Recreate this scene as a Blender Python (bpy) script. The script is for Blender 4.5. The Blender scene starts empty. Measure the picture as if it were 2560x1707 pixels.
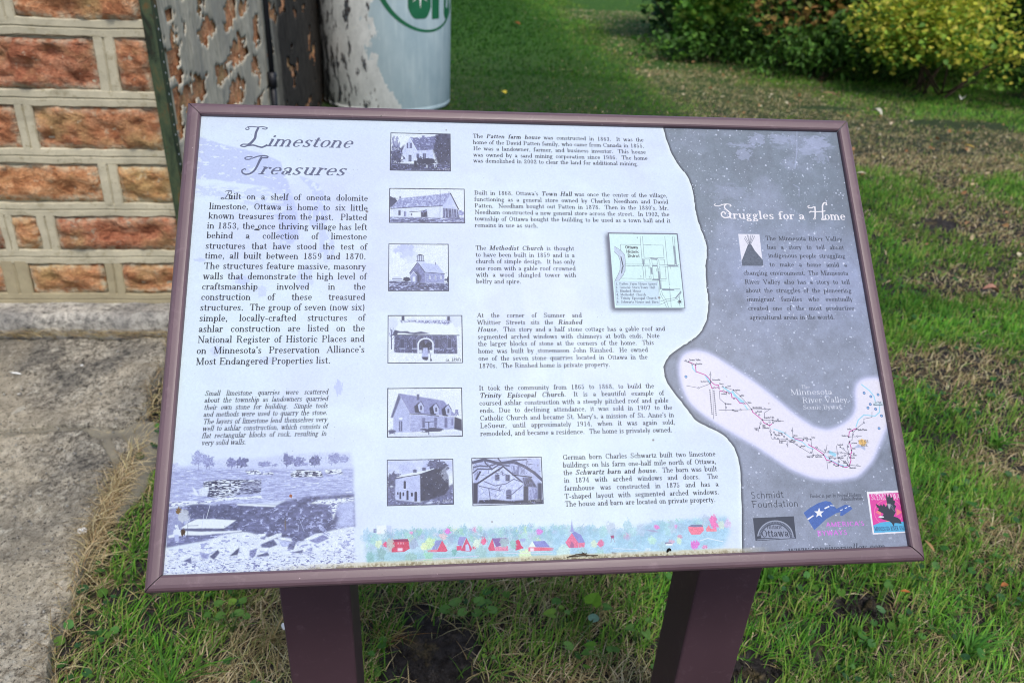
import bpy, bmesh, math, random
import numpy as np
from mathutils import Matrix, Vector

scene = bpy.context.scene
R = math.radians
rng = np.random.default_rng(7)
random.seed(7)

# ---------------------------------------------------------------- camera
def camera_axes(yaw, pitch, roll):
    f = np.array([math.sin(yaw) * math.cos(pitch), math.cos(yaw) * math.cos(pitch), -math.sin(pitch)])
    r = np.array([math.cos(yaw), -math.sin(yaw), 0.0]); u = np.cross(r, f)
    c, s = math.cos(roll), math.sin(roll)
    return r * c + u * s, -r * s + u * c, f
cam_data = bpy.data.cameras.new('camera'); cam = bpy.data.objects.new('camera', cam_data)
scene.collection.objects.link(cam); scene.camera = cam
ax_r, ax_u, ax_f = camera_axes(R(7.3252), R(28.8322), R(3.1619))
m = Matrix([[ax_r[i], ax_u[i], -ax_f[i], 0] for i in range(3)] + [[0, 0, 0, 1]])
m.translation = Vector((-.15121, -.86358, 1.47499))
cam.matrix_world = m
cam_data.sensor_width = 36; cam_data.lens = 26.984
cam_data.clip_start = .02; cam_data.clip_end = 1500
cam_data.dof.use_dof = True; cam_data.dof.focus_distance = .98; cam_data.dof.aperture_fstop = 6.7

# ---------------------------------------------------------------- sky, sun, exposure
SUN_EL, SUN_AZ = R(58), R(166)          # azimuth clockwise from +Y: from behind the camera, a little to the right
world = bpy.data.worlds.new('World'); scene.world = world; world.use_nodes = True
wn = world.node_tree; wn.nodes.clear()
sky = wn.nodes.new('ShaderNodeTexSky'); sky.sky_type = 'NISHITA'; sky.sun_disc = False
sky.sun_elevation = SUN_EL; sky.sun_rotation = SUN_AZ; sky.air_density = 1.0; sky.dust_density = 2.2; sky.ozone_density = 1.0
bg = wn.nodes.new('ShaderNodeBackground'); bg.inputs[1].default_value = .115
wo = wn.nodes.new('ShaderNodeOutputWorld')
wn.links.new(sky.outputs[0], bg.inputs[0]); wn.links.new(bg.outputs[0], wo.inputs[0])
sun_data = bpy.data.lights.new('sun', 'SUN'); sun_data.energy = 1.5; sun_data.angle = R(16); sun_data.color = (1, .95, .86)
sun = bpy.data.objects.new('sun', sun_data); scene.collection.objects.link(sun)
sd = Vector((math.sin(SUN_AZ) * math.cos(SUN_EL), math.cos(SUN_AZ) * math.cos(SUN_EL), math.sin(SUN_EL)))
sun.rotation_euler = sd.to_track_quat('Z', 'Y').to_euler()
scene.view_settings.view_transform = 'Standard'; scene.view_settings.look = 'None'
scene.view_settings.gamma = 1; scene.view_settings.use_curve_mapping = False
scene.view_settings.exposure = 0.72
scene.render.engine = 'CYCLES'
scene.cycles.max_bounces = 6; scene.cycles.pixel_filter_type = 'BLACKMAN_HARRIS'; scene.cycles.filter_width = 1.0; scene.cycles.use_denoising = True

# ---------------------------------------------------------------- helpers
def link(o, parent=None):
    scene.collection.objects.link(o)
    if parent is not None: o.parent = parent
    return o
def mesh_obj(name, verts, faces, mat=None, parent=None, smooth=False, uvs=None):
    me = bpy.data.meshes.new(name); me.from_pydata([tuple(map(float, v)) for v in verts], [], faces); me.update()
    if mat: me.materials.append(mat)
    if smooth: me.polygons.foreach_set('use_smooth', [True] * len(me.polygons))
    if uvs is not None:
        l = me.uv_layers.new(name='UVMap')
        for i, lp in enumerate(me.loops): l.data[i].uv = uvs[lp.vertex_index]
    return link(bpy.data.objects.new(name, me), parent)
def raw_mesh(name, verts, faces_flat, sizes, mat, parent=None, colors=None, smooth=False):
    """fast path: verts (n,3), flat vertex indices, polygon sizes; colors per vertex (n,3) linear"""
    me = bpy.data.meshes.new(name); verts = np.ascontiguousarray(verts, np.float32)
    me.vertices.add(len(verts)); me.vertices.foreach_set('co', verts.ravel())
    me.loops.add(len(faces_flat)); me.loops.foreach_set('vertex_index', np.asarray(faces_flat, np.int32))
    me.polygons.add(len(sizes)); st = np.concatenate([[0], np.cumsum(sizes)[:-1]]).astype(np.int32)
    me.polygons.foreach_set('loop_start', st); me.update(calc_edges=True); me.validate()
    if colors is not None:
        a = me.color_attributes.new('tint', 'FLOAT_COLOR', 'POINT')
        a.data.foreach_set('color', np.c_[colors, np.ones(len(colors))].astype(np.float32).ravel())
    if mat: me.materials.append(mat)
    if smooth: me.polygons.foreach_set('use_smooth', [True] * len(me.polygons))
    return link(bpy.data.objects.new(name, me), parent)
def empty(name, loc=(0, 0, 0)):
    o = bpy.data.objects.new(name, None); o.location = loc; o.empty_display_size = .1
    return link(o)
def tag(o, label=None, category=None, group=None, kind=None):
    if label: o['label'] = label
    if category: o['category'] = category
    if group: o['group'] = group
    if kind: o['kind'] = kind
    return o
def box(name, x0, x1, y0, y1, z0, z1, mat, parent=None, bevel=0):
    bm = bmesh.new(); bmesh.ops.create_cube(bm, size=1)
    for v in bm.verts: v.co = ((x0 + x1) / 2 + v.co.x * (x1 - x0), (y0 + y1) / 2 + v.co.y * (y1 - y0), (z0 + z1) / 2 + v.co.z * (z1 - z0))
    if bevel: bmesh.ops.bevel(bm, geom=bm.edges[:], offset=bevel, segments=2, affect='EDGES', profile=.5)
    me = bpy.data.meshes.new(name); bm.to_mesh(me); bm.free(); me.materials.append(mat)
    return link(bpy.data.objects.new(name, me), parent)
def tube(name, pts, rad, mat, parent=None, n=10, cap=True):
    P = [np.array(p, float) for p in pts]; vs = []; fs = []
    rads = rad if hasattr(rad, '__len__') else [rad] * len(P)
    for i, p in enumerate(P):
        d = P[min(i + 1, len(P) - 1)] - P[max(i - 1, 0)]; d /= np.linalg.norm(d) + 1e-12
        a = np.cross(d, [0.3, .9, .1] if abs(d[2]) > .8 else [0, 0, 1]); a /= np.linalg.norm(a); b = np.cross(d, a)
        for k in range(n):
            t = 2 * math.pi * k / n; vs.append(p + rads[i] * (a * math.cos(t) + b * math.sin(t)))
    for i in range(len(P) - 1):
        for k in range(n):
            fs.append((i * n + k, i * n + (k + 1) % n, (i + 1) * n + (k + 1) % n, (i + 1) * n + k))
    if cap: fs.append(tuple(range(n))[::-1]); fs.append(tuple((len(P) - 1) * n + k for k in range(n)))
    return mesh_obj(name, vs, fs, mat, parent, smooth=True)

# smooth 2-D noise, callable at any point
class Noise2:
    def __init__(s, seed, n=64): s.t = np.random.default_rng(seed).random((n, n)); s.n = n
    def one(s, x, y):
        xi = np.floor(x).astype(int); yi = np.floor(y).astype(int); fx = x - xi; fy = y - yi
        fx = fx * fx * (3 - 2 * fx); fy = fy * fy * (3 - 2 * fy); n = s.n; t = s.t
        return (t[yi % n, xi % n] * (1 - fx) + t[yi % n, (xi + 1) % n] * fx) * (1 - fy) + (t[(yi + 1) % n, xi % n] * (1 - fx) + t[(yi + 1) % n, (xi + 1) % n] * fx) * fy
    def __call__(s, x, y, sc=1.0, octs=4):
        x = np.asarray(x, float) / sc; y = np.asarray(y, float) / sc; v = 0; a = 1; tot = 0
        for k in range(octs): v = v + a * s.one(x + 13.7 * k, y - 7.1 * k); tot += a; a *= .55; x = x * 2.03; y = y * 2.03
        return v / tot

# ---------------------------------------------------------------- materials
def new_mat(name, rough=.8, spec=.3):
    mt = bpy.data.materials.new(name); mt.use_nodes = True; n = mt.node_tree.nodes; b = n['Principled BSDF']
    b.inputs['Roughness'].default_value = rough; b.inputs['Specular IOR Level'].default_value = spec
    return mt, mt.node_tree, b
def N(nt, typ, **k):
    n = nt.nodes.new(typ)
    for a, v in k.items():
        if a in n.inputs: n.inputs[a].default_value = v
        else: setattr(n, a, v)
    return n
def noise(nt, vec, scale, detail=6, rough=.6, dist=0):
    n = N(nt, 'ShaderNodeTexNoise'); n.inputs['Scale'].default_value = scale; n.inputs['Detail'].default_value = detail
    n.inputs['Roughness'].default_value = rough; n.inputs['Distortion'].default_value = dist
    nt.links.new(vec, n.inputs['Vector']); return n.outputs['Fac']
def ramp(nt, fac, stops):
    r = N(nt, 'ShaderNodeValToRGB'); e = r.color_ramp.elements
    while len(e) > 1: e.remove(e[-1])
    e[0].position = stops[0][0]; e[0].color = (*stops[0][1], 1)
    for p, c in stops[1:]: q = e.new(p); q.color = (*c, 1)
    nt.links.new(fac, r.inputs[0]); return r.outputs[0]
def grey(nt, fac, a, b): return ramp(nt, fac, [(a, (0, 0, 0)), (b, (1, 1, 1))])
def mix(nt, f, a, b, mode='MIX'):
    mx = N(nt, 'ShaderNodeMix', data_type='RGBA', blend_type=mode)
    for s, v in ((0, f), (6, a), (7, b)):
        if isinstance(v, (int, float)): mx.inputs[s].default_value = v
        elif isinstance(v, tuple): mx.inputs[s].default_value = (*v, 1)
        else: nt.links.new(v, mx.inputs[s])
    return mx.outputs[2]
def bump(nt, b, h, strength, dist, prev=None):
    bp = N(nt, 'ShaderNodeBump'); bp.inputs['Strength'].default_value = strength; bp.inputs['Distance'].default_value = dist
    nt.links.new(h, bp.inputs['Height'])
    if prev: nt.links.new(prev, bp.inputs['Normal'])
    nt.links.new(bp.outputs[0], b.inputs['Normal']); return bp.outputs[0]
def objco(nt): return N(nt, 'ShaderNodeTexCoord').outputs['Object']
def mapping(nt, vec, scale=(1, 1, 1), rot=(0, 0, 0)):
    mp = N(nt, 'ShaderNodeMapping'); mp.inputs['Scale'].default_value = scale; mp.inputs['Rotation'].default_value = rot
    nt.links.new(vec, mp.inputs['Vector']); return mp.outputs[0]

def m_stone(name='quarry_stone', lo=1.0, hi=1.4):
    mt, nt, b = new_mat(name, .9, .2); co = objco(nt)
    inf = N(nt, 'ShaderNodeObjectInfo').outputs['Random']
    v = mapping(nt, co, (1, 1, 1.7))
    n1 = noise(nt, v, 16, 8, .65, .6); n2 = noise(nt, v, 75, 5, .7); n3 = noise(nt, co, 6, 4)
    c = ramp(nt, n1, [(.30, (.12, .045, .022)), (.42, (.36, .145, .065)), (.53, (.52, .245, .12)), (.64, (.60, .34, .19)), (.8, (.56, .42, .28))])
    c = mix(nt, grey(nt, n3, .5, .68), c, (.42, .27, .12))
    c = mix(nt, grey(nt, noise(nt, co, 28, 5, .7), .60, .70), c, (.50, .44, .31))
    c = mix(nt, grey(nt, n2, .35, .62), mix(nt, .55, c, (.09, .035, .02)), c)
    edge = N(nt, 'ShaderNodeAttribute', attribute_name='edge').outputs['Fac']
    em = N(nt, 'ShaderNodeMath', operation='MULTIPLY'); nt.links.new(edge, em.inputs[0]); nt.links.new(grey(nt, noise(nt, co, 38, 4), .38, .6), em.inputs[1])
    c = mix(nt, em.outputs[0], c, (.48, .44, .32))
    hs = N(nt, 'ShaderNodeHueSaturation'); mr = N(nt, 'ShaderNodeMapRange'); nt.links.new(inf, mr.inputs[0]); mr.inputs[3].default_value = lo; mr.inputs[4].default_value = hi
    hr = N(nt, 'ShaderNodeMapRange'); nt.links.new(inf, hr.inputs[0]); hr.inputs[3].default_value = .487; hr.inputs[4].default_value = .512; nt.links.new(hr.outputs[0], hs.inputs['Hue'])
    nt.links.new(mr.outputs[0], hs.inputs['Value']); nt.links.new(c, hs.inputs['Color']); nt.links.new(hs.outputs[0], b.inputs['Base Color'])
    p = bump(nt, b, n1, 1.0, .020); bump(nt, b, n2, .9, .006, p); return mt
def m_mortar(name='mortar', base=(.47, .43, .315)):
    mt, nt, b = new_mat(name, .9, .2); co = objco(nt)
    n1 = noise(nt, co, 9, 5); n2 = noise(nt, co, 160, 3, .7); n3 = noise(nt, co, 40, 5)
    c = mix(nt, grey(nt, n1, .35, .65), tuple(v * .82 for v in base), tuple(v * 1.12 for v in base))
    c = mix(nt, grey(nt, n3, .56, .72), c, (.33, .29, .19)); c = mix(nt, grey(nt, noise(nt, co, 14, 6, .75), .58, .70), c, (.28, .25, .17)); c = mix(nt, grey(nt, n2, .64, .72), c, (.10, .09, .07))
    nt.links.new(c, b.inputs['Base Color']); p = bump(nt, b, n3, .35, .004); bump(nt, b, n2, .35, .0015, p); return mt
def m_stucco():
    mt, nt, b = new_mat('stucco', .92, .2); co = objco(nt)
    st = noise(nt, mapping(nt, co, (1, 1, .35), (R(35), 0, 0)), 22, 6, .65, 1.2); n1 = noise(nt, co, 3, 4); n2 = noise(nt, co, 120, 4, .7)
    c = ramp(nt, st, [(.3, (.31, .28, .215)), (.5, (.49, .45, .35)), (.7, (.60, .55, .44))])
    c = mix(nt, grey(nt, n1, .5, .7), c, (.33, .31, .26))
    # far end near the tank darkened: soot stain with its shade painted in
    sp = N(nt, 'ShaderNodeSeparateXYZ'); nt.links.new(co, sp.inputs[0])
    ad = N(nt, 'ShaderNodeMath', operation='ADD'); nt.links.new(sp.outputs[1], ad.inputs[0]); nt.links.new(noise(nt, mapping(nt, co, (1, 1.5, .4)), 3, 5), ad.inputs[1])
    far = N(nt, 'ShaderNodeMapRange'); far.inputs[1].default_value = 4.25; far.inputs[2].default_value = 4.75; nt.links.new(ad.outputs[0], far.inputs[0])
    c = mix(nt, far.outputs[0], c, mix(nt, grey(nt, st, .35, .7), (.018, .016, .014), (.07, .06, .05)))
    nt.links.new(c, b.inputs['Base Color']); p = bump(nt, b, st, .7, .008); bump(nt, b, n2, .4, .002, p); return mt
def m_slab():
    mt, nt, b = new_mat('weathered_slab', .92, .2); co = objco(nt)
    v = mapping(nt, co, (1, .8, 1))
    n1 = noise(nt, v, 2.6, 7, .7); n2 = noise(nt, v, 48, 7, .85); n3 = noise(nt, v, 130, 3, .85); n4 = noise(nt, co, 1.3, 3)
    n5 = noise(nt, v, 22, 4, .7, .5)
    c = ramp(nt, n2, [(.40, (.05, .045, .038)), (.445, (.20, .18, .145)), (.485, (.46, .415, .33)), (.54, (.66, .60, .48)), (.62, (.85, .80, .68))])
    c = mix(nt, grey(nt, n1, .45, .56), c, mix(nt, .62, c, (.115, .115, .11)))
    c = mix(nt, grey(nt, n4, .46, .56), c, mix(nt, .50, c, (.78, .68, .50)))
    c = mix(nt, grey(nt, n5, .60, .68), c, (.78, .74, .62)); c = mix(nt, grey(nt, n3, .57, .64), c, (.05, .045, .04))
    nt.links.new(c, b.inputs['Base Color']); p = bump(nt, b, n2, 1.0, .022); bump(nt, b, n3, .9, .006, p); return mt
def m_ledge():
    mt, nt, b = new_mat('foundation_stone', .92, .2); co = objco(nt)
    n1 = noise(nt, co, 5, 5); n2 = noise(nt, co, 40, 7, .75); n3 = noise(nt, co, 120, 3, .7)
    c = ramp(nt, n2, [(.32, (.08, .078, .072)), (.44, (.28, .265, .235)), (.54, (.52, .49, .43)), (.68, (.78, .75, .66))])
    c = mix(nt, grey(nt, n1, .45, .65), c, mix(nt, .6, c, (.10, .10, .105)))
    nt.links.new(c, b.inputs['Base Color']); p = bump(nt, b, n2, 1, .012); bump(nt, b, n3, .6, .003, p); return mt
def m_paint(name, c0, rough=.38, speck=True):
    mt, nt, b = new_mat(name, rough, .45); co = objco(nt)
    n = noise(nt, co, 7, 5, .65); n2 = noise(nt, co, 260, 2, .5); n3 = noise(nt, co, 900, 2, .5)
    c = mix(nt, grey(nt, n, .3, .7), tuple(v * .9 for v in c0), tuple(v * 1.1 for v in c0))
    c = mix(nt, grey(nt, noise(nt, co, 45, 7, .75, .8), .56, .74), c, tuple(min(1, v * 1.35 + .02) for v in c0))
    c = mix(nt, grey(nt, noise(nt, mapping(nt, co, (1, 1, .25), (0, R(20), 0)), 120, 5, .8), .68, .72), c, tuple(v * 1.7 for v in c0))
    if speck: c = mix(nt, grey(nt, n2, .755, .80), c, tuple(min(1, v * 2.2 + .1) for v in c0)); c = mix(nt, grey(nt, noise(nt, co, 150, 2, .5), .76, .80), c, tuple(v * .35 for v in c0))
    nt.links.new(c, b.inputs['Base Color'])
    rr = N(nt, 'ShaderNodeMapRange'); rr.inputs[3].default_value = rough - .05; rr.inputs[4].default_value = rough + .15; nt.links.new(n, rr.inputs[0]); nt.links.new(rr.outputs[0], b.inputs['Roughness'])
    bump(nt, b, n3, .12, .0006); return mt
def m_iron():
    mt, nt, b = new_mat('rusty_green_iron', .7, .35); co = objco(nt)
    n1 = noise(nt, mapping(nt, co, (3, 3, 1)), 9, 7, .7, .5); n2 = noise(nt, co, 70, 5, .7)
    c = ramp(nt, n1, [(.36, (.012, .016, .008)), (.47, (.035, .055, .028)), (.56, (.055, .075, .035)), (.63, (.12, .07, .022)), (.75, (.16, .08, .03))])
    c = mix(nt, grey(nt, n2, .58, .7), c, (.05, .03, .015)); nt.links.new(c, b.inputs['Base Color']); bump(nt, b, n2, .5, .002); return mt
def m_tank():
    mt, nt, b = new_mat('peeling_tank_paint', .45, .4); co = objco(nt)
    sp = N(nt, 'ShaderNodeSeparateXYZ'); nt.links.new(co, sp.inputs[0])
    at = N(nt, 'ShaderNodeMath', operation='ARCTAN2'); nt.links.new(sp.outputs[0], at.inputs[0])
    ng = N(nt, 'ShaderNodeMath', operation='MULTIPLY'); ng.inputs[1].default_value = -1; nt.links.new(sp.outputs[1], ng.inputs[0]); nt.links.new(ng.outputs[0], at.inputs[1])
    ang = at.outputs[0]                        # 0 facing the camera side, positive to the right
    cmb = N(nt, 'ShaderNodeCombineXYZ'); nt.links.new(ang, cmb.inputs[0]); nt.links.new(sp.outputs[2], cmb.inputs[1]); uv = cmb.outputs[0]
    def MA(op, a, bb):
        q = N(nt, 'ShaderNodeMath', operation=op)
        for i, v in enumerate((a, bb)):
            if isinstance(v, (int, float)): q.inputs[i].default_value = v
            else: nt.links.new(v, q.inputs[i])
        return q.outputs[0]
    nz = MA('SUBTRACT', noise(nt, uv, 5, 7, .62), .5)
    # edge of the old grey top coat: runs down to the right near the foot
    e = MA('ADD', ang, MA('MULTIPLY', nz, 1.0)); sl = MA('MULTIPLY', MA('MAXIMUM', MA('SUBTRACT', .42, sp.outputs[2]), 0), -1.1)
    e = MA('ADD', e, sl); peeled = grey(nt, MA('ADD', e, .62), .46, .475)
    base = ramp(nt, noise(nt, uv, 2.5, 4), [(.35, (.34, .46, .52)), (.65, (.44, .56, .61))])
    base = mix(nt, grey(nt, noise(nt, mapping(nt, uv, (6, 1, 1)), 2, 5), .5, .8), base, (.54, .65, .68))
    under = ramp(nt, noise(nt, uv, 6, 6, .7), [(.35, (.55, .58, .57)), (.6, (.76, .79, .78))])
    ru = MA('MULTIPLY', noise(nt, mapping(nt, uv, (1.5, .8, 1)), 5.5, 6, .66, .2), 1.0)
    rust = ramp(nt, noise(nt, uv, 40, 4), [(.4, (.018, .02, .024)), (.6, (.07, .045, .035))])
    under = mix(nt, grey(nt, MA('SUBTRACT', ru, MA('MULTIPLY', MA('ADD', ang, .45), .12)), .563, .576), under, mix(nt, grey(nt, noise(nt, uv, 60, 3), .5, .6), rust, (.15, .2, .24)))  # rust patches weighted leftward, painting the tank's shaded side into the colour
    c = mix(nt, peeled, under, base)
    c = mix(nt, grey(nt, noise(nt, uv, 30, 3, .6), .70, .72), c, (.66, .66, .5))
    nt.links.new(c, b.inputs['Base Color']); bump(nt, b, peeled, .3, .002); return mt
def m_tint(name, rough=.6, spec=.25, trans=.25, var=120):
    mt, nt, b = new_mat(name, rough, spec); at = N(nt, 'ShaderNodeAttribute', attribute_name='tint').outputs['Color']
    co = objco(nt); c = mix(nt, grey(nt, noise(nt, co, var, 3), .3, .7), mix(nt, .25, at, (0, 0, 0)), at)
    nt.links.new(c, b.inputs['Base Color'])
    if trans:
        tr = N(nt, 'ShaderNodeBsdfTranslucent'); nt.links.new(c, tr.inputs[0]); ms = N(nt, 'ShaderNodeMixShader'); ms.inputs[0].default_value = trans
        out = nt.nodes['Material Output']; nt.links.new(b.outputs[0], ms.inputs[1]); nt.links.new(tr.outputs[0], ms.inputs[2]); nt.links.new(ms.outputs[0], out.inputs[0])
    return mt
def m_soil():
    mt, nt, b = new_mat('soil_and_thatch', .95, .1); co = objco(nt)
    n1 = noise(nt, co, 1.2, 5); n2 = noise(nt, co, 30, 6, .7); n3 = noise(nt, co, 180, 4, .7)
    c = ramp(nt, n2, [(.35, (.016, .014, .014)), (.55, (.040, .036, .035)), (.75, (.085, .076, .072))])
    th = ramp(nt, n3, [(.4, (.05, .045, .02)), (.6, (.16, .12, .06))])
    c = mix(nt, grey(nt, noise(nt, co, 7, 5), .55, .68), c, th)
    sp = N(nt, 'ShaderNodeSeparateXYZ'); nt.links.new(co, sp.inputs[0])
    far = N(nt, 'ShaderNodeMapRange'); far.inputs[1].default_value = 4; far.inputs[2].default_value = 10; nt.links.new(sp.outputs[1], far.inputs[0])
    turf = ramp(nt, noise(nt, co, 14, 6, .7), [(.35, (.025, .07, .010)), (.6, (.05, .12, .020)), (.75, (.09, .14, .035))])
    c = mix(nt, far.outputs[0], c, turf)
    nt.links.new(c, b.inputs['Base Color']); p = bump(nt, b, n2, .8, .02); bump(nt, b, n3, .6, .005, p); return mt
def m_plain(name, c, rough=.6, spec=.3, nsc=30, amt=.2):
    mt, nt, b = new_mat(name, rough, spec); co = objco(nt)
    cc = mix(nt, grey(nt, noise(nt, co, nsc, 5), .3, .7), tuple(v * (1 - amt) for v in c), tuple(min(1, v * (1 + amt)) for v in c))
    nt.links.new(cc, b.inputs['Base Color']); return mt

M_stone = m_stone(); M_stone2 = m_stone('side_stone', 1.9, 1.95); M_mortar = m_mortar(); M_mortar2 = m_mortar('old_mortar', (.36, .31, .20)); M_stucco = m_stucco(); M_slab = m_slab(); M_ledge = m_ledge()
M_frame = m_paint('frame_paint', (.118, .072, .086), .36); M_post = m_paint('post_paint', (.062, .033, .042), .42)
M_iron = m_iron(); M_tank = m_tank(); M_soil = m_soil(); M_leaf = m_tint('leaf', .55, .25, .35); M_grass = m_tint('grass_blade', .7, .12, .35, 40); M_dry = m_tint('dry_grass', .8, .15, .15, 60)
M_pipe = m_plain('black_pipe', (.012, .013, .018), .5, .4); M_green = m_plain('green_decal', (.010, .125, .055), .45, .4, 12, .12)
M_bark = m_plain('bark', (.075, .055, .04), .9, .1, 60, .4); M_white = m_plain('bleached_chip', (.75, .76, .74), .7, .2); M_dark = m_plain('dark_void', (.012, .011, .010), .95, .05)
M_roof = m_plain('roof_shingle', (.09, .08, .075), .9, .1, 20, .3)
# ================================================================= ground
gn1, gn2, gn3, gn4 = Noise2(1), Noise2(2), Noise2(3), Noise2(4)
SLAB_X = np.array([(-1.127, 1.80), (-1.077, 1.54), (-1.092, 1.49), (-1.07, 1.36), (-1.05, 1.24), (-1.03, 1.17), (-1.03, 1.05), (-1.03, .99), (-1.022, .83), (-1.012, .71), (-1.0, .57), (-.985, .47), (-.991, .38), (-.945, .28), (-.93, .1), (-.95, -1.5)])
def slab_edge_x(y): return np.interp(y, SLAB_X[::-1, 1], SLAB_X[::-1, 0])
def ground_h(x, y):
    x = np.asarray(x, float); y = np.asarray(y, float)
    h = (gn1(x, y, .35, 3) - .5) * .03 + (gn2(x, y, .07, 3) - .5) * .012
    return h - .012 + np.clip((x - 6) / 40, 0, 1) * .2
xs = np.unique(np.concatenate([np.linspace(-400, -12, 10), np.linspace(-12, -2, 12), np.linspace(-2, 7, 200), np.linspace(7, 20, 26), np.linspace(20, 400, 14)]))
ys = np.unique(np.concatenate([np.linspace(-300, -5, 9), np.linspace(-5, 0, 12), np.linspace(0, 7, 170), np.linspace(7, 20, 40), np.linspace(20, 600, 16)]))
GX, GY = np.meshgrid(xs, ys); GZ = ground_h(GX, GY)
GZ = np.where((GX < slab_edge_x(GY) + .02) & (GY < 8), -.04, GZ)
nx, ny = len(xs), len(ys); idx = np.arange(nx * ny).reshape(ny, nx)
fl = np.stack([idx[:-1, :-1], idx[:-1, 1:], idx[1:, 1:], idx[1:, :-1]], -1).reshape(-1)
ground = raw_mesh('ground', np.c_[GX.ravel(), GY.ravel(), GZ.ravel()], fl, np.full((nx - 1) * (ny - 1), 4), M_soil, smooth=True)
tag(ground, 'dark bare soil and thatch under the lawn', kind='structure')

# ================================================================= paving: two worn slabs, a broken chip and gritty filling
sn = Noise2(21)
M_bed = m_mortar('gritty_bed', (.20, .185, .145))
def paving(name, ring, z, thick, mat, step=.016, rough=.006, parent=None):
    ring = np.array(ring); cx, cy = ring.mean(0)
    # jitter the outline so that it reads as broken stone
    q = []
    for a, b in zip(ring, np.roll(ring, -1, 0)):
        n = max(2, int(np.hypot(*(b - a)) / .02))
        for k in range(n):
            p = a + (b - a) * k / n; q.append(p + (np.array([sn(p[0], p[1], .05, 2), sn(p[1] + 9, p[0], .05, 2)]) - .5) * .014)
    bm = bmesh.new(); vs = [bm.verts.new((p[0], p[1], 0)) for p in q]; f = bm.faces.new(vs)
    if f.normal.z < 0: f.normal_flip()
    bm.normal_update()
    x0, y0 = np.min(q, 0); x1, y1 = np.max(q, 0)
    for k in range(1, int((x1 - x0) / step)): bmesh.ops.bisect_plane(bm, geom=bm.verts[:] + bm.edges[:] + bm.faces[:], plane_co=(x0 + k * step, 0, 0), plane_no=(1, 0, 0))
    for k in range(1, int((y1 - y0) / step)): bmesh.ops.bisect_plane(bm, geom=bm.verts[:] + bm.edges[:] + bm.faces[:], plane_co=(0, y0 + k * step, 0), plane_no=(0, 1, 0))
    be = [e for e in bm.edges if e.is_boundary]; bv = {v for e in be for v in e.verts}
    for v in bm.verts:
        h = (sn(v.co.x, v.co.y * 1.4, .18, 3) - .5) * .020 + (sn(v.co.x + 5, v.co.y, .04, 3) - .5) * rough * 3
        v.co.z = z + h - (.006 if v in bv else 0)
    r = bmesh.ops.extrude_edge_only(bm, edges=be)
    for v in [g for g in r['geom'] if isinstance(g, bmesh.types.BMVert)]: v.co.z -= thick; v.co.x += (v.co.x - cx) * .01
    me = bpy.data.meshes.new(name); bm.to_mesh(me); bm.free(); me.materials.append(mat); me.polygons.foreach_set('use_smooth', [True] * len(me.polygons))
    return link(bpy.data.objects.new(name, me), parent)
pave = tag(empty('pavement', (-1.4, 1, 0)), 'old stone paving along the foot of the wall', kind='structure')
def ppar(o): o.parent = pave; o.matrix_parent_inverse = pave.matrix_world.inverted(); return o
pave.location = (0, 0, 0)
back = [(-3.2, 1.80), (-1.127, 1.80), (-1.077, 1.60), (-1.092, 1.49), (-1.072, 1.36), (-1.062, 1.262), (-1.10, 1.222), (-1.194, 1.214), (-1.295, 1.224), (-1.376, 1.205), (-1.60, 1.20), (-2.2, 1.21), (-3.2, 1.19)]
front = [(-3.2, 1.168), (-2.2, 1.185), (-1.6, 1.175), (-1.44, 1.184), (-1.284, 1.194), (-1.215, 1.200), (-1.139, 1.155), (-1.089, 1.075), (-1.039, .989), (-1.026, .91), (-1.022, .83), (-1.017, .76), (-1.012, .71), (-1.01, .64), (-.994, .57), (-.985, .47), (-.985, .38), (-.945, .28), (-.93, 0), (-.95, -1.2), (-3.2, -1.2)]
chip = [(-1.112, 1.165), (-1.096, 1.178), (-1.05, 1.137), (-1.037, 1.092), (-1.038, 1.035), (-1.066, 1.078)]
fill = [(-3.2, 1.26), (-1.10, 1.28), (-1.0, 1.26), (-.965, 1.14), (-.955, .95), (-.98, .80), (-1.2, 1.0), (-3.2, 1.1)]
paving('paving_stone', back, .030, .06, M_slab, parent=pave)['label'] = 'pale tan slab against the wall'
paving('paving_stone', front, .026, .06, M_slab, parent=pave)['label'] = 'large grey pitted slab with a broken corner'
paving('paving_stone', chip, .024, .05, M_slab, step=.01, parent=pave)['label'] = 'small broken chip between the slabs'
paving('mortar_bed', fill, .014, .05, M_bed, parent=pave)

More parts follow.
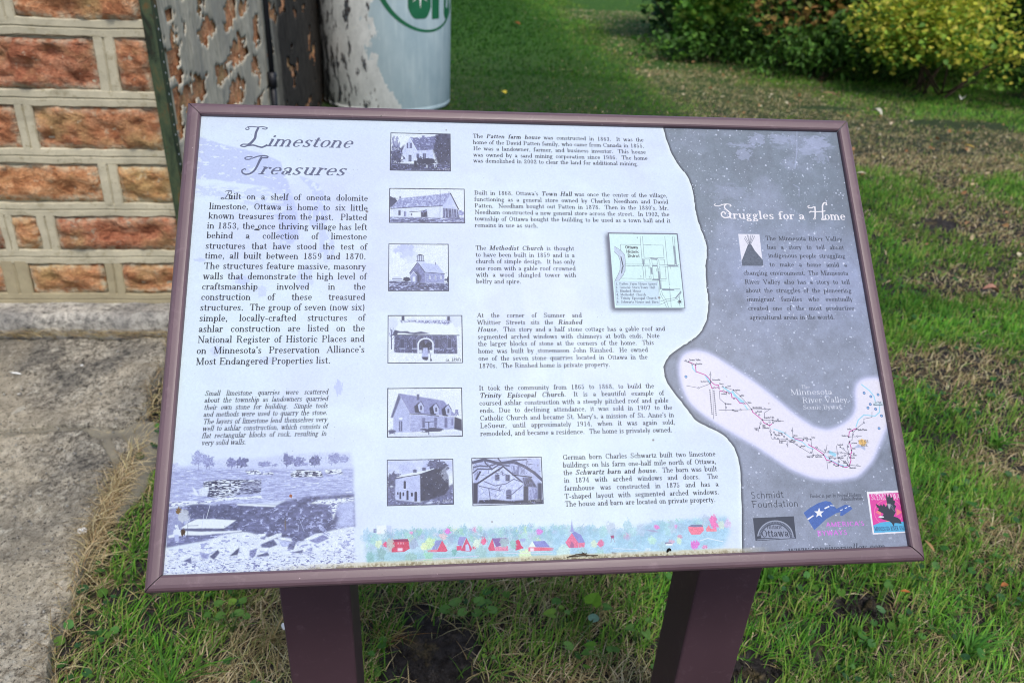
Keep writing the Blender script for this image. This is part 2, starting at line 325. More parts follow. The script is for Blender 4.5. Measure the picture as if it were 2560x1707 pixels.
# ================================================================= stone building
bld = tag(empty('stone_building', (-1.03, 1.93, 0)), 'coursed reddish stone building with raised mortar joints and a patchy plastered side wall', 'building')
bld.location = (0, 0, 0)
WF, WC = 1.935, -1.030           # wall plane and corner
wn1, wn2 = Noise2(31), Noise2(32)
def rock_face(quad, seed, name='stone', nx=None):
    """rough-faced block: quad = TL TR BR BL (x, z) on the wall"""
    TL, TR, BR, BL = [np.array(p) for p in quad]
    w = np.hypot(*(TR - TL)); h = np.hypot(*(BL - TL)); nu = max(6, int(w / .013)); nv = max(6, int(h / .013))
    U, V = np.meshgrid(np.linspace(0, 1, nu + 1), np.linspace(0, 1, nv + 1))
    P = ((TL * (1 - U[..., None]) + TR * U[..., None]) * (1 - V[..., None]) + (BL * (1 - U[..., None]) + BR * U[..., None]) * V[..., None])
    x, z = P[..., 0].copy(), P[..., 1].copy(); bd = np.clip(1 - np.minimum(np.minimum(U, 1 - U) * w, np.minimum(V, 1 - V) * h) / .02, 0, 1)
    x += bd * (wn2(x * 2 + seed, z, .06, 3) - .5) * .016 * (x < -1.07); z += bd * (wn2(x, z * 2 + seed, .06, 3) - .5) * .018
    eu = np.minimum(U, 1 - U) * w; ev = np.minimum(V, 1 - V) * h; e = np.minimum(eu, ev)
    rim = np.clip(e / .022, 0, 1) ** .7
    d = (wn1(x + seed * 3.1, z * 1.6 + seed, .075, 4) - .45) * .065 + (wn2(x + seed, z * 1.4, .022, 3) - .5) * .024
    y = WF - .006 - rim * np.clip(.008 + d, -.016, .034)
    vs = np.c_[x.ravel(), y.ravel(), z.ravel()]
    n = (nu + 1) * (nv + 1); ix = np.arange(n).reshape(nv + 1, nu + 1)
    fs = [tuple(q) for q in np.stack([ix[:-1, :-1], ix[1:, :-1], ix[1:, 1:], ix[:-1, 1:]], -1).reshape(-1, 4)]
    ring = list(ix[0, :]) + list(ix[1:, -1]) + list(ix[-1, -2::-1]) + list(ix[-2:0:-1, 0])
    vb = [(vs[i][0], WF + .06, vs[i][2]) for i in ring]; k = len(ring)
    fs += [(ring[i], ring[(i + 1) % k], n + (i + 1) % k, n + i) for i in range(k)]
    o = mesh_obj(name, list(vs) + vb, fs, M_stone, bld, smooth=True)
    a = o.data.attributes.new('edge', 'FLOAT', 'POINT')
    ed = np.clip(1.25 - e.ravel() / .022 - np.where(V.ravel() > .5, 0, .35), 0, 1)
    a.data.foreach_set('value', np.concatenate([ed, np.ones(k)]).astype(np.float32))
    return o
rows = [  # (left x, right x) with top/bottom heights, measured course by course
    (1.245, 1.118, [(-2.62, -2.2), (-2.15, -1.90), (-1.85, -1.495), (-1.445, -1.02)]),
    (1.066, .902, [(-2.9, -2.5), (-2.44, -1.86), (-1.80, -1.224), (-1.163, -1.02)]),
    (.842, .700, [(-3.0, -2.72), (-2.66, -2.2), (-2.14, -1.80), (-1.74, -1.520), (-1.467, -1.02)]),
    (.640, .512, [(-2.9, -2.36), (-2.30, -1.86), (-1.80, -1.289), (-1.232, -1.02)]),
    (.452, .328, [(-3.0, -2.5), (-2.45, -2.08), (-2.02, -1.665), (-1.630, -1.540), (-1.484, -1.02)]),
    (.270, .150, [(-2.9, -2.3), (-2.25, -1.95), (-1.9, -1.708), (-1.618, -1.345), (-1.288, -1.02)]),
]
upper = [(1.445, 1.300), (1.655, 1.505), (1.86, 1.71)]
k = 0
for i, (t, b) in enumerate(upper):
    xr = -1.02; r_ = []; g = random.Random(50 + i)
    while xr > -2.9:
        w = g.uniform(.28, .6); r_.append((max(xr - w, -3.0), xr)); xr -= w + .055
    rows.append((t, b, r_))
for t, b, cols in rows:
    for x0, x1 in cols:
        x1 = min(x1, -1.053)
        k += 1; g = random.Random(k); j = lambda: g.uniform(-.006, .006)
        sl = .006
        rock_face([(x0 + j(), t + j()), (x1 + (0 if x1 > -1.03 else j()), t + j() + .004), (x1 + (0 if x1 > -1.03 else j()) , b + j()), (x0 - .004 + j(), b + j())], k)
# mortar: a backing sheet, then raised beads with a scored line, each bead its own part
box('mortar_backing', -3.2, WC - .002, WF + .004, WF + .10, 0, 1.95, M_mortar, bld)
def bead(p0, p1, wid, name='mortar_joint', proud=.013, seed=0, mat=None):
    """raised ribbon between two points (x, z) on the wall"""
    p0 = np.array(p0, float); p1 = np.array(p1, float); L = np.hypot(*(p1 - p0)); n = max(3, int(L / .02))
    d = (p1 - p0) / L; nr = np.array([-d[1], d[0]])
    prof = [(-.5, -.016), (-.5, .6), (-.44, .95), (-.07, 1.0), (0, .55), (.07, 1.0), (.44, .95), (.5, .6), (.5, -.016)]
    vs = []; fs = []
    for i in range(n + 1):
        s = i / n * L; c = p0 + d * s
        wv = (wn1(c[0] * 1.0 + seed, c[1], .12, 3) - .5) * .012; pr = proud + (wn2(c[0] + seed, c[1], .05, 3) - .5) * .006
        ww = wid * (1 + (wn2(c[0] * 1.0, c[1] + seed, .09, 3) - .5) * .30)
        for m_, (o, h) in enumerate(prof):
            oe = o * ww + wv * .6 + (wn1(c[0] * 3 + m_ * 7, c[1] * 3 + seed, .05, 2) - .5) * (.006 if abs(o) > .3 else .002)
            q = c + nr * oe; vs.append((q[0], WF - .004 - (pr * h if h > 0 else -.012), q[1]))
    m_ = len(prof)
    for i in range(n):
        for j in range(m_ - 1): fs.append((i * m_ + j, (i + 1) * m_ + j, (i + 1) * m_ + j + 1, i * m_ + j + 1))
    fs.append(tuple(range(m_))); fs.append(tuple(n * m_ + j for j in range(m_))[::-1])
    return mesh_obj(name, vs, fs, mat or M_mortar, bld)
hz = [1.092, .872, .676, .482, .299, 1.275, 1.475, 1.682]
for i, z in enumerate(hz):
    bead((-3.1, z - .012), (-1.046, z + (.004 if i else .008)), .054 if i not in (3,) else .05, seed=i * 3)
bead((-3.1, .128), (WC - .03, .126), .046, seed=40, mat=M_mortar2)
allr = [(1.245, 1.118), (1.066, .902), (.842, .700), (.640, .512), (.452, .328), (.270, .150)] + upper
for (t, b), (_, _, cols) in zip(allr, rows):
    for (a0, a1), (b0, b1) in zip(cols[:-1], cols[1:]):
        if (b0 - a1) < 0: a1, b0 = b0, a1
    srt = sorted(cols)
    for (a0, a1), (b0, b1) in zip(srt[:-1], srt[1:]):
        xm = (a1 + b0) / 2; w = max(.046, b0 - a1 + .006)
        bead((xm + .003, t + .012), (xm - .003, b - .010), w, seed=xm * 10, mat=M_mortar2 if t < .3 else None, proud=.0125)
# foundation course standing proud of the wall
def rough_block(name, x0, x1, y0, y1, z0, z1, mat, parent, amp=.012, step=.02, label=None):
    bm = bmesh.new(); bmesh.ops.create_cube(bm, size=1)
    for v in bm.verts: v.co = ((x0 + x1) / 2 + v.co.x * (x1 - x0), (y0 + y1) / 2 + v.co.y * (y1 - y0), (z0 + z1) / 2 + v.co.z * (z1 - z0))
    for ax, (a, c) in enumerate(((x0, x1), (y0, y1), (z0, z1))):
        n = int((c - a) / step); no = [0, 0, 0]; no[ax] = 1
        for q in range(1, n): co = [0, 0, 0]; co[ax] = a + (c - a) * q / n; bmesh.ops.bisect_plane(bm, geom=bm.verts[:] + bm.edges[:] + bm.faces[:], plane_co=co, plane_no=no)
    for v in bm.verts:
        x, y, z = v.co; ed = max(0, 1 - (z1 - z) / .02) * max(0, 1 - (y - y0) / .02)
        v.co.y -= (wn1(x, z * 2 + y, .07, 4) - .5) * amp * 2 - ed * .012; v.co.z += (wn2(x, y * 2 + z, .06, 4) - .5) * amp * (1 if z > z0 + .02 else 0) - ed * .01
    me = bpy.data.meshes.new(name); bm.to_mesh(me); bm.free(); me.materials.append(mat); me.polygons.foreach_set('use_smooth', [True] * len(me.polygons))
    return link(bpy.data.objects.new(name, me), parent)
rough_block('foundation_stone', -2.15, -1.035, 1.808, 2.05, -.02, .112, M_ledge, bld, .014)
rough_block('foundation_stone', -3.1, -2.165, 1.815, 2.05, -.02, .108, M_ledge, bld, .014)
# side wall: underlying stonework with a patchy plaster coat
def side_sheet(name, x, y0, y1, z0, z1, step, mat, disp, keep=None, thick=0):
    yy = np.arange(y0, y1 + 1e-6, step); zz = np.arange(z0, z1 + 1e-6, step); Yg, Zg = np.meshgrid(yy, zz); Xg = x + disp(Yg, Zg)
    n0, n1 = len(yy), len(zz); ix = np.arange(n0 * n1).reshape(n1, n0)
    q = np.stack([ix[:-1, :-1], ix[:-1, 1:], ix[1:, 1:], ix[1:, :-1]], -1).reshape(-1, 4)
    if keep is not None:
        kc = keep((Yg[:-1, :-1] + step / 2).ravel(), (Zg[:-1, :-1] + step / 2).ravel()); q = q[kc]
    o = raw_mesh(name, np.c_[Xg.ravel(), Yg.ravel(), Zg.ravel()], q.ravel(), np.full(len(q), 4), mat, bld, smooth=True)
    if thick: s = o.modifiers.new('depth', 'SOLIDIFY'); s.thickness = thick; s.offset = -1
    return o
SY0 = 1.965
def stone_disp(y, z): return -.004 + (wn1(y, z * 1.5, .08, 4) - .5) * .02
def st_disp(y, z): return .007 + (wn2(y, z * .8 + y, .12, 4) - .5) * .016
PATCHES = [(2.55, 1.11, .086, .031), (3.0, 1.03, .116, .045), (3.3, 1.04, .113, .03), (2.07, 1.02, .129, .08), (2.58, 1.0, .112, .04), (2.26, 1.08, .038, .032), (3.11, .86, .189, .044), (2.69, .83, .112, .049), (2.32, .83, .156, .046), (2.95, .69, .191, .041), (2.02, .83, .074, .044), (2.02, .77, .055, .033), (3.55, .87, .099, .06), (3.45, .71, .103, .071), (1.98, .97, .038, .025), (4.08, .93, .135, .042), (2.11, 1.12, .068, .022), (3.9, .75, .091, .036), (2.24, .76, .094, .032), (2.7, .65, .126, .041)]
def at_stone(y, z):      # holes in the plaster: ragged, taller than wide
    f = wn2(y * .55, z * .9, .034, 4) - .5; f2 = wn1(y * .5, z * 1.2, .09, 3) - .5
    best = np.full(y.shape, 9.)
    for py, pz, ry, rz in PATCHES: best = np.minimum(best, ((y - py) / ry) ** 2 + ((z - pz) / rz / 1.15) ** 2)
    v = wn1(y * .45 + 3.3, z * 1.2, .10, 4) + f * .1
    return (best + f * 4.2 + f2 * 2.6 < 1.05) | ((v > .63) & ((z > 1.16) | (z < .58) | (y > 4.3)))
side_sheet('side_stonework', WC, SY0, 7.6, -.02, 1.95, .02, M_stone2, stone_disp)
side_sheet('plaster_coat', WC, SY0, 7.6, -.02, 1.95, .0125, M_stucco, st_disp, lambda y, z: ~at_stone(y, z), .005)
# upper storey and roof, out of the frame
box('upper_wall', -3.2, WC - .001, WF, 7.6, 1.95, 3.1, M_mortar, bld)
mesh_obj('roof', [(-3.35, 1.75, 3.05), (-.85, 1.75, 3.05), (-.85, 7.8, 3.05), (-3.35, 7.8, 3.05), (-3.35, 4.8, 4.3), (-.85, 4.8, 4.3)],
         [(0, 1, 5, 4), (2, 3, 4, 5), (1, 2, 5), (3, 0, 4), (0, 3, 2, 1)], M_roof, bld)
box('back_wall', -3.2, -3.1, WF + .1, 7.6, -.02, 1.95, M_mortar, bld)
# rusty angle iron guarding the corner, side flange with a row of holes
gd = mesh_obj('corner_guard', [(x, y, z) for z in (.02, 2.3) for x, y in ((-1.052, 1.905), (-1.016, 1.905), (-1.016, 1.962), (-1.020, 1.962), (-1.020, 1.909), (-1.052, 1.909))],
              [(i, (i + 1) % 6, 6 + (i + 1) % 6, 6 + i) for i in range(6)] + [(0, 5, 4, 3, 2, 1), (6, 7, 8, 9, 10, 11)], M_iron, bld)
gd['label'] = 'rusty green angle iron on the corner'
for i in range(60):
    z = .1 + i * .0345
    h = mesh_obj('hole', [(-1.0155, 1.938 + math.cos(a) * .004, z + math.sin(a) * .004) for a in np.linspace(0, 2 * math.pi, 9)[:-1]], [tuple(range(8))], M_white if i % 3 else M_mortar, gd)
# black pipe on the side wall
pp = tag(empty('black_pipe', (0, 0, 0)), 'thin black pipe running up the plastered side wall', 'pipe')
tube('pipe_length', [(-1.005, 3.72, -.02), (-1.0, 3.73, .42), (-.998, 3.735, .60)], .018, M_pipe, pp)
tube('pipe_length', [(-.998, 3.735, .60), (-.998, 3.76, 1.2), (-.998, 3.78, 2.6)], .015, M_pipe, pp)
tube('coupling', [(-.998, 3.733, .575), (-.998, 3.736, .655)], .025, M_pipe, pp)
for z in (.25, 1.3, 2.2): box('clip', -1.03, -.975, 3.715 + z * .02, 3.745 + z * .02, z, z + .02, M_pipe, pp)
def set_base(root, loc):
    """move an Empty to its thing's base without moving the children"""
    root.location = loc; inv = Matrix.Translation(Vector(loc)).inverted()
    for ch in root.children: ch.matrix_parent_inverse = inv
set_base(bld, (-1.03, 1.93, 0)); set_base(pave, (-1.4, 1.0, 0)); set_base(pp, (-1.0, 3.72, 0))

# ================================================================= storage tank beside the wall
TX, TY, TR = -.475, 6.25, .555
tank = tag(empty('storage_tank', (TX, TY, 0)), 'upright pale blue-grey metal tank with peeling paint and green lettering, standing by the side wall', 'tank')
def cyl_shell(name, prof, mat, parent, n=72):
    vs = []; fs = []
    for r, z in prof:
        for i in range(n): a = 2 * math.pi * i / n; vs.append((r * math.cos(a), r * math.sin(a), z))
    for j in range(len(prof) - 1):
        for i in range(n): fs.append((j * n + i, j * n + (i + 1) % n, (j + 1) * n + (i + 1) % n, (j + 1) * n + i))
    fs.append(tuple(range(n))[::-1]); fs.append(tuple((len(prof) - 1) * n + i for i in range(n)))
    return mesh_obj(name, vs, fs, mat, parent, smooth=True)
cyl_shell('tank_shell', [(TR - .01, .0), (TR - .004, .008), (TR, .03), (TR - .003, .036), (TR - .003, .044), (TR, .05), (TR, .9), (TR, 1.75), (TR - .02, 1.80), (TR * .7, 1.90), (TR * .3, 1.94), (.05, 1.95)], M_tank, tank)
cyl_shell('tank_foot', [(TR - .03, -.06), (TR - .03, .0), (TR - .035, .001)], M_dark, tank)
cyl_shell('lid', [(.12, 1.93), (.12, 1.99), (.10, 2.0)], M_tank, tank, 24)
def onto(ang, z, d=.002):
    a = math.radians(ang); return ((TR + d) * math.sin(a), -(TR + d) * math.cos(a), z)
def strip_shape(cols, name, mat, d=.002):
    vs = []; fs = []
    for i, (a, z0, z1) in enumerate(cols): vs += [onto(a, z0, d), onto(a, z1, d)]
    for i in range(len(cols) - 1): fs.append((2 * i, 2 * i + 2, 2 * i + 3, 2 * i + 1))
    return mesh_obj(name, vs, fs, mat, tank)
vs = []; fs = []; nn = 64
for i in range(nn):
    t = 2 * math.pi * i / nn; w = .026 + .026 * max(0, -math.cos(t)) ** 1.5
    for s in (-.5, .5):
        ca, sa = math.cos(t), math.sin(t); vs.append(onto(42 + (48 + s * w * 90) * ca, 1.12 + (.48 + s * w * .75) * sa))
for i in range(nn): j = (i + 1) % nn; fs.append((2 * i, 2 * j, 2 * j + 1, 2 * i + 1))
mesh_obj('oval_ring', vs, fs, M_green, tank)
L1 = []
for i in range(17):
    a = 21.3 + (43.5 - 21.3) * i / 16; q = abs((a - 32.4) / 11.1); zb = .735 + .085 * max(0, (q - .25) / .75) ** 2.6
    L1.append((a, zb, 1.22 - (zb - .735)))
strip_shape(L1, 'letter', M_green)
for (a0, z0), (a1, z1), w in [((32.4, .90), (32.4, .815), 1.0), ((31, .905), (25.5, .86), .012), ((33.8, .905), (39.3, .86), .012), ((28, .93), (22.5, .925), .012), ((36.8, .93), (42.3, .925), .012)]:
    if a0 == a1: V_ = [onto(a0 - 1.1, z0, .004), onto(a0 + 1.1, z0, .004), onto(a1 + .15, z1, .004), onto(a1 - .15, z1, .004)]
    else: V_ = [onto(a0, z0 + w, .004), onto(a0, z0 - w, .004), onto(a1, z1 - .001, .004), onto(a1, z1 + .002, .004)]
    mesh_obj('sun_ray', V_, [(0, 1, 2, 3)], M_white, tank)
strip_shape([(a, .955 - .03 * math.sqrt(max(0, 1 - ((a - 32.4) / 5.5) ** 2)), .955 + .03 * math.sqrt(max(0, 1 - ((a - 32.4) / 5.5) ** 2))) for a in np.linspace(26.9, 37.9, 13)], 'sun_disc', M_white, .004)
strip_shape([(a, .728, 1.15 - (0 if a < 52 else .02)) for a in (44.6, 47, 49.5, 52, 53.8)], 'letter', M_green)
strip_shape([(a, 1.05, 1.17) for a in (53.8, 56, 58)], 'letter_arm', M_green)
strip_shape([(a, .715 + .09 * max(0, (abs(a - 67.5) / 6.0 - .25)) ** 2.2, 1.15) if abs(a - 67.5) > 2.0 else (a, .715, .80) for a in (61.5, 62.5, 64, 65.4, 65.6, 67.5, 69.4, 69.6, 71.5, 73.5)], 'letter', M_green)

# ================================================================= foliage tools
def leaf_cloud(P, size, cols, seed, shape='heart', droop=.5, nrm=None):
    """leaf-sized folded faces at points P (n,3) -> verts, flat faces, sizes, colours"""
    g = np.random.default_rng(seed); n = len(P); s = size * g.uniform(.45, 1.35, n)
    az = g.uniform(0, 2 * math.pi, n); tilt = g.normal(.0, .5, n) + droop * .6; roll = g.normal(0, .5, n)
    if shape == 'heart': T = np.array([(0, 0, 0), (.42, .18, .10), (.36, .62, .07), (0, 1.05, -.08), (-.36, .62, .07), (-.42, .18, .10)])
    else: T = np.array([(0, 0, 0), (.2, .25, .05), (.22, .6, .04), (0, 1.15, -.12), (-.22, .6, .04), (-.2, .25, .05)])
    V_ = T[None] * s[:, None, None]
    cr, sr = np.cos(roll), np.sin(roll); x = V_[..., 0] * cr[:, None] - V_[..., 2] * sr[:, None]; z = V_[..., 0] * sr[:, None] + V_[..., 2] * cr[:, None]; y = V_[..., 1]
    ct, st_ = np.cos(-tilt), np.sin(-tilt); y2 = y * ct[:, None] - z * st_[:, None]; z2 = y * st_[:, None] + z * ct[:, None]
    ca, sa = np.cos(az), np.sin(az); x3 = x * ca[:, None] - y2 * sa[:, None]; y3 = x * sa[:, None] + y2 * ca[:, None]
    W = np.stack([x3, y3, z2], -1) + P[:, None]
    F = np.array([0, 1, 2, 3, 0, 3, 4, 5]); fl = (np.arange(n)[:, None] * 6 + F).ravel()
    C_ = np.repeat(cols, 6, 0)
    return W.reshape(-1, 3), fl, np.full(2 * n, 4), C_
def shrub_points(c, r, n, seed, lumps=14, hollow=.55):
    g = np.random.default_rng(seed); out = []
    L = []
    for _ in range(lumps):
        d = g.normal(size=3); d[2] = abs(d[2]) * .9 - .25 * (len(L) % 2); d /= np.linalg.norm(d); L.append((d * g.uniform(.45, .85), g.uniform(.28, .5)))
    while len(out) < n:
        k = g.integers(lumps); d = g.normal(size=3); d /= np.linalg.norm(d); rr = L[k][1] * (1 - (1 - hollow) * g.random() ** 2)
        p = L[k][0] + d * rr
        if p[2] < -.75: continue
        if p[2] < 0: p[2] *= .8
        out.append(np.array(c) + p * np.array(r))
    return np.array(out)
def pick(g, n, pal, jit=.18):
    pal = np.array(pal); i = g.integers(len(pal), size=n); return np.clip(pal[i] * g.uniform(1 - jit, 1 + jit, (n, 1)) * g.uniform(.93, 1.07, (n, 3)), 0, 1)
def shrub(name, label, cat, c, r, n, size, pal, seed, shape='heart', lumps=14, stems=9, singles=0, group=None, hollow=.5, grad=False):
    root = tag(empty(name, (0, 0, 0)), label, cat, group); g = np.random.default_rng(seed)
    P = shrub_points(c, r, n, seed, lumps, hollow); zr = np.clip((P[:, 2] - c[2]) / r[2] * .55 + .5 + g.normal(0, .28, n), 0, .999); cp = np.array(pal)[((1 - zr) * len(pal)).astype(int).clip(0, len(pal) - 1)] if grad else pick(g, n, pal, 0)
    V_, fl, sz, C_ = leaf_cloud(P, size, cp * g.uniform(.8, 1.2, (n, 1)), seed + 1, shape)
    raw_mesh('foliage', V_, fl, sz, M_leaf, root, C_)['kind'] = 'stuff'
    for i in range(stems):
        q = P[g.integers(n)]; b = np.array([c[0] + g.normal(0, r[0] * .15), c[1] + g.normal(0, r[1] * .15), 0]); md = (q + b) / 2 + g.normal(0, .06, 3)
        tube('stem', [b, md, q], [.012, .008, .003], M_bark, root, 5)
    if singles:      # the leaves that show largest, each one an object
        d = np.array([-.15, -.86, 1.47]) - np.array(c); d /= np.linalg.norm(d)
        S = shrub_points(c, r, singles * 3, seed + 9, lumps, .97); sc = (S - np.array(c)) @ d; S = S[np.argsort(-sc)[:singles]]
        Ms = []
        for k in range(6):
            V_, fl, sz, C_ = leaf_cloud(np.zeros((1, 3)), size * 1.15, pick(g, 1, pal[:3]), seed + 30 + k, shape, .2)
            me = bpy.data.meshes.new('leaf'); me.from_pydata([tuple(map(float, v)) for v in V_], [], [(0, 1, 2, 3), (0, 3, 4, 5)])
            a = me.color_attributes.new('tint', 'FLOAT_COLOR', 'POINT'); a.data.foreach_set('color', np.c_[C_, np.ones(6)].astype(np.float32).ravel()); me.materials.append(M_leaf); Ms.append(me)
        for q in S:
            o = bpy.data.objects.new('leaf', Ms[g.integers(6)]); o.location = q; o.rotation_euler = (g.normal(0, .4), g.normal(0, .4), g.uniform(0, 6.28)); link(o, root)
    set_base(root, (c[0], c[1], 0)); return root
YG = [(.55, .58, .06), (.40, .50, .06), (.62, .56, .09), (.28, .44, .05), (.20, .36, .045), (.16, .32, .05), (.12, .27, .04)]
GR = [(.08, .20, .03), (.11, .26, .04), (.06, .14, .03), (.15, .30, .05), (.05, .11, .025)]
DG = [(.04, .10, .025), (.055, .14, .03), (.03, .075, .02), (.08, .17, .035)]
RU = [(.46, .28, .08), (.36, .19, .06), (.26, .15, .05), (.40, .36, .08), (.18, .20, .05), (.50, .36, .14)]
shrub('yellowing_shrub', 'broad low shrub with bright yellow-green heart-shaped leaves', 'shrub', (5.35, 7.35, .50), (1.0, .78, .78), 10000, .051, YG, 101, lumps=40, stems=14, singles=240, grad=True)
shrub('russet_shrub', 'shrub of rusty orange and olive leaves left of the yellowing shrub', 'shrub', (4.25, 8.9, .75), (1.15, .8, 1.1), 4200, .070, RU + GR[:3], 111, lumps=18)
shrub('leafy_green_shrub', 'bright green leafy shrub at the left end of the hedge', 'shrub', (3.50, 9.7, .50), (.62, .6, .95), 2600, .085, [(.15, .36, .045), (.24, .45, .06), (.10, .24, .03), (.34, .46, .07)], 121, lumps=14)
shrub('dark_fern_shrub', 'dark green narrow-leaved shrub between the russet and the yellowing shrub', 'shrub', (4.45, 8.2, .28), (.6, .5, .55), 2200, .075, GR, 131, 'lance', lumps=10)
shrub('tangled_green_shrub', 'dark tangled shrub right of the yellowing shrub', 'shrub', (6.55, 6.65, .6), (.85, .75, 1.1), 4200, .06, GR + [(.16, .22, .03)], 141, 'lance', lumps=18)
shrub('tall_back_shrub', 'tall dark shrub rising behind the yellowing shrub', 'shrub', (6.3, 8.6, .9), (1.4, .9, 1.5), 6000, .075, DG + GR[:2], 151, lumps=20)
shrub('far_left_shrub', 'dark green shrub behind the russet one', 'shrub', (4.1, 10.8, .8), (1.5, .8, 1.3), 4200, .085, DG + RU[4:5], 161, lumps=18)
shrub('weedy_undergrowth', 'low dark green growth filling the foot of the hedge between the shrubs', 'undergrowth', (5.0, 8.15, .12), (1.9, .45, .42), 4200, .06, GR, 181, 'lance', lumps=26, stems=0)
shrub('creeping_undergrowth', 'low green growth at the hedge foot left of the russet shrub', 'undergrowth', (3.6, 9.3, .10), (1.0, .5, .40), 2400, .06, GR, 183, lumps=20, stems=0)
shrub('corner_shrub', 'deep green shrub in the top right corner beyond the bare soil', 'shrub', (7.9, 7.5, .7), (1.2, 1.0, 1.4), 5000, .075, DG, 171, lumps=18)
# dense hedge mass behind the single shrubs
g = np.random.default_rng(200); n = 15000; t = g.random(n)
hx = 3.6 + t * 7.5 + g.normal(0, .25, n); hy = 12.6 - t * 4.2 + g.normal(0, .45, n); hzz = g.random(n) * (2.1 + gn1(hx, hy, .9, 3) * 1.2)
V_, fl, sz, C_ = leaf_cloud(np.c_[hx, hy, hzz], .13, pick(g, n, DG), 201)
V_[:, 1] -= .55
tag(raw_mesh('hedge_foliage', V_, fl, sz, M_leaf, None, C_), 'dense dark hedge growth behind the shrubs', 'hedge', kind='stuff')

# ================================================================= lawn
def gauss(x, y, cx, cy, sx, sy, rot=0):
    c, s = math.cos(rot), math.sin(rot); u = (x - cx) * c + (y - cy) * s; v = -(x - cx) * s + (y - cy) * c
    return np.exp(-(u / sx) ** 2 - (v / sy) ** 2)
def dryness(x, y):
    d = (gn3(x, y * .62, .50, 4) - .5) * 2.4 + .40 + .06 * (x > 1.6)
    path = np.interp(y, [4.5, 6, 7.5, 10, 13, 17], [2.45, 2.6, 2.55, 2.9, 3.3, 3.5]); d = d + 1.1 * np.exp(-((x - path) / .6) ** 2) * (y > 4.5) + .35 * np.exp(-((x - path - 1.1) / .8) ** 2) * (y > 4.5)
    for a in ((3.7, 4.6, .8, .55), (3.15, 3.2, .75, .33), (2.47, 2.36, .3, .22), (1.95, 1.55, .25, .15), (4.9, 5.2, .9, .5), (3.1, 5.2, .5, .35), (1.75, .95, .25, .12), (-.52, .34, .14, .28), (.15, .20, .5, .08), (1.45, .62, .1, .12), (-.62, .22, .10, .08)):
        d = d + 1.0 * gauss(x, y, *a)
    ex = x - slab_edge_x(y); d = d + 1.5 * np.exp(-((ex - .01) / .024) ** 2) * (y < 1.8) * (.15 + .85 * (y > .55))
    lush = 1 / (1 + np.exp((x - 2.1) * 4)) * (y > 2.0) ; d = d * (1 - lush * .9) - lush * .7
    d = d - .9 * gauss(x, y, .78, .55, .22, .28) - .8 * gauss(x, y, 1.1, .35, .3, .25) - .7 * gauss(x, y, -.80, .55, .12, .3) - .6 * gauss(x, y, 2.2, 3.6, .5, .45) - .5 * gauss(x, y, 2.0, 1.9, .5, .2) - .5 * gauss(x, y, 1.5, 1.2, .4, .25)
    return np.clip(d, 0, 1)
def bare(x, y):
    b = np.zeros_like(x)
    for a in ((-.14, .335, .14, .12), (-.10, .20, .20, .08), (.16, .17, .12, .07), (.54, .235, .14, .065), (.93, .395, .07, .08), (4.8, 5.9, .65, .22), (3.75, 6.45, .4, .12), (-.20, .45, .06, .04), (2.9, 3.2, .15, .1)): b = np.maximum(b, gauss(x, y, *a))
    return np.clip((b - .38 + (gn2(x, y, .06, 3) - .5) * .5) * 3, 0, 1)
def scatter(n, x0, x1, y0, y1, seed):
    g = np.random.default_rng(seed); x = g.uniform(x0, x1, n); y = g.uniform(y0, y1, n); k = x > slab_edge_x(y) - .012 * g.random(n)
    k &= ~((x < WC + .03) & (y > 1.78)); k &= (x - TX) ** 2 + (y - TY) ** 2 > TR ** 2
    for px in (-.3215, .338): k &= ~((abs(x - px) < .056) & (y > -.005) & (y < .107))
    return x[k], y[k]
def blades(x, y, h, w, az, bend, cols, z0=None, segs=3, twist=None):
    """curved tapering blades"""
    n = len(x); z0 = ground_h(x, y) - .004 if z0 is None else z0
    dx, dy = np.cos(az), np.sin(az); t = np.linspace(0, 1, segs + 1)
    hor = h[:, None] * (bend[:, None] * t ** 1.6) * .9; ver = h[:, None] * (t - np.clip(bend[:, None], 0, 2) * .42 * t ** 2.2)
    cx = x[:, None] + dx[:, None] * hor; cy = y[:, None] + dy[:, None] * hor; cz = z0[:, None] + np.maximum(ver, .002 + .3 * h[:, None] * t * .2)
    sa = az + math.pi / 2 + (np.zeros(n) if twist is None else twist); wx = np.cos(sa)[:, None] * w[:, None] * (1 - t) ** .6 / 2; wy = np.sin(sa)[:, None] * w[:, None] * (1 - t) ** .6 / 2
    A_ = np.stack([cx - wx, cy - wy, cz], -1)[:, :segs]; B_ = np.stack([cx + wx, cy + wy, cz + w[:, None] * .15], -1)[:, :segs]; T_ = np.stack([cx, cy, cz], -1)[:, segs:]
    Vv = np.concatenate([np.stack([A_, B_], 2).reshape(n, 2 * segs, 3), T_], 1); nv = 2 * segs + 1
    f = []; sz = []
    for s in range(segs - 1): f += [2 * s, 2 * s + 1, 2 * s + 3, 2 * s + 2]; sz.append(4)
    f += [2 * segs - 2, 2 * segs - 1, 2 * segs]; sz.append(3)
    fl = (np.arange(n)[:, None] * nv + np.array(f)).ravel()
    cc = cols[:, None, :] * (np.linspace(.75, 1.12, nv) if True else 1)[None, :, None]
    return Vv.reshape(-1, 3), fl, np.tile(sz, n), cc.reshape(-1, 3)
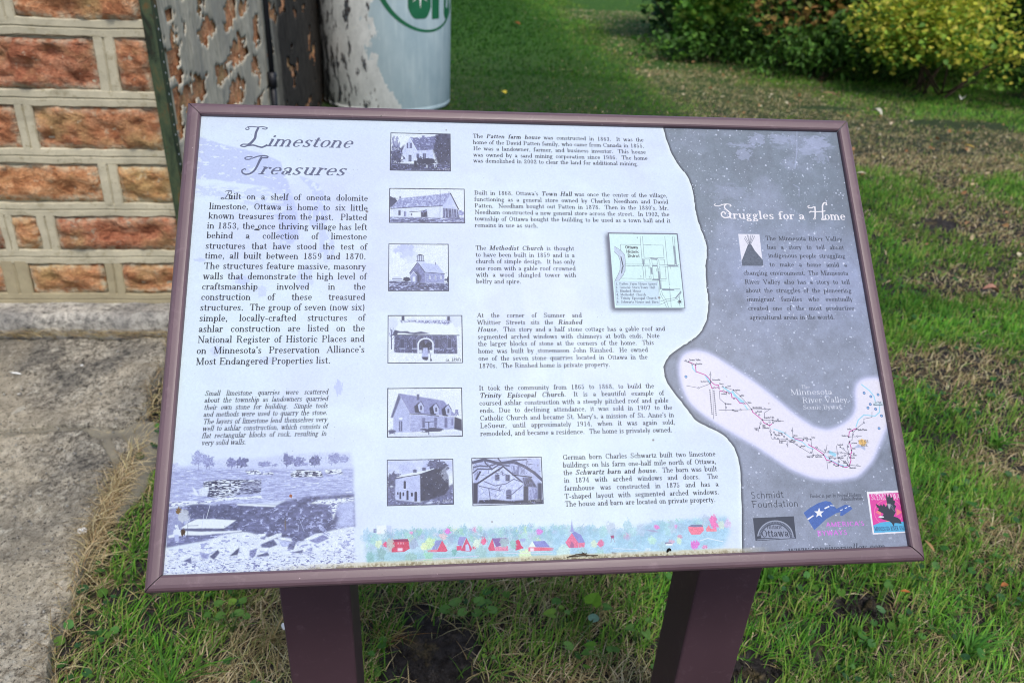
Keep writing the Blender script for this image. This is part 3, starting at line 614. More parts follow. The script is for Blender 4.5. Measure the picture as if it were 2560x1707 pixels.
def lawn(name, label, bands, seed, dry):
    parts = []; off = 0
    for bi, (n, x0, x1, y0, y1, hs, wd, segs) in enumerate(bands):
        g = np.random.default_rng(seed + bi); x, y = scatter(n, x0, x1, y0, y1, seed * 7 + bi); D = dryness(x, y); Bm = bare(x, y)
        clump = gn4(x, y, .05, 2)
        keep = g.random(len(x)) < (D * 1.1 + .10 if dry else (1.02 - D) * (.35 + 1.1 * (clump > .42))) * (1 - Bm) ** 2; x, y, D = x[keep], y[keep], D[keep]; n = len(x)
        lush = np.clip(1 - D * 2, 0, 1); dist = np.hypot(x + .15, y + .86)
        shade = 1 / (1 + np.exp((x - 2.0) * 4)) * (y > 2.0)  # lush dark grass by the building, with its shade painted into the blade colours
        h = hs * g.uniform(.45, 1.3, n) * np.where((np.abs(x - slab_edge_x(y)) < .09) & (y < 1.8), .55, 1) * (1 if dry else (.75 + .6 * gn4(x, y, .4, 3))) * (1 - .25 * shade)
        w = wd * g.uniform(.6, 1.3, n) * (1 + dist * .12)
        az = g.uniform(0, 2 * math.pi, n) + 0; lean = g.random(n) < (.25 if dry else .5); az = np.where(lean, g.normal(.9, .55, n), az)
        bend = np.abs(g.normal(1.35 if dry else .75, .5, n)); bend = np.clip(bend, .1, 2.0 if dry else 1.6)
        if dry: col = pick(g, n, [(.50, .41, .23), (.42, .33, .17), (.62, .53, .33), (.30, .22, .11), (.38, .36, .15), (.22, .17, .08), (.20, .24, .08)], .25)
        else:
            col = pick(g, n, [(.092, .27, .026), (.130, .34, .034), (.05, .17, .020), (.19, .40, .05), (.095, .26, .05), (.28, .37, .08)], .22)
            col = col * (.70 + .75 * np.clip((gn3(x + 9, y * .8, .22, 3) - .5) * 1.8 + .5, 0, 1))[:, None]
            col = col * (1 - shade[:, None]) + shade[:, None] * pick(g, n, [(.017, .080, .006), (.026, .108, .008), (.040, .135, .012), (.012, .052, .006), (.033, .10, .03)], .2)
            col = col * (1 - .35 * D[:, None]) + .35 * D[:, None] * np.array([.26, .24, .08])
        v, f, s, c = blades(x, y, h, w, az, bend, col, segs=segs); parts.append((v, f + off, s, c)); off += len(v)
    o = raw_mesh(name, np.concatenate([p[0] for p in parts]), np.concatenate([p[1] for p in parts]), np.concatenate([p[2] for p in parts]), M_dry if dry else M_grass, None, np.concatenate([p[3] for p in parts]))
    return tag(o, label, 'grass', kind='stuff')
lawn('green_grass', 'green lawn grass round the sign and out to the hedge',
     [(34000, -1.05, 1.7, .10, 1.0, .060, .0030, 3), (30000, .7, 2.7, .6, 2.2, .055, .0034, 3), (50000, 1.1, 4.3, 1.8, 4.4, .050, .0040, 2), (80000, -1.0, 6.4, 4.0, 8.0, .045, .0046, 1), (70000, -.8, 9, 7.6, 17, .06, .008, 1), (9000, -1.05, .7, 1.0, 4.0, .05, .004, 2)], 11, False)
lawn('dry_grass', 'straw-coloured dead grass in patches and along the slab edge',
     [(38000, -1.08, 1.7, .10, 1.0, .050, .0022, 3), (16000, .7, 2.7, .6, 2.2, .042, .0028, 2), (30000, 1.1, 4.8, 1.8, 4.8, .040, .0036, 2), (60000, 1.0, 7.0, 4.4, 8.4, .034, .0034, 1), (16000, 1.5, 6, 8, 15, .04, .006, 1), (3500, -1.13, -.9, .5, 1.8, .03, .0022, 3)], 31, True)
# matted dead stems creeping over the edge of the slab and lying at the foot of the wall
g = np.random.default_rng(77); n = 1200; y = np.where(g.random(n) < .7, g.normal(.84, .14, n), g.uniform(.15, 1.78, n)); x = slab_edge_x(y) + g.normal(.014, .013, n); n2 = 700
x = np.concatenate([x, g.uniform(-1.9, -1.06, n2)]); y = np.concatenate([y, g.normal(1.795, .012, n2)]); n = len(x)
v, f, s, c = blades(x, y, g.uniform(.02, .06, n), g.uniform(.0012, .0026, n), np.where(np.arange(n) < n - n2, g.uniform(0, 6.28, n), g.normal(0, .4, n) + math.pi * (g.random(n) > .5)), g.uniform(1.3, 2.2, n), pick(g, n, [(.52, .42, .23), (.40, .30, .15), (.60, .50, .30), (.24, .17, .08)], .2), z0=np.where(np.arange(n) < n - n2, .018 + g.random(n) * .014, .026 + g.random(n) * .02), segs=3)
tag(raw_mesh('dead_stems', v, f, s, M_dry, None, c), 'matted straw lying over the slab edge and at the foot of the wall', 'dead grass', kind='stuff')

# creeping round-leaved ground cover
def round_leaf(r, col, seed, notch=.35):
    g = random.Random(seed); vs = [(0, 0, 0)]; n = 11
    for i in range(n):
        a = math.pi * 2 * (i / (n - 1)) * .93 + .22; q = r * (1 + .06 * math.sin(a * 7)); vs.append((q * math.sin(a), -q * math.cos(a) + r * notch * 0, r * .22 + .05 * r * math.sin(a * 3 + seed)))
    return vs, [(0, i, i + 1) for i in range(1, n)]
g = np.random.default_rng(61); VV = []; FF = []; CC = []; off = 0; cnt = 0
while cnt < 1300:
    x = g.uniform(-1.0, 2.6); y = g.uniform(.15, 2.6)
    if x < slab_edge_x(y) + .02 or bare(np.array([x]), np.array([y]))[0] > .5: continue
    if gn4(x + 4, y, .16, 2) < .56: continue
    if not (-1.05 < x < -.35 and y < 1.2) and g.random() < .45: continue
    r = g.uniform(.005, .0125) * (1.15 if x < -.4 else 1); vs_, fs_ = round_leaf(r, None, cnt)
    t1, t2, az = g.normal(0, .35), g.normal(0, .35), g.uniform(0, 6.28)
    A_ = np.array(vs_); Rm = np.array(Matrix.Rotation(az, 3, 'Z') @ Matrix.Rotation(t1, 3, 'X') @ Matrix.Rotation(t2, 3, 'Y')); A_ = A_ @ Rm.T + [x, y, float(ground_h(x, y)) + g.uniform(.018, .050)]
    VV.append(A_); FF += [(a + off, b + off, c_ + off) for a, b, c_ in fs_]; off += len(A_); cnt += 1
    CC.append(np.repeat(pick(g, 1, [(.055, .17, .035), (.08, .22, .045), (.04, .12, .04), (.10, .22, .03)]), len(A_), 0))
tag(raw_mesh('ground_cover', np.concatenate(VV), np.array(FF).ravel(), np.full(len(FF), 3), M_leaf, None, np.concatenate(CC)), 'small round-leaved creeping plants scattered through the grass', 'ground cover', kind='stuff')

# single weeds that can be told apart
def tint_mesh(name, vs, fs, col, mat, parent):
    o = mesh_obj(name, vs, fs, mat, parent); a = o.data.color_attributes.new('tint', 'FLOAT_COLOR', 'POINT'); a.data.foreach_set('color', np.tile([*col, 1], len(vs)).astype(np.float32)); return o
def weed(name, label, cat, loc, leaves, z=.05):
    root = tag(empty(name), label, cat); gg = random.Random(sum(map(ord, label)) % 999)
    for dx, dy, r, col, kind in leaves:
        if kind == 'o': vs_, fs_ = round_leaf(r, None, int(abs(dx) * 999))
        elif kind == 'h': vs_ = [(0, 0, 0), (r * .55, -r * .35, r * .1), (r * .85, r * .15, r * .2), (r * .6, r * .8, r * .1), (0, r * 1.55, -r * .25), (-r * .6, r * .8, r * .1), (-r * .85, r * .15, r * .2), (-r * .55, -r * .35, r * .1)]; fs_ = [(0, 1, 2, 3), (0, 3, 4), (0, 4, 5), (0, 5, 6, 7)]
        Mx = Matrix.Translation((loc[0] + dx, loc[1] + dy, z + gg.uniform(-.008, .008))) @ Matrix.Rotation(math.atan2(dy, dx) - math.pi / 2 + gg.uniform(-.4, .4), 4, 'Z') @ Matrix.Rotation(gg.uniform(-.35, .2), 4, 'X')
        tint_mesh('leaf', [tuple(Mx @ Vector(v_)) for v_ in vs_], fs_, col, M_leaf, root)
        tube('stem', [(loc[0], loc[1], 0), (loc[0] + dx * .6, loc[1] + dy * .6, z * .7), (loc[0] + dx, loc[1] + dy, z - .004)], .0011, M_stemg, root, 5)
    set_base(root, (loc[0], loc[1], 0)); return root
M_stemg = m_plain('green_stem', (.10, .16, .05), .6, .3)
A1, A2, A3, A4 = (.16, .32, .07), (.12, .26, .05), (.22, .38, .05), (.09, .22, .04)
weed('round_leaved_weed', 'cluster of pale green round leaves at the top edge of the bare soil', 'weed', (-.055, .40), [(-.055, .012, .014, A2, 'o'), (-.030, .030, .015, A1, 'o'), (-.015, -.006, .012, A1, 'o'), (.018, -.008, .013, A2, 'o'), (.026, .028, .014, A1, 'o'), (.045, .030, .012, A2, 'o'), (.055, .006, .013, A1, 'o')])
weed('seedling', 'tiny yellow-green seedling in the middle of the bare soil', 'weed', (-.015, .31), [(-.008, .012, .005, A3, 'o'), (.010, .012, .005, A3, 'o'), (-.010, -.008, .006, A3, 'o'), (.010, -.012, .006, A1, 'o')], .02)
weed('broadleaf_weed', 'broad glossy yellow-green leaf pointing right, standing between the posts', 'weed', (.235, .395), [(.004, .012, .026, (.16, .34, .02), 'h'), (.030, -.004, .014, A4, 'h')], .055)
weed('forked_weed', 'light green weed with one large and several small leaflets between the posts', 'weed', (.155, .375), [(-.012, .004, .018, A3, 'h'), (.008, .022, .008, A3, 'h'), (.020, .012, .009, A1, 'h'), (.0, .045, .012, A4, 'o')], .05)
weed('heart_leaved_weed', 'green heart-shaped leaf low down near the right post', 'weed', (.262, .27), [(.0, .004, .019, A2, 'h'), (-.04, .025, .016, (.12, .28, .03), 'h'), (-.055, .010, .012, A4, 'h')], .045)
weed('small_round_weed', 'single bright round leaf left of the heart-shaped one', 'weed', (.165, .300), [(.0, .0, .013, A1, 'o'), (.070, .065, .013, (.20, .36, .25), 'o')], .045)
weed('ragged_weed', 'pair of small jagged green leaves beside the right post', 'weed', (.335, .335), [(-.012, .0, .014, A2, 'h'), (.012, -.016, .014, A1, 'h'), (.028, .018, .010, A2, 'h')], .05)
weed('glossy_weed', 'small shiny leaf at the foot of the right post on its left side', 'weed', (.372, .235), [(.0, .0, .014, A3, 'h'), (-.03, -.01, .008, A1, 'o')], .045)
weed('clover_patch', 'bright clover leaves under the lower left corner of the sign frame', 'weed', (-.60, .42), [(-.03, .03, .011, A2, 'o'), (.0, .035, .010, A3, 'o'), (.025, .03, .010, A2, 'o'), (-.02, .0, .011, A2, 'o'), (.02, .005, .012, A1, 'o'), (.04, -.01, .009, A2, 'o'), (-.045, -.005, .009, A4, 'o')], .06)
weed('plantain_weed', 'dark round leaves close against the right side of the right post', 'weed', (.56, .44), [(-.01, .015, .017, (.05, .15, .06), 'o'), (.015, -.02, .017, (.05, .15, .05), 'o'), (.02, .02, .012, A4, 'o')], .06)
weed('lone_leaf_weed', 'grey-green round leaf alone on the dark soil right of the sign', 'weed', (.955, .365), [(.0, .0, .012, (.12, .25, .10), 'o'), (.05, .06, .012, A4, 'o')], .04)
def tuft(name, label, loc, n, h, w, cols, seed, spread=1.0, az0=None):
    g = np.random.default_rng(seed); x = loc[0] + g.normal(0, .008, n); y = loc[1] + g.normal(0, .008, n)
    root = tag(empty(name), label, 'grass tuft'); az = g.uniform(0, 6.28, n) if az0 is None else g.normal(az0, .7, n); col = pick(g, n, cols, .2)
    for i in range(n):
        v, f, s, c = blades(x[i:i + 1], y[i:i + 1], np.array([h * g.uniform(.5, 1.15)]), np.array([w * g.uniform(.6, 1.2)]), az[i:i + 1], np.array([spread * g.uniform(.5, 1.4)]), col[i:i + 1], segs=5)
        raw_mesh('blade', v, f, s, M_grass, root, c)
    set_base(root, (loc[0], loc[1], 0)); return root
tuft('grass_tuft', 'coarse bright green grass tuft at the bottom left beside the dead straw', (-.705, .285), 30, .13, .0055, [(.10, .26, .03), (.14, .30, .04), (.07, .2, .03)], 301, 1.1)
tuft('grass_tuft', 'long leaning green grass clump just right of the right post', (.72, .50), 46, .13, .005, [(.07, .22, .02), (.10, .27, .03), (.05, .16, .02)], 302, 1.2, .9)
tuft('grass_tuft', 'lush clump of wide blades under the lower right corner of the frame', (1.02, .52), 40, .11, .005, [(.08, .24, .03), (.11, .28, .035)], 303, 1.1, .6)
tuft('grass_tuft', 'clump of broad blades at the bottom right edge', (1.12, .25), 36, .11, .006, [(.09, .25, .04), (.12, .28, .05)], 304, 1.0, .8)
tuft('dry_grass_tuft', 'straw-coloured tuft with long curving stems left of the left post', (-.50, .40), 46, .12, .0024, [(.46, .38, .18), (.36, .30, .12), (.30, .26, .12)], 305, 1.4)
tuft('dry_grass_tuft', 'brown wiry tuft right of the left post at the soil edge', (-.245, .375), 34, .075, .002, [(.34, .26, .12), (.28, .16, .06), (.40, .34, .18)], 306, 1.4)
tuft('grass_tuft', 'clump of green blades right of the sign halfway up', (1.75, 1.05), 36, .10, .006, [(.09, .26, .03), (.13, .30, .04)], 307, 1.0, .8)

# fallen leaves and bits
def fallen_leaf(label, loc, L, W_, col, rot, curl=.35, cat='leaf', mat=None, name='fallen_leaf'):
    vs = []; fs = []; n = 7
    for i in range(n):
        t = i / (n - 1); w = W_ * math.sin(math.pi * min(.98, t * .93 + .05)) ** .8 / 2
        for s in (-1, 0, 1): vs.append((s * w, (t - .5) * L, abs(s) * curl * w + .10 * L * math.sin(t * 3.1) * curl * 2))
    for i in range(n - 1):
        for s in (0, 1): a = i * 3 + s; fs.append((a, a + 1, a + 4, a + 3))
    zz = .03 if loc[0] > slab_edge_x(loc[1]) else .034
    Mx = Matrix.Translation((loc[0], loc[1], zz + (loc[2] if len(loc) > 2 else 0))) @ Matrix.Rotation(rot, 4, 'Z') @ Matrix.Rotation(.15, 4, 'X')
    o = tint_mesh(name, [tuple(Mx @ Vector(v_)) for v_ in vs], fs, col, mat or M_dry, None); sm = o.modifiers.new('depth', 'SOLIDIFY'); sm.thickness = .0006; return tag(o, label, cat)
fallen_leaf('curled pinkish-brown dead leaf lying on the grass to the right of the map', (2.49, 2.16, .02), .075, .045, (.42, .22, .16), 1.3, .8)
fallen_leaf('slender tan dead leaf beside the lower right corner of the frame', (1.195, .555, .02), .038, .009, (.42, .26, .12), .2)
fallen_leaf('tiny bright yellow leaf on the dark lawn just above the sign', (.60, 6.60), .07, .05, (.62, .50, .06), .4)
fallen_leaf('orange-brown leaf scrap in the grass at the bottom right', (1.02, .385, .04), .025, .008, (.42, .15, .04), 1.5)
fallen_leaf('two-toned rusty leaf in the grass above the orange scrap', (1.30, .40, .03), .028, .012, (.40, .15, .05), 1.9)
fallen_leaf('pale folded leaf near the hedge below the yellowing shrub', (4.1, 6.15), .12, .07, (.62, .60, .48), .5, .7)
fallen_leaf('whitish leaf standing at the foot of the yellowing shrub', (5.35, 6.75, .03), .10, .07, (.62, .62, .60), 2.5, .9)
fallen_leaf('long tan leaf on the bare ground below the hedge', (4.05, 6.95), .22, .05, (.45, .26, .16), 1.4)
fallen_leaf('small rusty leaf far out on the dark lawn', (1.30, 12.0), .12, .09, (.30, .10, .03), 1.0)
fallen_leaf('pale straw-coloured blade on the lawn right of the title', (2.85, 4.05, .02), .09, .03, (.62, .56, .40), 1.6)
fallen_leaf('yellow leaf curled on the brown patch at the upper right', (4.25, 4.95), .08, .04, (.52, .36, .08), .9)
fallen_leaf('bright white chip on the slab near the straw edge', (-1.040, .740, -.002), .026, .022, (.85, .87, .88), 1.2, .2, 'chip', M_white, 'white_chip')
fallen_leaf('slender white sliver on the far slab near the wall', (-1.545, 1.535, -.002), .035, .010, (.85, .87, .88), 1.5, .2, 'chip', M_white, 'white_chip')
fallen_leaf('tiny white chip on the far slab in front of the wall', (-1.349, 1.585, -.002), .010, .009, (.85, .87, .88), .3, .2, 'chip', M_white, 'white_chip')
fallen_leaf('small white husk in the dry grass under the lower left of the frame', (-.475, .385, .02), .018, .009, (.7, .72, .8), .3, .6, 'chip', M_white, 'white_husk')
# unnumbered litter of leaf fragments over the lawn
g = np.random.default_rng(88); n = 900; x = g.uniform(1.0, 6.5, n); y = g.uniform(2.4, 9.5, n); k = dryness(x, y) + g.random(n) * .5 > .62; x, y = x[k], y[k]; n = len(x)
V_, fl, sz, C_ = leaf_cloud(np.c_[x, y, ground_h(x, y) + .03], .030, pick(g, n, [(.55, .42, .25), (.42, .24, .12), (.62, .55, .38), (.35, .18, .08)]), 89, droop=-.3)
tag(raw_mesh('leaf_litter', V_, fl, sz, M_dry, None, C_), 'scattered small dead leaf bits over the dry parts of the lawn', 'leaf litter', kind='stuff')
# crumbs of soil on the bare patches
g = np.random.default_rng(90); n = 5200; cs = np.array([(-.15, .335, .11, .09), (-.10, .20, .18, .07), (.16, .17, .09, .05), (.52, .235, .1, .05), (.93, .395, .07, .06)]); i = g.integers(len(cs), size=n)
x = cs[i, 0] + g.normal(0, 1, n) * cs[i, 2] * .8; y = cs[i, 1] + g.normal(0, 1, n) * cs[i, 3] * .8; kk = x > slab_edge_x(y); x, y = x[kk], y[kk]; n = len(x); r = .0012 + g.exponential(.0018, n)
T = np.array([(1, 0, 0), (0, 1, 0), (-1, 0, 0), (0, -1, 0), (0, 0, 1), (0, 0, -1)], float); V_ = T[None] * r[:, None, None] * g.uniform(.6, 1.3, (n, 6, 1)) + np.c_[x, y, ground_h(x, y) + r * .4][:, None]
F = np.array([(0, 1, 4), (1, 2, 4), (2, 3, 4), (3, 0, 4), (1, 0, 5), (2, 1, 5), (3, 2, 5), (0, 3, 5)]).ravel()
tag(raw_mesh('soil_crumbs', V_.reshape(-1, 3), (np.arange(n)[:, None] * 6 + F).ravel(), np.full(8 * n, 3), M_soil), 'loose crumbs of dark soil on the bare patches', 'soil', kind='stuff')
# grit on the slabs
g = np.random.default_rng(91); n = 2600; x = g.uniform(-1.9, -.98, n); y = g.uniform(.1, 1.75, n); kk = x < slab_edge_x(y) - .01; x, y = x[kk], y[kk]; n = len(x); r = .0008 + g.exponential(.0012, n)
V_ = T[None] * r[:, None, None] * g.uniform(.6, 1.3, (n, 6, 1)) + np.c_[x, y, np.full(n, .031)][:, None]
tag(raw_mesh('grit', V_.reshape(-1, 3), (np.arange(n)[:, None] * 6 + F).ravel(), np.full(8 * n, 3), M_ledge), 'fine grit scattered over the paving slabs', 'grit', kind='stuff')
# ---------------------------------------------------------------- print artwork (drawn procedurally)
PW, PH = 909.0, 601.3            # printed sheet, millimetres
RES = 3.1                        # texture pixels per millimetre
IW, IH = int(PW * RES), int(PH * RES)
art = np.zeros((IH, IW, 3), np.float32)
arng = np.random.default_rng(11)

def lattice_noise(w, h, sx, sy, seed):
    """value noise on a w x h raster, cell size sx, sy pixels, 0..1"""
    g = np.random.default_rng(seed)
    nx, ny = int(w / sx) + 3, int(h / sy) + 3
    t = g.random((ny, nx)).astype(np.float32)
    xs = np.arange(w, dtype=np.float32) / sx; ys = np.arange(h, dtype=np.float32) / sy
    xi = xs.astype(int); yi = ys.astype(int)
    fx = xs - xi; fy = ys - yi
    fx = fx * fx * (3 - 2 * fx); fy = (fy * fy * (3 - 2 * fy))[:, None]
    a = t[yi][:, xi]; b = t[yi][:, xi + 1]; c = t[yi + 1][:, xi]; d = t[yi + 1][:, xi + 1]
    return (a * (1 - fx) + b * fx) * (1 - fy) + (c * (1 - fx) + d * fx) * fy

def fbm(w, h, sx, sy, seed, octs=4):
    s = np.zeros((h, w), np.float32); a = 1.0; tot = 0
    for k in range(octs):
        if min(sx, sy) < 1.0: break
        s += a * lattice_noise(w, h, sx, sy, seed * 17 + k); tot += a
        a *= .6; sx *= .5; sy *= .5
    return s / max(tot, 1e-6)

def fill_cover(pts, w, h, ss=2):
    """coverage (0..1) of a polygon on a w x h raster, pts in raster pixels"""
    pts = np.asarray(pts, np.float64)
    cov = np.zeros((h * ss, w + 1), np.float32)
    x0 = pts[:, 0]; y0 = pts[:, 1] * ss
    x1 = np.roll(x0, -1); y1 = np.roll(y0, -1)
    for r in range(max(0, int(y0.min())), min(h * ss, int(y0.max()) + 2)):
        yc = r + .5
        m = ((y0 <= yc) & (y1 > yc)) | ((y1 <= yc) & (y0 > yc))
        if not m.any(): continue
        xs = np.sort(x0[m] + (yc - y0[m]) / (y1[m] - y0[m]) * (x1[m] - x0[m]))
        for a, b in zip(xs[::2], xs[1::2]):
            a = min(max(a, 0), w); b = min(max(b, 0), w)
            if b <= a: continue
            ia, ib = int(a), int(b)
            if ia == ib: cov[r, ia] += b - a
            else:
                cov[r, ia] += ia + 1 - a; cov[r, ia + 1:ib] += 1
                cov[r, ib] += b - ib
    return np.clip(cov[:, :w].reshape(h, ss, w).mean(1), 0, 1)

def blur(a, r):
    r = int(round(r))
    if r < 1: return a
    for _ in range(3):
        for ax in (0, 1):
            p = np.concatenate([np.repeat(a.take([0], ax), r + 1, ax), a, np.repeat(a.take([-1], ax), r, ax)], ax)
            c = np.cumsum(p, ax, dtype=np.float64)
            n = a.shape[ax]
            a = ((c.take(range(2 * r + 1, 2 * r + 1 + n), ax) - c.take(range(0, n), ax)) / (2 * r + 1)).astype(np.float32)
    return a

def box_of(pts, pad):
    pts = np.asarray(pts, np.float64)
    x0 = max(0, int(pts[:, 0].min() * RES - pad)); x1 = min(IW, int(pts[:, 0].max() * RES + pad) + 2)
    y0 = max(0, int(pts[:, 1].min() * RES - pad)); y1 = min(IH, int(pts[:, 1].max() * RES + pad) + 2)
    return x0, y0, x1, y1

RAMP_G = [0, .25, .5, .75, 1]
RAMP_C = np.array([(38, 42, 66), (82, 88, 124), (130, 138, 190), (186, 200, 244), (232, 246, 252)], np.float32) / 255
def tone(g):
    g = np.clip(g, 0, 1) * .96
    return np.stack([np.interp(g, RAMP_G, RAMP_C[:, k]) for k in range(3)], -1).astype(np.float32)

def lay(mask, box, col, namp=0, nsx=3, nsy=3, flcol=None, flthr=.6, alpha=1.0):
    x0, y0, x1, y1 = box
    h, w = mask.shape
    seed = int(arng.integers(1e6))
    def rgb(c, n):
        if isinstance(c, (int, float)): return tone(c + n)
        return np.clip(np.asarray(c, np.float32) / 255 + n[..., None], 0, 1)
    n = (fbm(w, h, nsx * RES, nsy * RES, seed) - .5) * 2 * namp if namp else np.zeros((h, w), np.float32)
    c = rgb(col, n)
    if namp: c = c * (1 + (lattice_noise(w, h, 1.7, 1.7, seed + 3) - .5)[..., None] * .16)
    if flcol is not None:
        f = fbm(w, h, nsx * RES * .8, nsy * RES * .8, seed + 5, 3)
        m = np.clip((f - flthr) * 14, 0, 1)[..., None]
        c = c * (1 - m) + rgb(flcol, n) * m
    m = (mask * alpha)[..., None]
    art[y0:y1, x0:x1] = art[y0:y1, x0:x1] * (1 - m) + c * m

def poly(col, pts, soft=.25, clip=None, **k):
    b = box_of(pts, soft * RES * 3 + 2)
    if b[2] <= b[0] or b[3] <= b[1]: return
    q = np.asarray(pts) * RES - [b[0], b[1]]
    m = fill_cover(q, b[2] - b[0], b[3] - b[1])
    m = blur(m, soft * RES)
    lay(m, b, col, **k)

def blob(col, cx, cy, rx, ry, rough=.45, **k):
    b = box_of([(cx - rx * 1.22, cy - ry * 1.22), (cx + rx * 1.22, cy + ry * 1.22)], 2)
    w, h = b[2] - b[0], b[3] - b[1]
    if w < 2 or h < 2: return
    X = (np.arange(w) + b[0]) / RES; Y = (np.arange(h) + b[1]) / RES
    rx *= 1.22; ry *= 1.22; d = np.sqrt(((X - cx) / rx)[None] ** 2 + ((Y - cy) / ry)[:, None] ** 2)
    n = fbm(w, h, max(1.5, rx * .25 * RES), max(1.5, ry * .25 * RES), int(arng.integers(1e6)), 3)
    m = np.clip((1 - d - (n - .5) * 2 * rough - rough * .3) * 5, 0, 1).astype(np.float32)
    lay(m, b, col, **k)

def ribbon(pts, w0, w1=None):
    pts = np.asarray(pts, np.float64); n = len(pts)
    if w1 is None: w1 = w0
    d = np.gradient(pts, axis=0); d /= np.linalg.norm(d, axis=1)[:, None] + 1e-9
    nr = np.stack([-d[:, 1], d[:, 0]], 1); w = np.linspace(w0, w1, n)[:, None] / 2
    return np.concatenate([pts + nr * w, (pts - nr * w)[::-1]])

def line(col, pts, w=.4, alpha=1.0, soft=0.0):
    for a, b in zip(pts[:-1], pts[1:]):
        a = np.array(a, float); b = np.array(b, float); d = b - a; L = np.hypot(*d)
        if L < 1e-6: continue
        d = d / L * w * .4; n = np.array([-d[1], d[0]]) / .4 * .5
        poly(col, [a - d + n, b + d + n, b + d - n, a - d - n], soft=soft, alpha=alpha)

def disc(col, x, y, r, alpha=1.0, soft=.05):
    t = np.linspace(0, 2 * math.pi, 15)[:-1]
    poly(col, np.c_[x + r * np.cos(t), y + r * np.sin(t)], soft=soft, alpha=alpha)

# ---- a serif alphabet of stems, hairlines, bars and arcs (em units, y up)
def arc_poly(cx, cy, rx, ry, a0, a1, T, t):
    n = max(6, int(abs(a1 - a0) / 11)); a = np.radians(np.linspace(a0, a1, n + 1))
    w = (t + (T * 1.06 - t) * np.abs(np.cos(a)) ** 1.3) / 2
    co, si = np.cos(a), np.sin(a)
    rxo, ryo = rx + w * .35, ry + w * .35
    o = np.c_[cx + (rx + .0 + w) * co - w * co * .6, cy + (ry) * si + w * si * .4]
    i = np.c_[cx + (rx - w * 1.4) * co, cy + (ry - w * 1.2) * si]
    o = np.c_[cx + (rx + w * .4) * co, cy + (ry + w * .2) * si]
    return np.concatenate([o, i[::-1]])

GL = {}
def G(ch, adv, *pr): GL[ch] = (adv, pr)
bow = lambda x: ('a', x, .23, .165, .225, 0, 360)
G('a', .46, ('a', .2, .33, .14, .12, 0, 165), ('o', .085, .34, .04), ('v', .33, .07, .34), ('a', .17, .125, .115, .12, 0, 360), ('h', .33, .45, .015))
G('b', .50, ('v', .11, 0, .73), ('h', .02, .11, .715), bow(.28))
G('c', .44, ('a', .24, .23, .175, .225, 45, 318), ('o', .36, .35, .045))
G('d', .52, bow(.23), ('v', .39, 0, .73), ('h', .3, .39, .715), ('h', .39, .49, .015))
G('e', .46, ('a', .235, .23, .175, .225, 0, 318), ('h', .08, .41, .245))
G('f', .33, ('v', .14, 0, .6), ('a', .25, .6, .11, .125, 50, 180), ('o', .32, .66, .045), ('h', .02, .27, .445), ('s', .14, 0, .12))
G('g', .47, ('a', .2, .31, .125, .145, 0, 360), ('a', .22, -.09, .17, .105, 0, 360), ('d', .12, .15, .12, .05), ('h', .1, .34, .045), ('o', .39, .42, .04))
G('h', .53, ('v', .11, 0, .73), ('h', .02, .11, .715), ('s', .11, 0, .1), ('a', .255, .31, .145, .14, 0, 160), ('v', .4, 0, .32), ('s', .4, 0, .1))
G('i', .27, ('v', .13, 0, .46), ('h', .03, .13, .445), ('s', .13, 0, .11), ('o', .125, .63, .052))
G('j', .27, ('v', .14, -.1, .46), ('h', .04, .14, .445), ('a', .06, -.1, .09, .1, 270, 360), ('o', .13, .63, .052))
G('k', .52, ('v', .11, 0, .73), ('h', .02, .11, .715), ('s', .11, 0, .1), ('t', .13, .17, .38, .44), ('d', .22, .26, .41, 0), ('s', .42, 0, .09), ('s', .38, .445, .09))
G('l', .27, ('v', .13, 0, .73), ('h', .03, .13, .715), ('s', .13, 0, .11))
G('m', .78, ('v', .11, 0, .46), ('h', .02, .11, .445), ('s', .11, 0, .1), ('a', .245, .31, .13, .14, 0, 160), ('v', .38, 0, .32), ('s', .38, 0, .09), ('a', .515, .31, .13, .14, 0, 160), ('v', .65, 0, .32), ('s', .65, 0, .1))
G('n', .53, ('v', .11, 0, .46), ('h', .02, .11, .445), ('s', .11, 0, .1), ('a', .255, .31, .145, .14, 0, 160), ('v', .4, 0, .32), ('s', .4, 0, .1))
G('o', .47, ('a', .235, .23, .18, .225, 0, 360))
G('p', .50, ('v', .11, -.21, .46), ('h', .02, .11, .445), ('s', .11, -.2, .11), bow(.28))
G('q', .50, bow(.22), ('v', .39, -.21, .46), ('s', .39, -.2, .11))
G('r', .40, ('v', .12, 0, .46), ('h', .02, .12, .445), ('s', .12, 0, .12), ('a', .26, .32, .13, .13, 70, 170), ('o', .33, .385, .05))
G('s', .40, ('a', .195, .34, .12, .115, 35, 265), ('a', .195, .12, .13, .115, -150, 85), ('d', .12, .3, .28, .16), ('t', .31, .34, .31, .44), ('t', .07, .02, .07, .13))
G('t', .33, ('v', .14, .07, .6), ('h', .02, .28, .445), ('a', .225, .09, .09, .085, 180, 335))
G('u', .54, ('v', .12, .12, .46), ('h', .02, .12, .445), ('a', .255, .14, .135, .13, 180, 350), ('v', .4, 0, .46), ('h', .3, .4, .445), ('h', .4, .5, .015))
G('v', .48, ('d', .08, .46, .24, 0), ('t', .24, 0, .4, .46), ('s', .09, .445, .1), ('s', .4, .445, .08))
G('w', .72, ('d', .08, .46, .22, 0), ('t', .22, 0, .35, .46), ('d', .35, .46, .48, 0), ('t', .48, 0, .63, .46), ('s', .09, .445, .1), ('s', .36, .445, .08), ('s', .63, .445, .08))
G('x', .48, ('d', .09, .45, .38, .01), ('t', .38, .45, .09, .01), ('s', .1, .445, .09), ('s', .38, .445, .08), ('s', .09, .015, .08), ('s', .39, .015, .09))
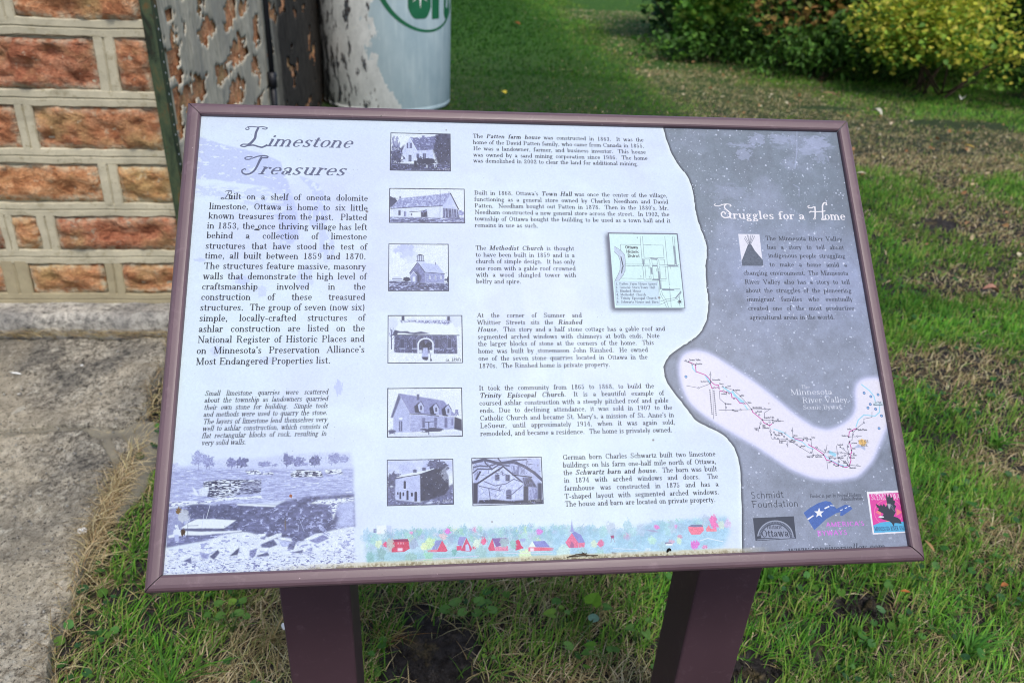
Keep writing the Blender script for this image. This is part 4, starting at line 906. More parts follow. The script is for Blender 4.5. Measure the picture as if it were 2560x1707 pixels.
G('y', .48, ('d', .08, .46, .24, 0), ('t', .4, .46, .18, -.17), ('o', .12, -.165, .045), ('s', .09, .445, .1), ('s', .4, .445, .08))
G('z', .42, ('h', .05, .37, .44), ('d', .34, .43, .07, .02), ('h', .05, .38, .02), ('t', .06, .34, .06, .44), ('t', .37, .02, .37, .13))
G('A', .70, ('t', .08, 0, .34, .7), ('d', .34, .7, .6, 0), ('h', .16, .5, .24), ('s', .08, 0, .1), ('s', .6, 0, .11))
G('B', .64, ('v', .16, 0, .7), ('h', .04, .38, .685), ('h', .04, .38, .015), ('h', .16, .38, .37), ('a', .38, .53, .14, .155, -90, 90), ('a', .39, .19, .16, .175, -90, 90))
G('C', .66, ('a', .35, .35, .27, .345, 42, 318), ('t', .58, .48, .58, .7))
G('D', .70, ('v', .16, 0, .7), ('h', .04, .36, .685), ('h', .04, .36, .015), ('a', .36, .35, .26, .335, -90, 90))
G('E', .64, ('v', .16, 0, .7), ('h', .04, .56, .685), ('h', .04, .58, .015), ('h', .16, .42, .36), ('t', .56, .685, .57, .53), ('t', .58, .015, .6, .18), ('t', .42, .27, .42, .45))
G('F', .60, ('v', .16, 0, .7), ('h', .04, .56, .685), ('s', .16, 0, .12), ('h', .16, .42, .36), ('t', .56, .685, .57, .53), ('t', .42, .27, .42, .45))
G('G', .70, ('a', .35, .35, .27, .345, 42, 330), ('t', .58, .48, .58, .7), ('v', .58, .02, .29), ('s', .58, .29, .11))
G('H', .75, ('v', .16, 0, .7), ('v', .58, 0, .7), ('h', .16, .58, .36), ('s', .16, 0, .12), ('s', .58, 0, .12), ('s', .16, .685, .12), ('s', .58, .685, .12))
G('I', .34, ('v', .17, 0, .7), ('s', .17, 0, .12), ('s', .17, .685, .12))
G('J', .50, ('v', .32, .15, .7), ('s', .32, .685, .12), ('a', .2, .15, .12, .15, 180, 360), ('o', .09, .17, .05))
G('K', .72, ('v', .16, 0, .7), ('s', .16, 0, .12), ('s', .16, .685, .12), ('t', .18, .25, .56, .69), ('d', .3, .4, .58, 0), ('s', .6, 0, .1), ('s', .56, .685, .1))
G('L', .60, ('v', .16, 0, .7), ('s', .16, .685, .12), ('h', .04, .54, .015), ('t', .54, .015, .56, .22))
G('M', .86, ('t', .13, 0, .13, .7), ('d', .13, .7, .41, .02), ('t', .41, .02, .68, .7), ('v', .7, 0, .7), ('s', .13, 0, .1), ('s', .7, 0, .12), ('s', .12, .685, .09), ('s', .7, .685, .11))
G('N', .74, ('t', .14, 0, .14, .7), ('d', .14, .7, .6, 0), ('t', .6, 0, .6, .7), ('s', .14, 0, .1), ('s', .12, .685, .09), ('s', .6, .685, .1))
G('O', .70, ('a', .35, .35, .27, .345, 0, 360))
G('P', .62, ('v', .16, 0, .7), ('h', .04, .38, .685), ('s', .16, 0, .12), ('h', .16, .38, .34), ('a', .38, .515, .16, .17, -90, 90))
G('R', .70, ('v', .16, 0, .7), ('h', .04, .38, .685), ('s', .16, 0, .12), ('h', .16, .38, .36), ('a', .38, .525, .15, .16, -90, 90), ('d', .38, .36, .54, .04), ('h', .53, .66, .015))
G('S', .58, ('a', .28, .52, .17, .165, 35, 255), ('a', .28, .185, .19, .18, -155, 75), ('d', .15, .46, .43, .26), ('t', .48, .5, .48, .7), ('t', .08, 0, .08, .2))
G('T', .64, ('v', .32, 0, .7), ('h', .05, .59, .685), ('t', .05, .685, .04, .5), ('t', .59, .685, .6, .5), ('s', .32, 0, .13))
G('U', .72, ('v', .16, .2, .7), ('a', .37, .22, .2, .22, 180, 360), ('t', .58, .2, .58, .7), ('s', .16, .685, .12), ('s', .58, .685, .1))
G('V', .70, ('d', .09, .7, .34, 0), ('t', .34, 0, .6, .7), ('s', .1, .685, .11), ('s', .6, .685, .1))
G('W', .94, ('d', .09, .7, .28, 0), ('t', .28, 0, .47, .7), ('d', .47, .7, .66, 0), ('t', .66, 0, .84, .7), ('s', .1, .685, .11), ('s', .84, .685, .1))
G('Y', .68, ('d', .08, .7, .33, .34), ('t', .33, .34, .58, .7), ('v', .33, 0, .35), ('s', .09, .685, .1), ('s', .57, .685, .1), ('s', .33, 0, .12))
G('0', .52, ('a', .26, .34, .18, .34, 0, 360))
G('1', .50, ('v', .26, 0, .68), ('t', .26, .68, .13, .6), ('s', .26, 0, .14))
G('2', .52, ('a', .25, .5, .15, .18, -20, 170), ('o', .13, .5, .05), ('d', .39, .44, .09, .05), ('h', .07, .44, .035), ('h', .07, .42, .05), ('t', .43, .03, .44, .17))
G('3', .52, ('a', .24, .51, .14, .165, -70, 150), ('a', .24, .19, .165, .185, -150, 80), ('o', .13, .55, .045), ('o', .11, .16, .05), ('h', .17, .26, .36))
G('4', .52, ('v', .34, 0, .68), ('t', .34, .68, .06, .2), ('h', .05, .47, .2), ('s', .34, 0, .11))
G('5', .52, ('t', .12, .36, .13, .68), ('h', .13, .4, .655), ('h', .13, .38, .64), ('a', .24, .21, .165, .205, -150, 130), ('o', .11, .15, .05))
G('6', .52, ('a', .26, .21, .165, .205, 0, 360), ('a', .32, .34, .23, .34, 100, 185), ('o', .38, .6, .045))
G('7', .52, ('h', .08, .44, .655), ('h', .08, .44, .635), ('t', .08, .67, .07, .52), ('d', .43, .64, .23, 0))
G('8', .52, ('a', .26, .52, .13, .15, 0, 360), ('a', .26, .18, .165, .18, 0, 360))
G('9', .52, ('a', .25, .47, .165, .205, 0, 360), ('a', .2, .34, .23, .34, -80, 5), ('o', .13, .08, .045))
G('.', .27, ('o', .12, .05, .055))
G(',', .27, ('o', .12, .05, .055), ('t', .15, .04, .09, -.11))
G("'", .20, ('v', .1, .52, .7))
G('-', .36, ('h', .05, .3, .23), ('h', .05, .3, .21))
G('(', .34, ('a', .3, .27, .18, .42, 115, 245))
G(')', .34, ('a', .04, .27, .18, .42, -65, 65))
G('/', .36, ('t', .02, -.1, .34, .72))
G(' ', .30)
G('~', .30)

STY = {'r': (.112, .052, 0.0, 1), 'i': (.106, .052, .23, 1), 'b': (.145, .065, .23, 1), 's': (.062, .055, 0, 0),
       'S': (.15, .12, 0, 0), 't': (.12, .06, 0, 1), 'w': (.105, .05, .38, 1), 'c': (.07, .032, 0, 1)}
def glyph_polys(ch, sty):
    T, t, sh, ser = STY[sty]
    out = []
    for p in GL[ch][1]:
        k = p[0]
        if k == 'v': out.append([(p[1] - T / 2, p[2]), (p[1] + T / 2, p[2]), (p[1] + T / 2, p[3]), (p[1] - T / 2, p[3])])
        elif k == 'h':
            if not ser and (p[2] - p[1] < .13 and ch not in 'aeABPRFEH-'): continue
            out.append([(p[1], p[3] - t / 2), (p[2], p[3] - t / 2), (p[2], p[3] + t / 2), (p[1], p[3] + t / 2)])
        elif k == 's':
            if ser: out.append([(p[1] - p[3], p[2] - .002), (p[1] + p[3], p[2] - .002), (p[1] + p[3], p[2] + t), (p[1] - p[3], p[2] + t)] if p[2] < .2 else
                               [(p[1] - p[3], p[2] - t * .5), (p[1] + p[3], p[2] - t * .5), (p[1] + p[3], p[2] + t * .5), (p[1] - p[3], p[2] + t * .5)])
        elif k in 'dt':
            w = (T if k == 'd' else t) * 1.08
            if abs(p[1] - p[3]) < .03 and abs(p[2] - p[4]) < .3 and k == 't' and not ser: continue
            if abs(p[1] - p[3]) >= .03:
                out.append([(p[1] - w / 2, p[2]), (p[1] + w / 2, p[2]), (p[3] + w / 2, p[4]), (p[3] - w / 2, p[4])])
            else: out.append([(p[1] - w / 2, p[2]), (p[1] + w / 2, p[2]), (p[3] + w / 2, p[4]), (p[3] - w / 2, p[4])])
        elif k == 'a': out.append(arc_poly(p[1], p[2], p[3], p[4], p[5], p[6], T, t))
        elif k == 'o':
            if not ser and ch in 'acfrgyjs356290J': continue
            a = np.linspace(0, 2 * math.pi, 13)[:-1]; r = p[3] * (1 + (T - .08) * 4)
            out.append(np.c_[p[1] + r * np.cos(a), p[2] + r * np.sin(a)])
    if sh: out = [[(x + y * sh, y) for x, y in q] for q in out]
    return out

gcache = {}
def glyph_bitmap(ch, sty, em, xs):
    """coverage at 4x, origin (pad, baseline row)"""
    key = (ch, sty, round(em, 2), round(xs, 2))
    if key in gcache: return gcache[key]
    s = em * RES * 4; pad = int(.3 * s) + 4
    w = int((GL[ch][0] + .75) * s * xs) + 8; w += (-w) % 4; h = int(1.15 * s) + 8; h += (-h) % 4; bl = int(.85 * s)
    m = np.zeros((h, w), np.float32)
    for q in glyph_polys(ch, sty):
        q = np.asarray(q)
        m = np.maximum(m, fill_cover(np.c_[q[:, 0] * s * xs + pad, bl - q[:, 1] * s], w, h, 1))
    gcache[key] = (m, pad, bl)
    return gcache[key]

def put_glyph(ch, sty, em, x, y, col, xs=1.0, alpha=1.0):
    if ch in ' ~': return
    m, pad, bl = glyph_bitmap(ch, sty, em, xs)
    X = int(round(x * RES * 4)) - pad; Y = int(round(y * RES * 4)) - bl
    ox, oy = X % 4, Y % 4
    mm = np.pad(m, ((oy, (-(m.shape[0] + oy)) % 4), (ox, (-(m.shape[1] + ox)) % 4)))
    mm = mm.reshape(mm.shape[0] // 4, 4, mm.shape[1] // 4, 4).mean((1, 3))
    x0, y0 = (X - ox) // 4, (Y - oy) // 4
    a0, b0 = max(0, -y0), max(0, -x0); a1 = min(mm.shape[0], IH - y0); b1 = min(mm.shape[1], IW - x0)
    if a1 <= a0 or b1 <= b0: return
    v = (mm[a0:a1, b0:b1] * alpha)[..., None]
    r = art[y0 + a0:y0 + a1, x0 + b0:x0 + b1]
    r[:] = r * (1 - v) + np.asarray(col, np.float32) / 255 * v

def natural(text, sty):
    bold = sty; w = 0
    for seg, st in segments(text, sty):
        k = 1.08 if st == 'b' else 1.0
        w += sum(GL[c][0] * k for c in seg)
    return w
def segments(text, sty):
    out = []; on = False
    for i, s in enumerate(text.split('*')):
        if s: out.append((s, 'b' if i % 2 else sty))
    return out
def text_line(text, x0, y, x1, em, sty='r', col=(42, 46, 60), alpha=1.0, xs=None):
    nat = natural(text, sty) * em; L = x1 - x0
    nsp = sum(c == ' ' for c in text)
    if xs is None:
        xs = min(L / nat, 1.1) if nsp else L / nat
        if sty in 'ri' and nsp and L / nat < 1.3: xs = L / nat * .97
        if sty in 'tc': xs = L / nat
    extra = (L - nat * xs) / nsp if nsp else 0
    x = x0
    for seg, st in segments(text, sty):
        k = 1.08 if st == 'b' else 1.0
        for c in seg:
            put_glyph(c, st, em, x, y, col, xs, alpha)
            x += GL[c][0] * em * xs * k + (extra if c == ' ' else 0)
ART = [
('P',(188,202,246),[(9,40.3),(23.2,45.1),(36.1,49.9),(47.7,53.3),(68.2,57.9),(90,63.3),(107,70.9),(115.4,75.1),(120,91.7),(126.3,106),(132,123.1),(137.8,141.5),(141.1,162.5),(140.7,184.6),(131,190.2),(119.5,182.1),(117.4,162.7),(111.9,150.2),(122.9,144.5),(119.4,123.3),(96.2,110.9),(77.3,108.4),(57.2,106.6),(34.5,102),(10.9,102.4)],{'soft':.7,'alpha':.85,'flcol':(216,231,251),'flthr':.66,'nsx':9,'nsy':5}),
('P',(188,202,246),[(9,109.6),(57.5,113),(89.9,111),(121.8,119),(128.9,140.2),(110.8,154.4),(78.9,138.1),(47.4,130.1),(8.9,125.1)],{'soft':1.5,'alpha':.6,'flcol':(216,231,251),'flthr':.5,'nsx':9,'nsy':4}),
('P',(188,202,246),[(137.2,93.6),(152.8,99.8),(165.8,106.8),(171.2,118.2),(175.5,135.3),(176.8,156.4),(180.5,177.4),(187,187),(187.5,206.3),(168.8,206.4),(167.7,170.5),(156.3,167.9),(153.2,149.7),(161.3,128.4),(153.2,111.3),(142.6,100)],{'soft':.8,'alpha':.7,'flcol':(216,231,251),'flthr':.55,'nsx':6,'nsy':9}),
('B',(188,202,246),129.2,176.4,13.7,13.8,{'alpha':.7}),
('B',(188,202,246),76,241.3,8.5,6.7,{'alpha':.7}),
('B',(188,202,246),152.6,237.1,11,17.4,{'alpha':.5}),
('B',(188,202,246),99.8,255.8,6,7.9,{'alpha':.5}),
('B',(188,202,246),196.7,379.2,4.8,9.9,{'alpha':.9}),
('B',(188,202,246),49.6,331.5,7,6.3,{'alpha':.5}),
('B',(188,202,246),123.8,194,6.2,4.1,{'alpha':.6}),
('B',(188,202,246),22.6,213.6,7.2,2.9,{'alpha':.6}),
('B',(188,202,246),109,344.6,9.5,6.2,{'alpha':.4}),
('B',(188,202,246),178.9,208.6,5,9.5,{'alpha':.4}),
('P',.84,[(8.2,472.9),(7.9,469.4),(22.9,470.6),(31.7,468.3),(55.9,464),(72.7,462.9),(101,463.2),(123.7,461.2),(146.5,459.1),(181.1,458.5),(213.7,458.8),(217.6,479.9),(217.7,485.7),(8.8,480.3)],{'soft':1.2,'n':.05,'nsx':5,'nsy':2}),
('P',.7,[(7.8,473.2),(56.6,473.7),(124.4,476.4),(216.4,478.1),(218.2,510.1),(160,513),(81.6,517.5),(8.2,514.2)],{'soft':1.2,'n':.16,'nsx':6,'nsy':.9,'flcol':.9,'flthr':.72}),
('B',.66,38.5,462.1,8.8,8.7,{'rough':.5,'n':.2,'nsx':1,'nsy':1}),
('B',.62,50.5,465.9,6.8,6.8,{'rough':.5,'n':.2,'nsx':1,'nsy':1}),
('B',.8,12.9,469.6,5,3.4,{'rough':.5,'n':.2,'nsx':1,'nsy':1}),
('B',.52,76.4,467.2,5.6,6.1,{'rough':.5,'n':.2,'nsx':1,'nsy':1}),
('B',.42,88.2,467.6,6.8,6.8,{'rough':.5,'n':.2,'nsx':1,'nsy':1}),
('B',.55,113.3,470.2,7.9,3.2,{'rough':.5,'n':.2,'nsx':1,'nsy':1}),
('B',.6,125.3,471.8,4,1.6,{'rough':.5,'n':.2,'nsx':1,'nsy':1}),
('B',.45,139.9,465.3,7.1,6.8,{'rough':.5,'n':.2,'nsx':1,'nsy':1}),
('B',.5,152.1,468.2,7.5,5.9,{'rough':.5,'n':.2,'nsx':1,'nsy':1}),
('B',.6,160.8,471.4,4.6,2.1,{'rough':.5,'n':.2,'nsx':1,'nsy':1}),
('B',.42,171.6,467.6,6.7,6.1,{'rough':.5,'n':.2,'nsx':1,'nsy':1}),
('B',.6,194.1,466.1,7.5,6.5,{'rough':.5,'n':.2,'nsx':1,'nsy':1}),
('B',.62,205.7,466.6,5.8,5,{'rough':.5,'n':.2,'nsx':1,'nsy':1}),
('L',.45,[(38.8,467.3),(39.4,475.4)],.5,1),
('L',.45,[(48.5,470.4),(48.8,474.7)],.5,1),
('L',.45,[(51.4,471.1),(51.7,475.1)],.5,1),
('L',.45,[(76.4,471.7),(76.6,475.2)],.5,1),
('L',.45,[(86.3,472.5),(86.5,475.6)],.5,1),
('L',.45,[(139,470.9),(139.2,475.6)],.5,1),
('L',.45,[(171.4,472.9),(171.5,475.4)],.5,1),
('P',.96,[(91.6,477.3),(107.4,477.1),(111,481.2),(123.4,479.6),(125.9,483.4),(95.3,482)],{'soft':.4,'n':.1,'nsx':3,'nsy':1,'flcol':.35,'flthr':.52}),
('P',.95,[(144,482.7),(150.7,477.6),(179.4,480.1),(182,487.1),(145.3,486.4)],{'soft':.3,'n':.1,'nsx':4,'nsy':1,'flcol':.2,'flthr':.47}),
('P',.97,[(182.9,478.4),(202.5,478.6),(205,484.8),(185.3,483.7)],{'soft':.4,'n':.1,'nsx':4,'nsy':1,'flcol':.3,'flthr':.55}),
('P',.93,[(46.5,488.7),(68.6,487),(111.2,489),(111.3,503.6),(84.3,505.1),(70,509.3),(52.1,506.5),(45.9,496.1)],{'soft':.35,'n':.15,'nsx':4,'nsy':.9,'flcol':.18,'flthr':.46}),
('P',.35,[(89.6,491),(110.6,489.9),(111,503.6),(85.4,504.9)],{'soft':.6,'alpha':.6,'n':.2,'nsx':3,'nsy':.8,'flcol':.7,'flthr':.6}),
('P',.96,[(33.5,493.5),(37.1,497),(41.8,503.7),(43.2,505.1),(39.9,505),(32.1,501.4),(36.3,500.9)],{'soft':.2}),
('P',.25,[(53.6,495.2),(54.8,505.4),(52.1,506.3),(53.3,499.7)],{'soft':.2}),
('P',.92,[(46.9,495),(53,494.6),(51.5,505.9),(43.2,505.1),(41,498.2)],{'soft':.3,'n':.08}),
('P',.97,[(8.5,510.6),(48,510.6),(61.2,510.1),(69.9,507.6),(83.1,504.2),(83.9,508),(112.3,506.5),(113.6,510.5),(81.2,510.7),(65.8,511.6),(50.5,514.3),(9,516.7)],{'soft':.4,'n':.1,'nsx':5,'nsy':1.2,'flcol':.55,'flthr':.6}),
('P',.36,[(8.7,519.8),(31.8,515.4),(43.8,514.1),(59.4,516.3),(66,514.8),(92.7,515.6),(129.7,518.4),(139.6,513.6),(165.5,509.2),(194,509.2),(218.1,507.8),(220,545.5),(195.2,552),(161.6,559.2),(150.6,562.1),(94.5,548.1),(61.7,550.3),(35,557.6),(11,561.6)],{'soft':.8,'n':.22,'nsx':5,'nsy':3,'flcol':.66,'flthr':.62}),
('P',.24,[(34.2,518.3),(59.5,517.4),(93,521.2),(93.4,529.1),(86.6,544.5),(72.2,542.9),(85.9,533.3),(41.8,531),(32,531.6)],{'soft':1.5,'alpha':.55,'n':.2,'nsx':3,'nsy':2,'flcol':.6,'flthr':.68}),
('P',.97,[(84.9,515.3),(103.8,515.9),(129.7,518.4),(128.7,520.3),(113,519.3),(86.1,517.1)],{'soft':.3}),
('P',.72,[(194.3,519.7),(218.3,514.7),(220,545.5),(197.3,545.9),(201.5,532.5)],{'soft':1.5,'n':.12,'nsx':5,'nsy':5}),
('P',.97,[(164.7,517.7),(178.2,513.5),(194.1,512.9),(218.2,511.3),(218.3,515.9),(200,518.8),(194.8,537.9),(192,519.7),(180.6,518.2)],{'soft':.5,'n':.1,'nsx':4,'nsy':1.5,'flcol':.5,'flthr':.6}),
('P',.7,[(8.6,518.7),(18.9,517.9),(35.1,529.5),(25.8,536.9),(20.6,553.2),(11,557.3)],{'soft':2,'alpha':.7,'n':.15}),
('P',.99,[(25,540.6),(32.2,535.2),(41.8,531.1),(60.4,531.6),(85.9,533.7),(78.5,538.7),(72.1,542.7),(50.2,541.7),(28.3,541.4)],{'soft':.2}),
('P',.3,[(28.4,541.8),(72.2,543.1),(67.9,545.2),(31.8,544)],{'soft':.3}),
('P',.98,[(11.6,548.8),(28.5,543.6),(46,545.1),(67.9,545.5),(92.7,545.2),(92.2,546.6),(68.1,548.3),(50.7,549.7),(28.9,548.6),(12.9,551.3)],{'soft':.3}),
('P',.45,[(13.5,551.9),(50.7,549.9),(68.1,548.3),(66.2,553.2),(46.8,556.3),(14.1,559.6)],{'soft':.6,'n':.2,'nsx':5,'nsy':2,'flcol':.8,'flthr':.62}),
('P',.95,[(9.1,564.8),(40.6,560.5),(61.9,553),(81.2,547.6),(96.6,547),(114.6,551.5),(150.6,562.1),(161.8,563.1),(163.8,558.2),(178.3,553.1),(195,548.1),(218.8,544.9),(220.9,596.1),(86.2,593),(10.2,590.8)],{'soft':.6,'n':.1,'nsx':6,'nsy':3,'flcol':.66,'flthr':.6}),
('P',.93,[(9.9,574.5),(85.1,575.1),(219.4,573.4),(220.9,596.1),(86.2,593),(10.2,590.8)],{'soft':3,'n':.12,'nsx':3,'nsy':1.2,'flcol':.5,'flthr':.62}),
('P',.62,[(47.8,569.4),(62.6,564.5),(57.7,572),(56.9,575.7),(50.3,574.4)],{'soft':.32,'n':.14,'nsx':2,'nsy':1}),
('P',.3,[(58.9,573.1),(67.1,565.8),(69.5,569.1),(63.4,576.5)],{'soft':.32,'n':.14,'nsx':2,'nsy':1}),
('P',.97,[(49.9,568.4),(61.5,563.9),(67.1,565.8),(57.5,569.8)],{'soft':.32,'n':.14,'nsx':2,'nsy':1}),
('P',.97,[(91.2,567.7),(99.7,562.6),(113,564.1),(109,572.8),(95.9,572.3)],{'soft':.32,'n':.14,'nsx':2,'nsy':1}),
('P',.5,[(102.2,568.1),(110.9,565.7),(109,572.8),(106,576.5),(102.5,573.6)],{'soft':.32,'n':.14,'nsx':2,'nsy':1}),
('P',.98,[(89.3,573.1),(101.4,573.6),(100.5,577.3),(88.4,576.4)],{'soft':.32,'n':.14,'nsx':2,'nsy':1}),
('P',.97,[(113.8,557.6),(131.2,550.4),(137.3,549.5),(136.9,553.4),(128.1,555.8),(117.3,561)],{'soft':.32,'n':.14,'nsx':2,'nsy':1}),
('P',.35,[(115.1,561.5),(128.1,556.4),(132.8,562.6),(124.1,565.6),(115.2,564.8)],{'soft':.32,'n':.14,'nsx':2,'nsy':1}),
('P',.96,[(132.4,553.8),(148.1,556),(149.4,559.9),(133.7,557.1)],{'soft':.32,'n':.14,'nsx':2,'nsy':1}),
('P',.75,[(133.7,557.7),(148.3,560.1),(146.3,565.3),(137.3,563.9)],{'soft':.32,'n':.14,'nsx':2,'nsy':1}),
('P',.4,[(146.1,562),(153.9,560.6),(150.9,568.8),(144.1,567.4)],{'soft':.32,'n':.14,'nsx':2,'nsy':1}),
('P',.97,[(161.6,558.1),(174.9,551.9),(183.8,551),(179.5,555.4),(167.3,559.4)],{'soft':.32,'n':.14,'nsx':2,'nsy':1}),
('P',.55,[(168.4,559.4),(183.9,553.3),(190.8,557.4),(177.5,563.1)],{'soft':.32,'n':.14,'nsx':2,'nsy':1}),
('P',.35,[(148.8,572),(162,569.2),(161,573)],{'soft':.32,'n':.14,'nsx':2,'nsy':1}),
('P',.97,[(111.2,550.3),(120,549.5),(118.1,555.5),(111.4,554.7)],{'soft':.32,'n':.14,'nsx':2,'nsy':1}),
('P',.45,[(112.5,554.7),(120.2,552.2),(118.1,556.6)],{'soft':.32,'n':.14,'nsx':2,'nsy':1}),
('P',.6,[(165.4,569.3),(172,566.8),(172.1,571.7)],{'soft':.32,'n':.14,'nsx':2,'nsy':1}),
('P',.96,[(23.2,572.9),(32.7,570),(37.3,573.4),(31.1,576.9)],{'soft':.32,'n':.14,'nsx':2,'nsy':1}),
('P',.4,[(30,576.9),(38.3,573.4),(39.9,580)],{'soft':.32,'n':.14,'nsx':2,'nsy':1}),
('P',.25,[(80.6,573.4),(87.9,566.5),(91,564.4),(89.3,572)],{'soft':.32,'n':.14,'nsx':2,'nsy':1}),
('P',.97,[(71,575.7),(79.5,572.8),(80.9,577.2)],{'soft':.32,'n':.14,'nsx':2,'nsy':1}),
('P',.3,[(110.2,573.9),(122.2,571),(124.5,574.4),(112.5,575.1)],{'soft':.32,'n':.14,'nsx':2,'nsy':1}),
('P',.97,[(113.2,568.5),(123,565.6),(122.1,569.9)],{'soft':.32,'n':.14,'nsx':2,'nsy':1}),
('L',.95,[(55.5,515),(52.2,531.1)],.5,1),
('L',.85,[(49.4,525.5),(47.9,540.4)],.5,1),
('L',.8,[(156.2,534.4),(162.4,549.2)],.4,1),
('L',.8,[(155.6,541.2),(155.5,551.2)],.4,1),
('L',.3,[(32.5,538.3),(43.9,538.4)],.5,1),
('L',.3,[(32.3,536.6),(33.6,553.7)],.5,1),
('B',.97,19.9,538.4,1.9,1.8,{}),
('B',.95,20.8,545,3.7,4.7,{'rough':.3}),
('P',.75,[(18.5,547.7),(23.4,547.9),(24.2,555),(19.6,554.8)],{'soft':.3}),
('B',(120,96,60),20.8,521.2,2.9,4,{}),
('B',(225,238,235),27.2,527,6.5,7.8,{'alpha':.5}),
('B',(70,50,35),27.5,545.2,2.2,3.8,{}),
('B',(150,85,50),145.6,508,1.6,2.3,{}),
('B',(100,85,70),140.6,540.6,1.1,6.8,{'alpha':.6}),
('SW',(68.8,23.6),(63.5,53.3),'L',(96,104,136)),
('T','imestone',94.9,52.6,206.4,24,'w',(96,104,136)),
('SW',(71.2,66.9),(64.9,94.3),'T',(96,104,136)),
('T','reasures',87.2,93.8,198.2,24,'w',(96,104,136)),
('SW',(45.4,118.1),(39.4,130.2),'B',(60,66,90)),
('T','uilt on a shelf of oneota dolomite',51.7,130,229.1,12.4,'r',(42,46,60),1,.933),
('T','limestone, Ottawa is home to six little',28.9,144.1,229,12.4,'r',(42,46,60),1,.933),
('T','known treasures from the past.~ Platted',28.9,157.5,228.6,12.4,'r',(42,46,60),1,.933),
('T','in 1853, the once thriving village has left',28,171.2,228.7,12.4,'r',(42,46,60),1,.933),
('T','behind a collection of limestone',28.4,184.6,228.6,12.4,'r',(42,46,60),1,.933),
('T','structures that have stood the test of',28.1,198.8,229.2,12.4,'r',(42,46,60),1,.933),
('T','time, all built between 1859 and 1870.',28.2,212.1,228,12.4,'r',(42,46,60),1,.933),
('T','The structures feature massive, masonry',28.2,225.8,228,12.4,'r',(42,46,60),1,.933),
('T','walls that demonstrate the high level of',28,239.6,229.2,12.4,'r',(42,46,60),1,.933),
('T','craftsmanship involved in the',27.5,253.3,228.1,12.4,'r',(42,46,60),1,.933),
('T','construction of these treasured',27.5,267,227.9,12.4,'r',(42,46,60),1,.933),
('T','structures.~ The group of seven (now six)',27.3,280.7,227.8,12.4,'r',(42,46,60),1,.933),
('T','simple, locally-crafted structures of',27.5,294.5,228.3,12.4,'r',(42,46,60),1,.933),
('T','ashlar construction are listed on the',27.5,308.2,227.9,12.4,'r',(42,46,60),1,.933),
('T','National Register of Historic Places and',27.3,321.9,227.9,12.4,'r',(42,46,60),1,.933),
('T',"on Minnesota's Preservation Alliance's",27.2,335.7,227.9,12.4,'r',(42,46,60),1,.933),
('T','Most Endangered Properties list.',27.4,349.4,187,12.4,'r',(42,46,60),1,.933),
('T','Small limestone quarries were scattered',40.4,387.5,184.8,8.9,'i',(42,46,60),1,.844),
('T','about the township as landowners quarried',40.3,395.9,184.8,8.9,'i',(42,46,60),1,.844),
('T','their own stone for building.~ Simple tools',40.5,404.6,184.8,8.9,'i',(42,46,60),1,.844),
('T','and methods were used to quarry the stone.',40.4,413,184.6,8.9,'i',(42,46,60),1,.844),
('T','The layers of limestone lend themselves very',40.7,421.5,184.6,8.9,'i',(42,46,60),1,.844),
('T','well to ashlar construction, which consists of',40.6,429.8,185.6,8.9,'i',(42,46,60),1,.844),
('T','flat rectangular blocks of rock, resulting in',40.4,438.3,184.3,8.9,'i',(42,46,60),1,.844),
('T','very solid walls.',40.8,446.6,91.4,8.9,'i',(42,46,60),1,.844),
('T','The *Patten farm house* was constructed in 1863.~ It was the',369.1,33,609,8.8,'r',(42,46,60),1,.977),
('T','home of the David Patten family, who came from Canada in 1855.',369.1,42.6,609.1,8.8,'r',(42,46,60),1,.977),
('T','He was a landowner, farmer, and business investor.~ This house',369.3,52,610.6,8.8,'r',(42,46,60),1,.977),
('T','was owned by a sand mining corporation since 1986.~ The home',369.1,61.6,612.2,8.8,'r',(42,46,60),1,.977),
('T','was demolished in 2002 to clear the land for additional mining.',368.9,70.6,598.6,8.8,'r',(42,46,60),1,.977),
('T',"Built in 1868, Ottawa's *Town Hall* was once the center of the village,",369,118.5,635.3,8.8,'r',(42,46,60),1,.977),
('T','functioning as a general store owned by Charles Needham and David',368.8,128,635.4,8.8,'r',(42,46,60),1,.977),
('T',"Patten.~ Needham bought out Patten in 1878.~ Then in the 1880's, Mr.",368.9,137.3,635.2,8.8,'r',(42,46,60),1,.977),
('T','Needham constructed a new general store across the street.~ In 1902, the',369,146.8,635.4,8.8,'r',(42,46,60),1,.977),
('T','township of Ottawa bought the building to be used as a town hall and it',368.7,156.2,635.9,8.8,'r',(42,46,60),1,.977),
('T','remains in use as such.',368.5,165.5,453.6,8.8,'r',(42,46,60),1,.977),
('T','The *Methodist Church* is thought',368.8,197.9,500.2,8.8,'r',(42,46,60),1,.977),
('T','to have been built in 1859 and is a',368.6,207.5,500.3,8.8,'r',(42,46,60),1,.977),
('T','church of simple design.~ It has only',368.6,216.7,500.4,8.8,'r',(42,46,60),1,.977),
('T','one room with a gable roof crowned',368.6,226.4,500.6,8.8,'r',(42,46,60),1,.977),
('T','with a wood shingled tower with',368.7,235.5,500.6,8.8,'r',(42,46,60),1,.977),
('T','belfry and spire.',368.4,244.7,427.3,8.8,'r',(42,46,60),1,.977),
('T','At the corner of Sumner and',368.4,290.8,504.6,8.8,'r',(42,46,60),1,.977),
('T','Whittier Streets sits the *Rinshed*',368.4,300.3,504.5,8.8,'r',(42,46,60),1,.977),
('T','*House.*~ This story and a half stone cottage has a gable roof and',368.4,309.7,614.1,8.8,'r',(42,46,60),1,.977),
('T','segmented arched windows with chimneys at both ends. Note',368.6,319.2,605.7,8.8,'r',(42,46,60),1,.977),
('T','the larger blocks of stone at the corners of the home.~ This',368.7,328.5,597.2,8.8,'r',(42,46,60),1,.977),
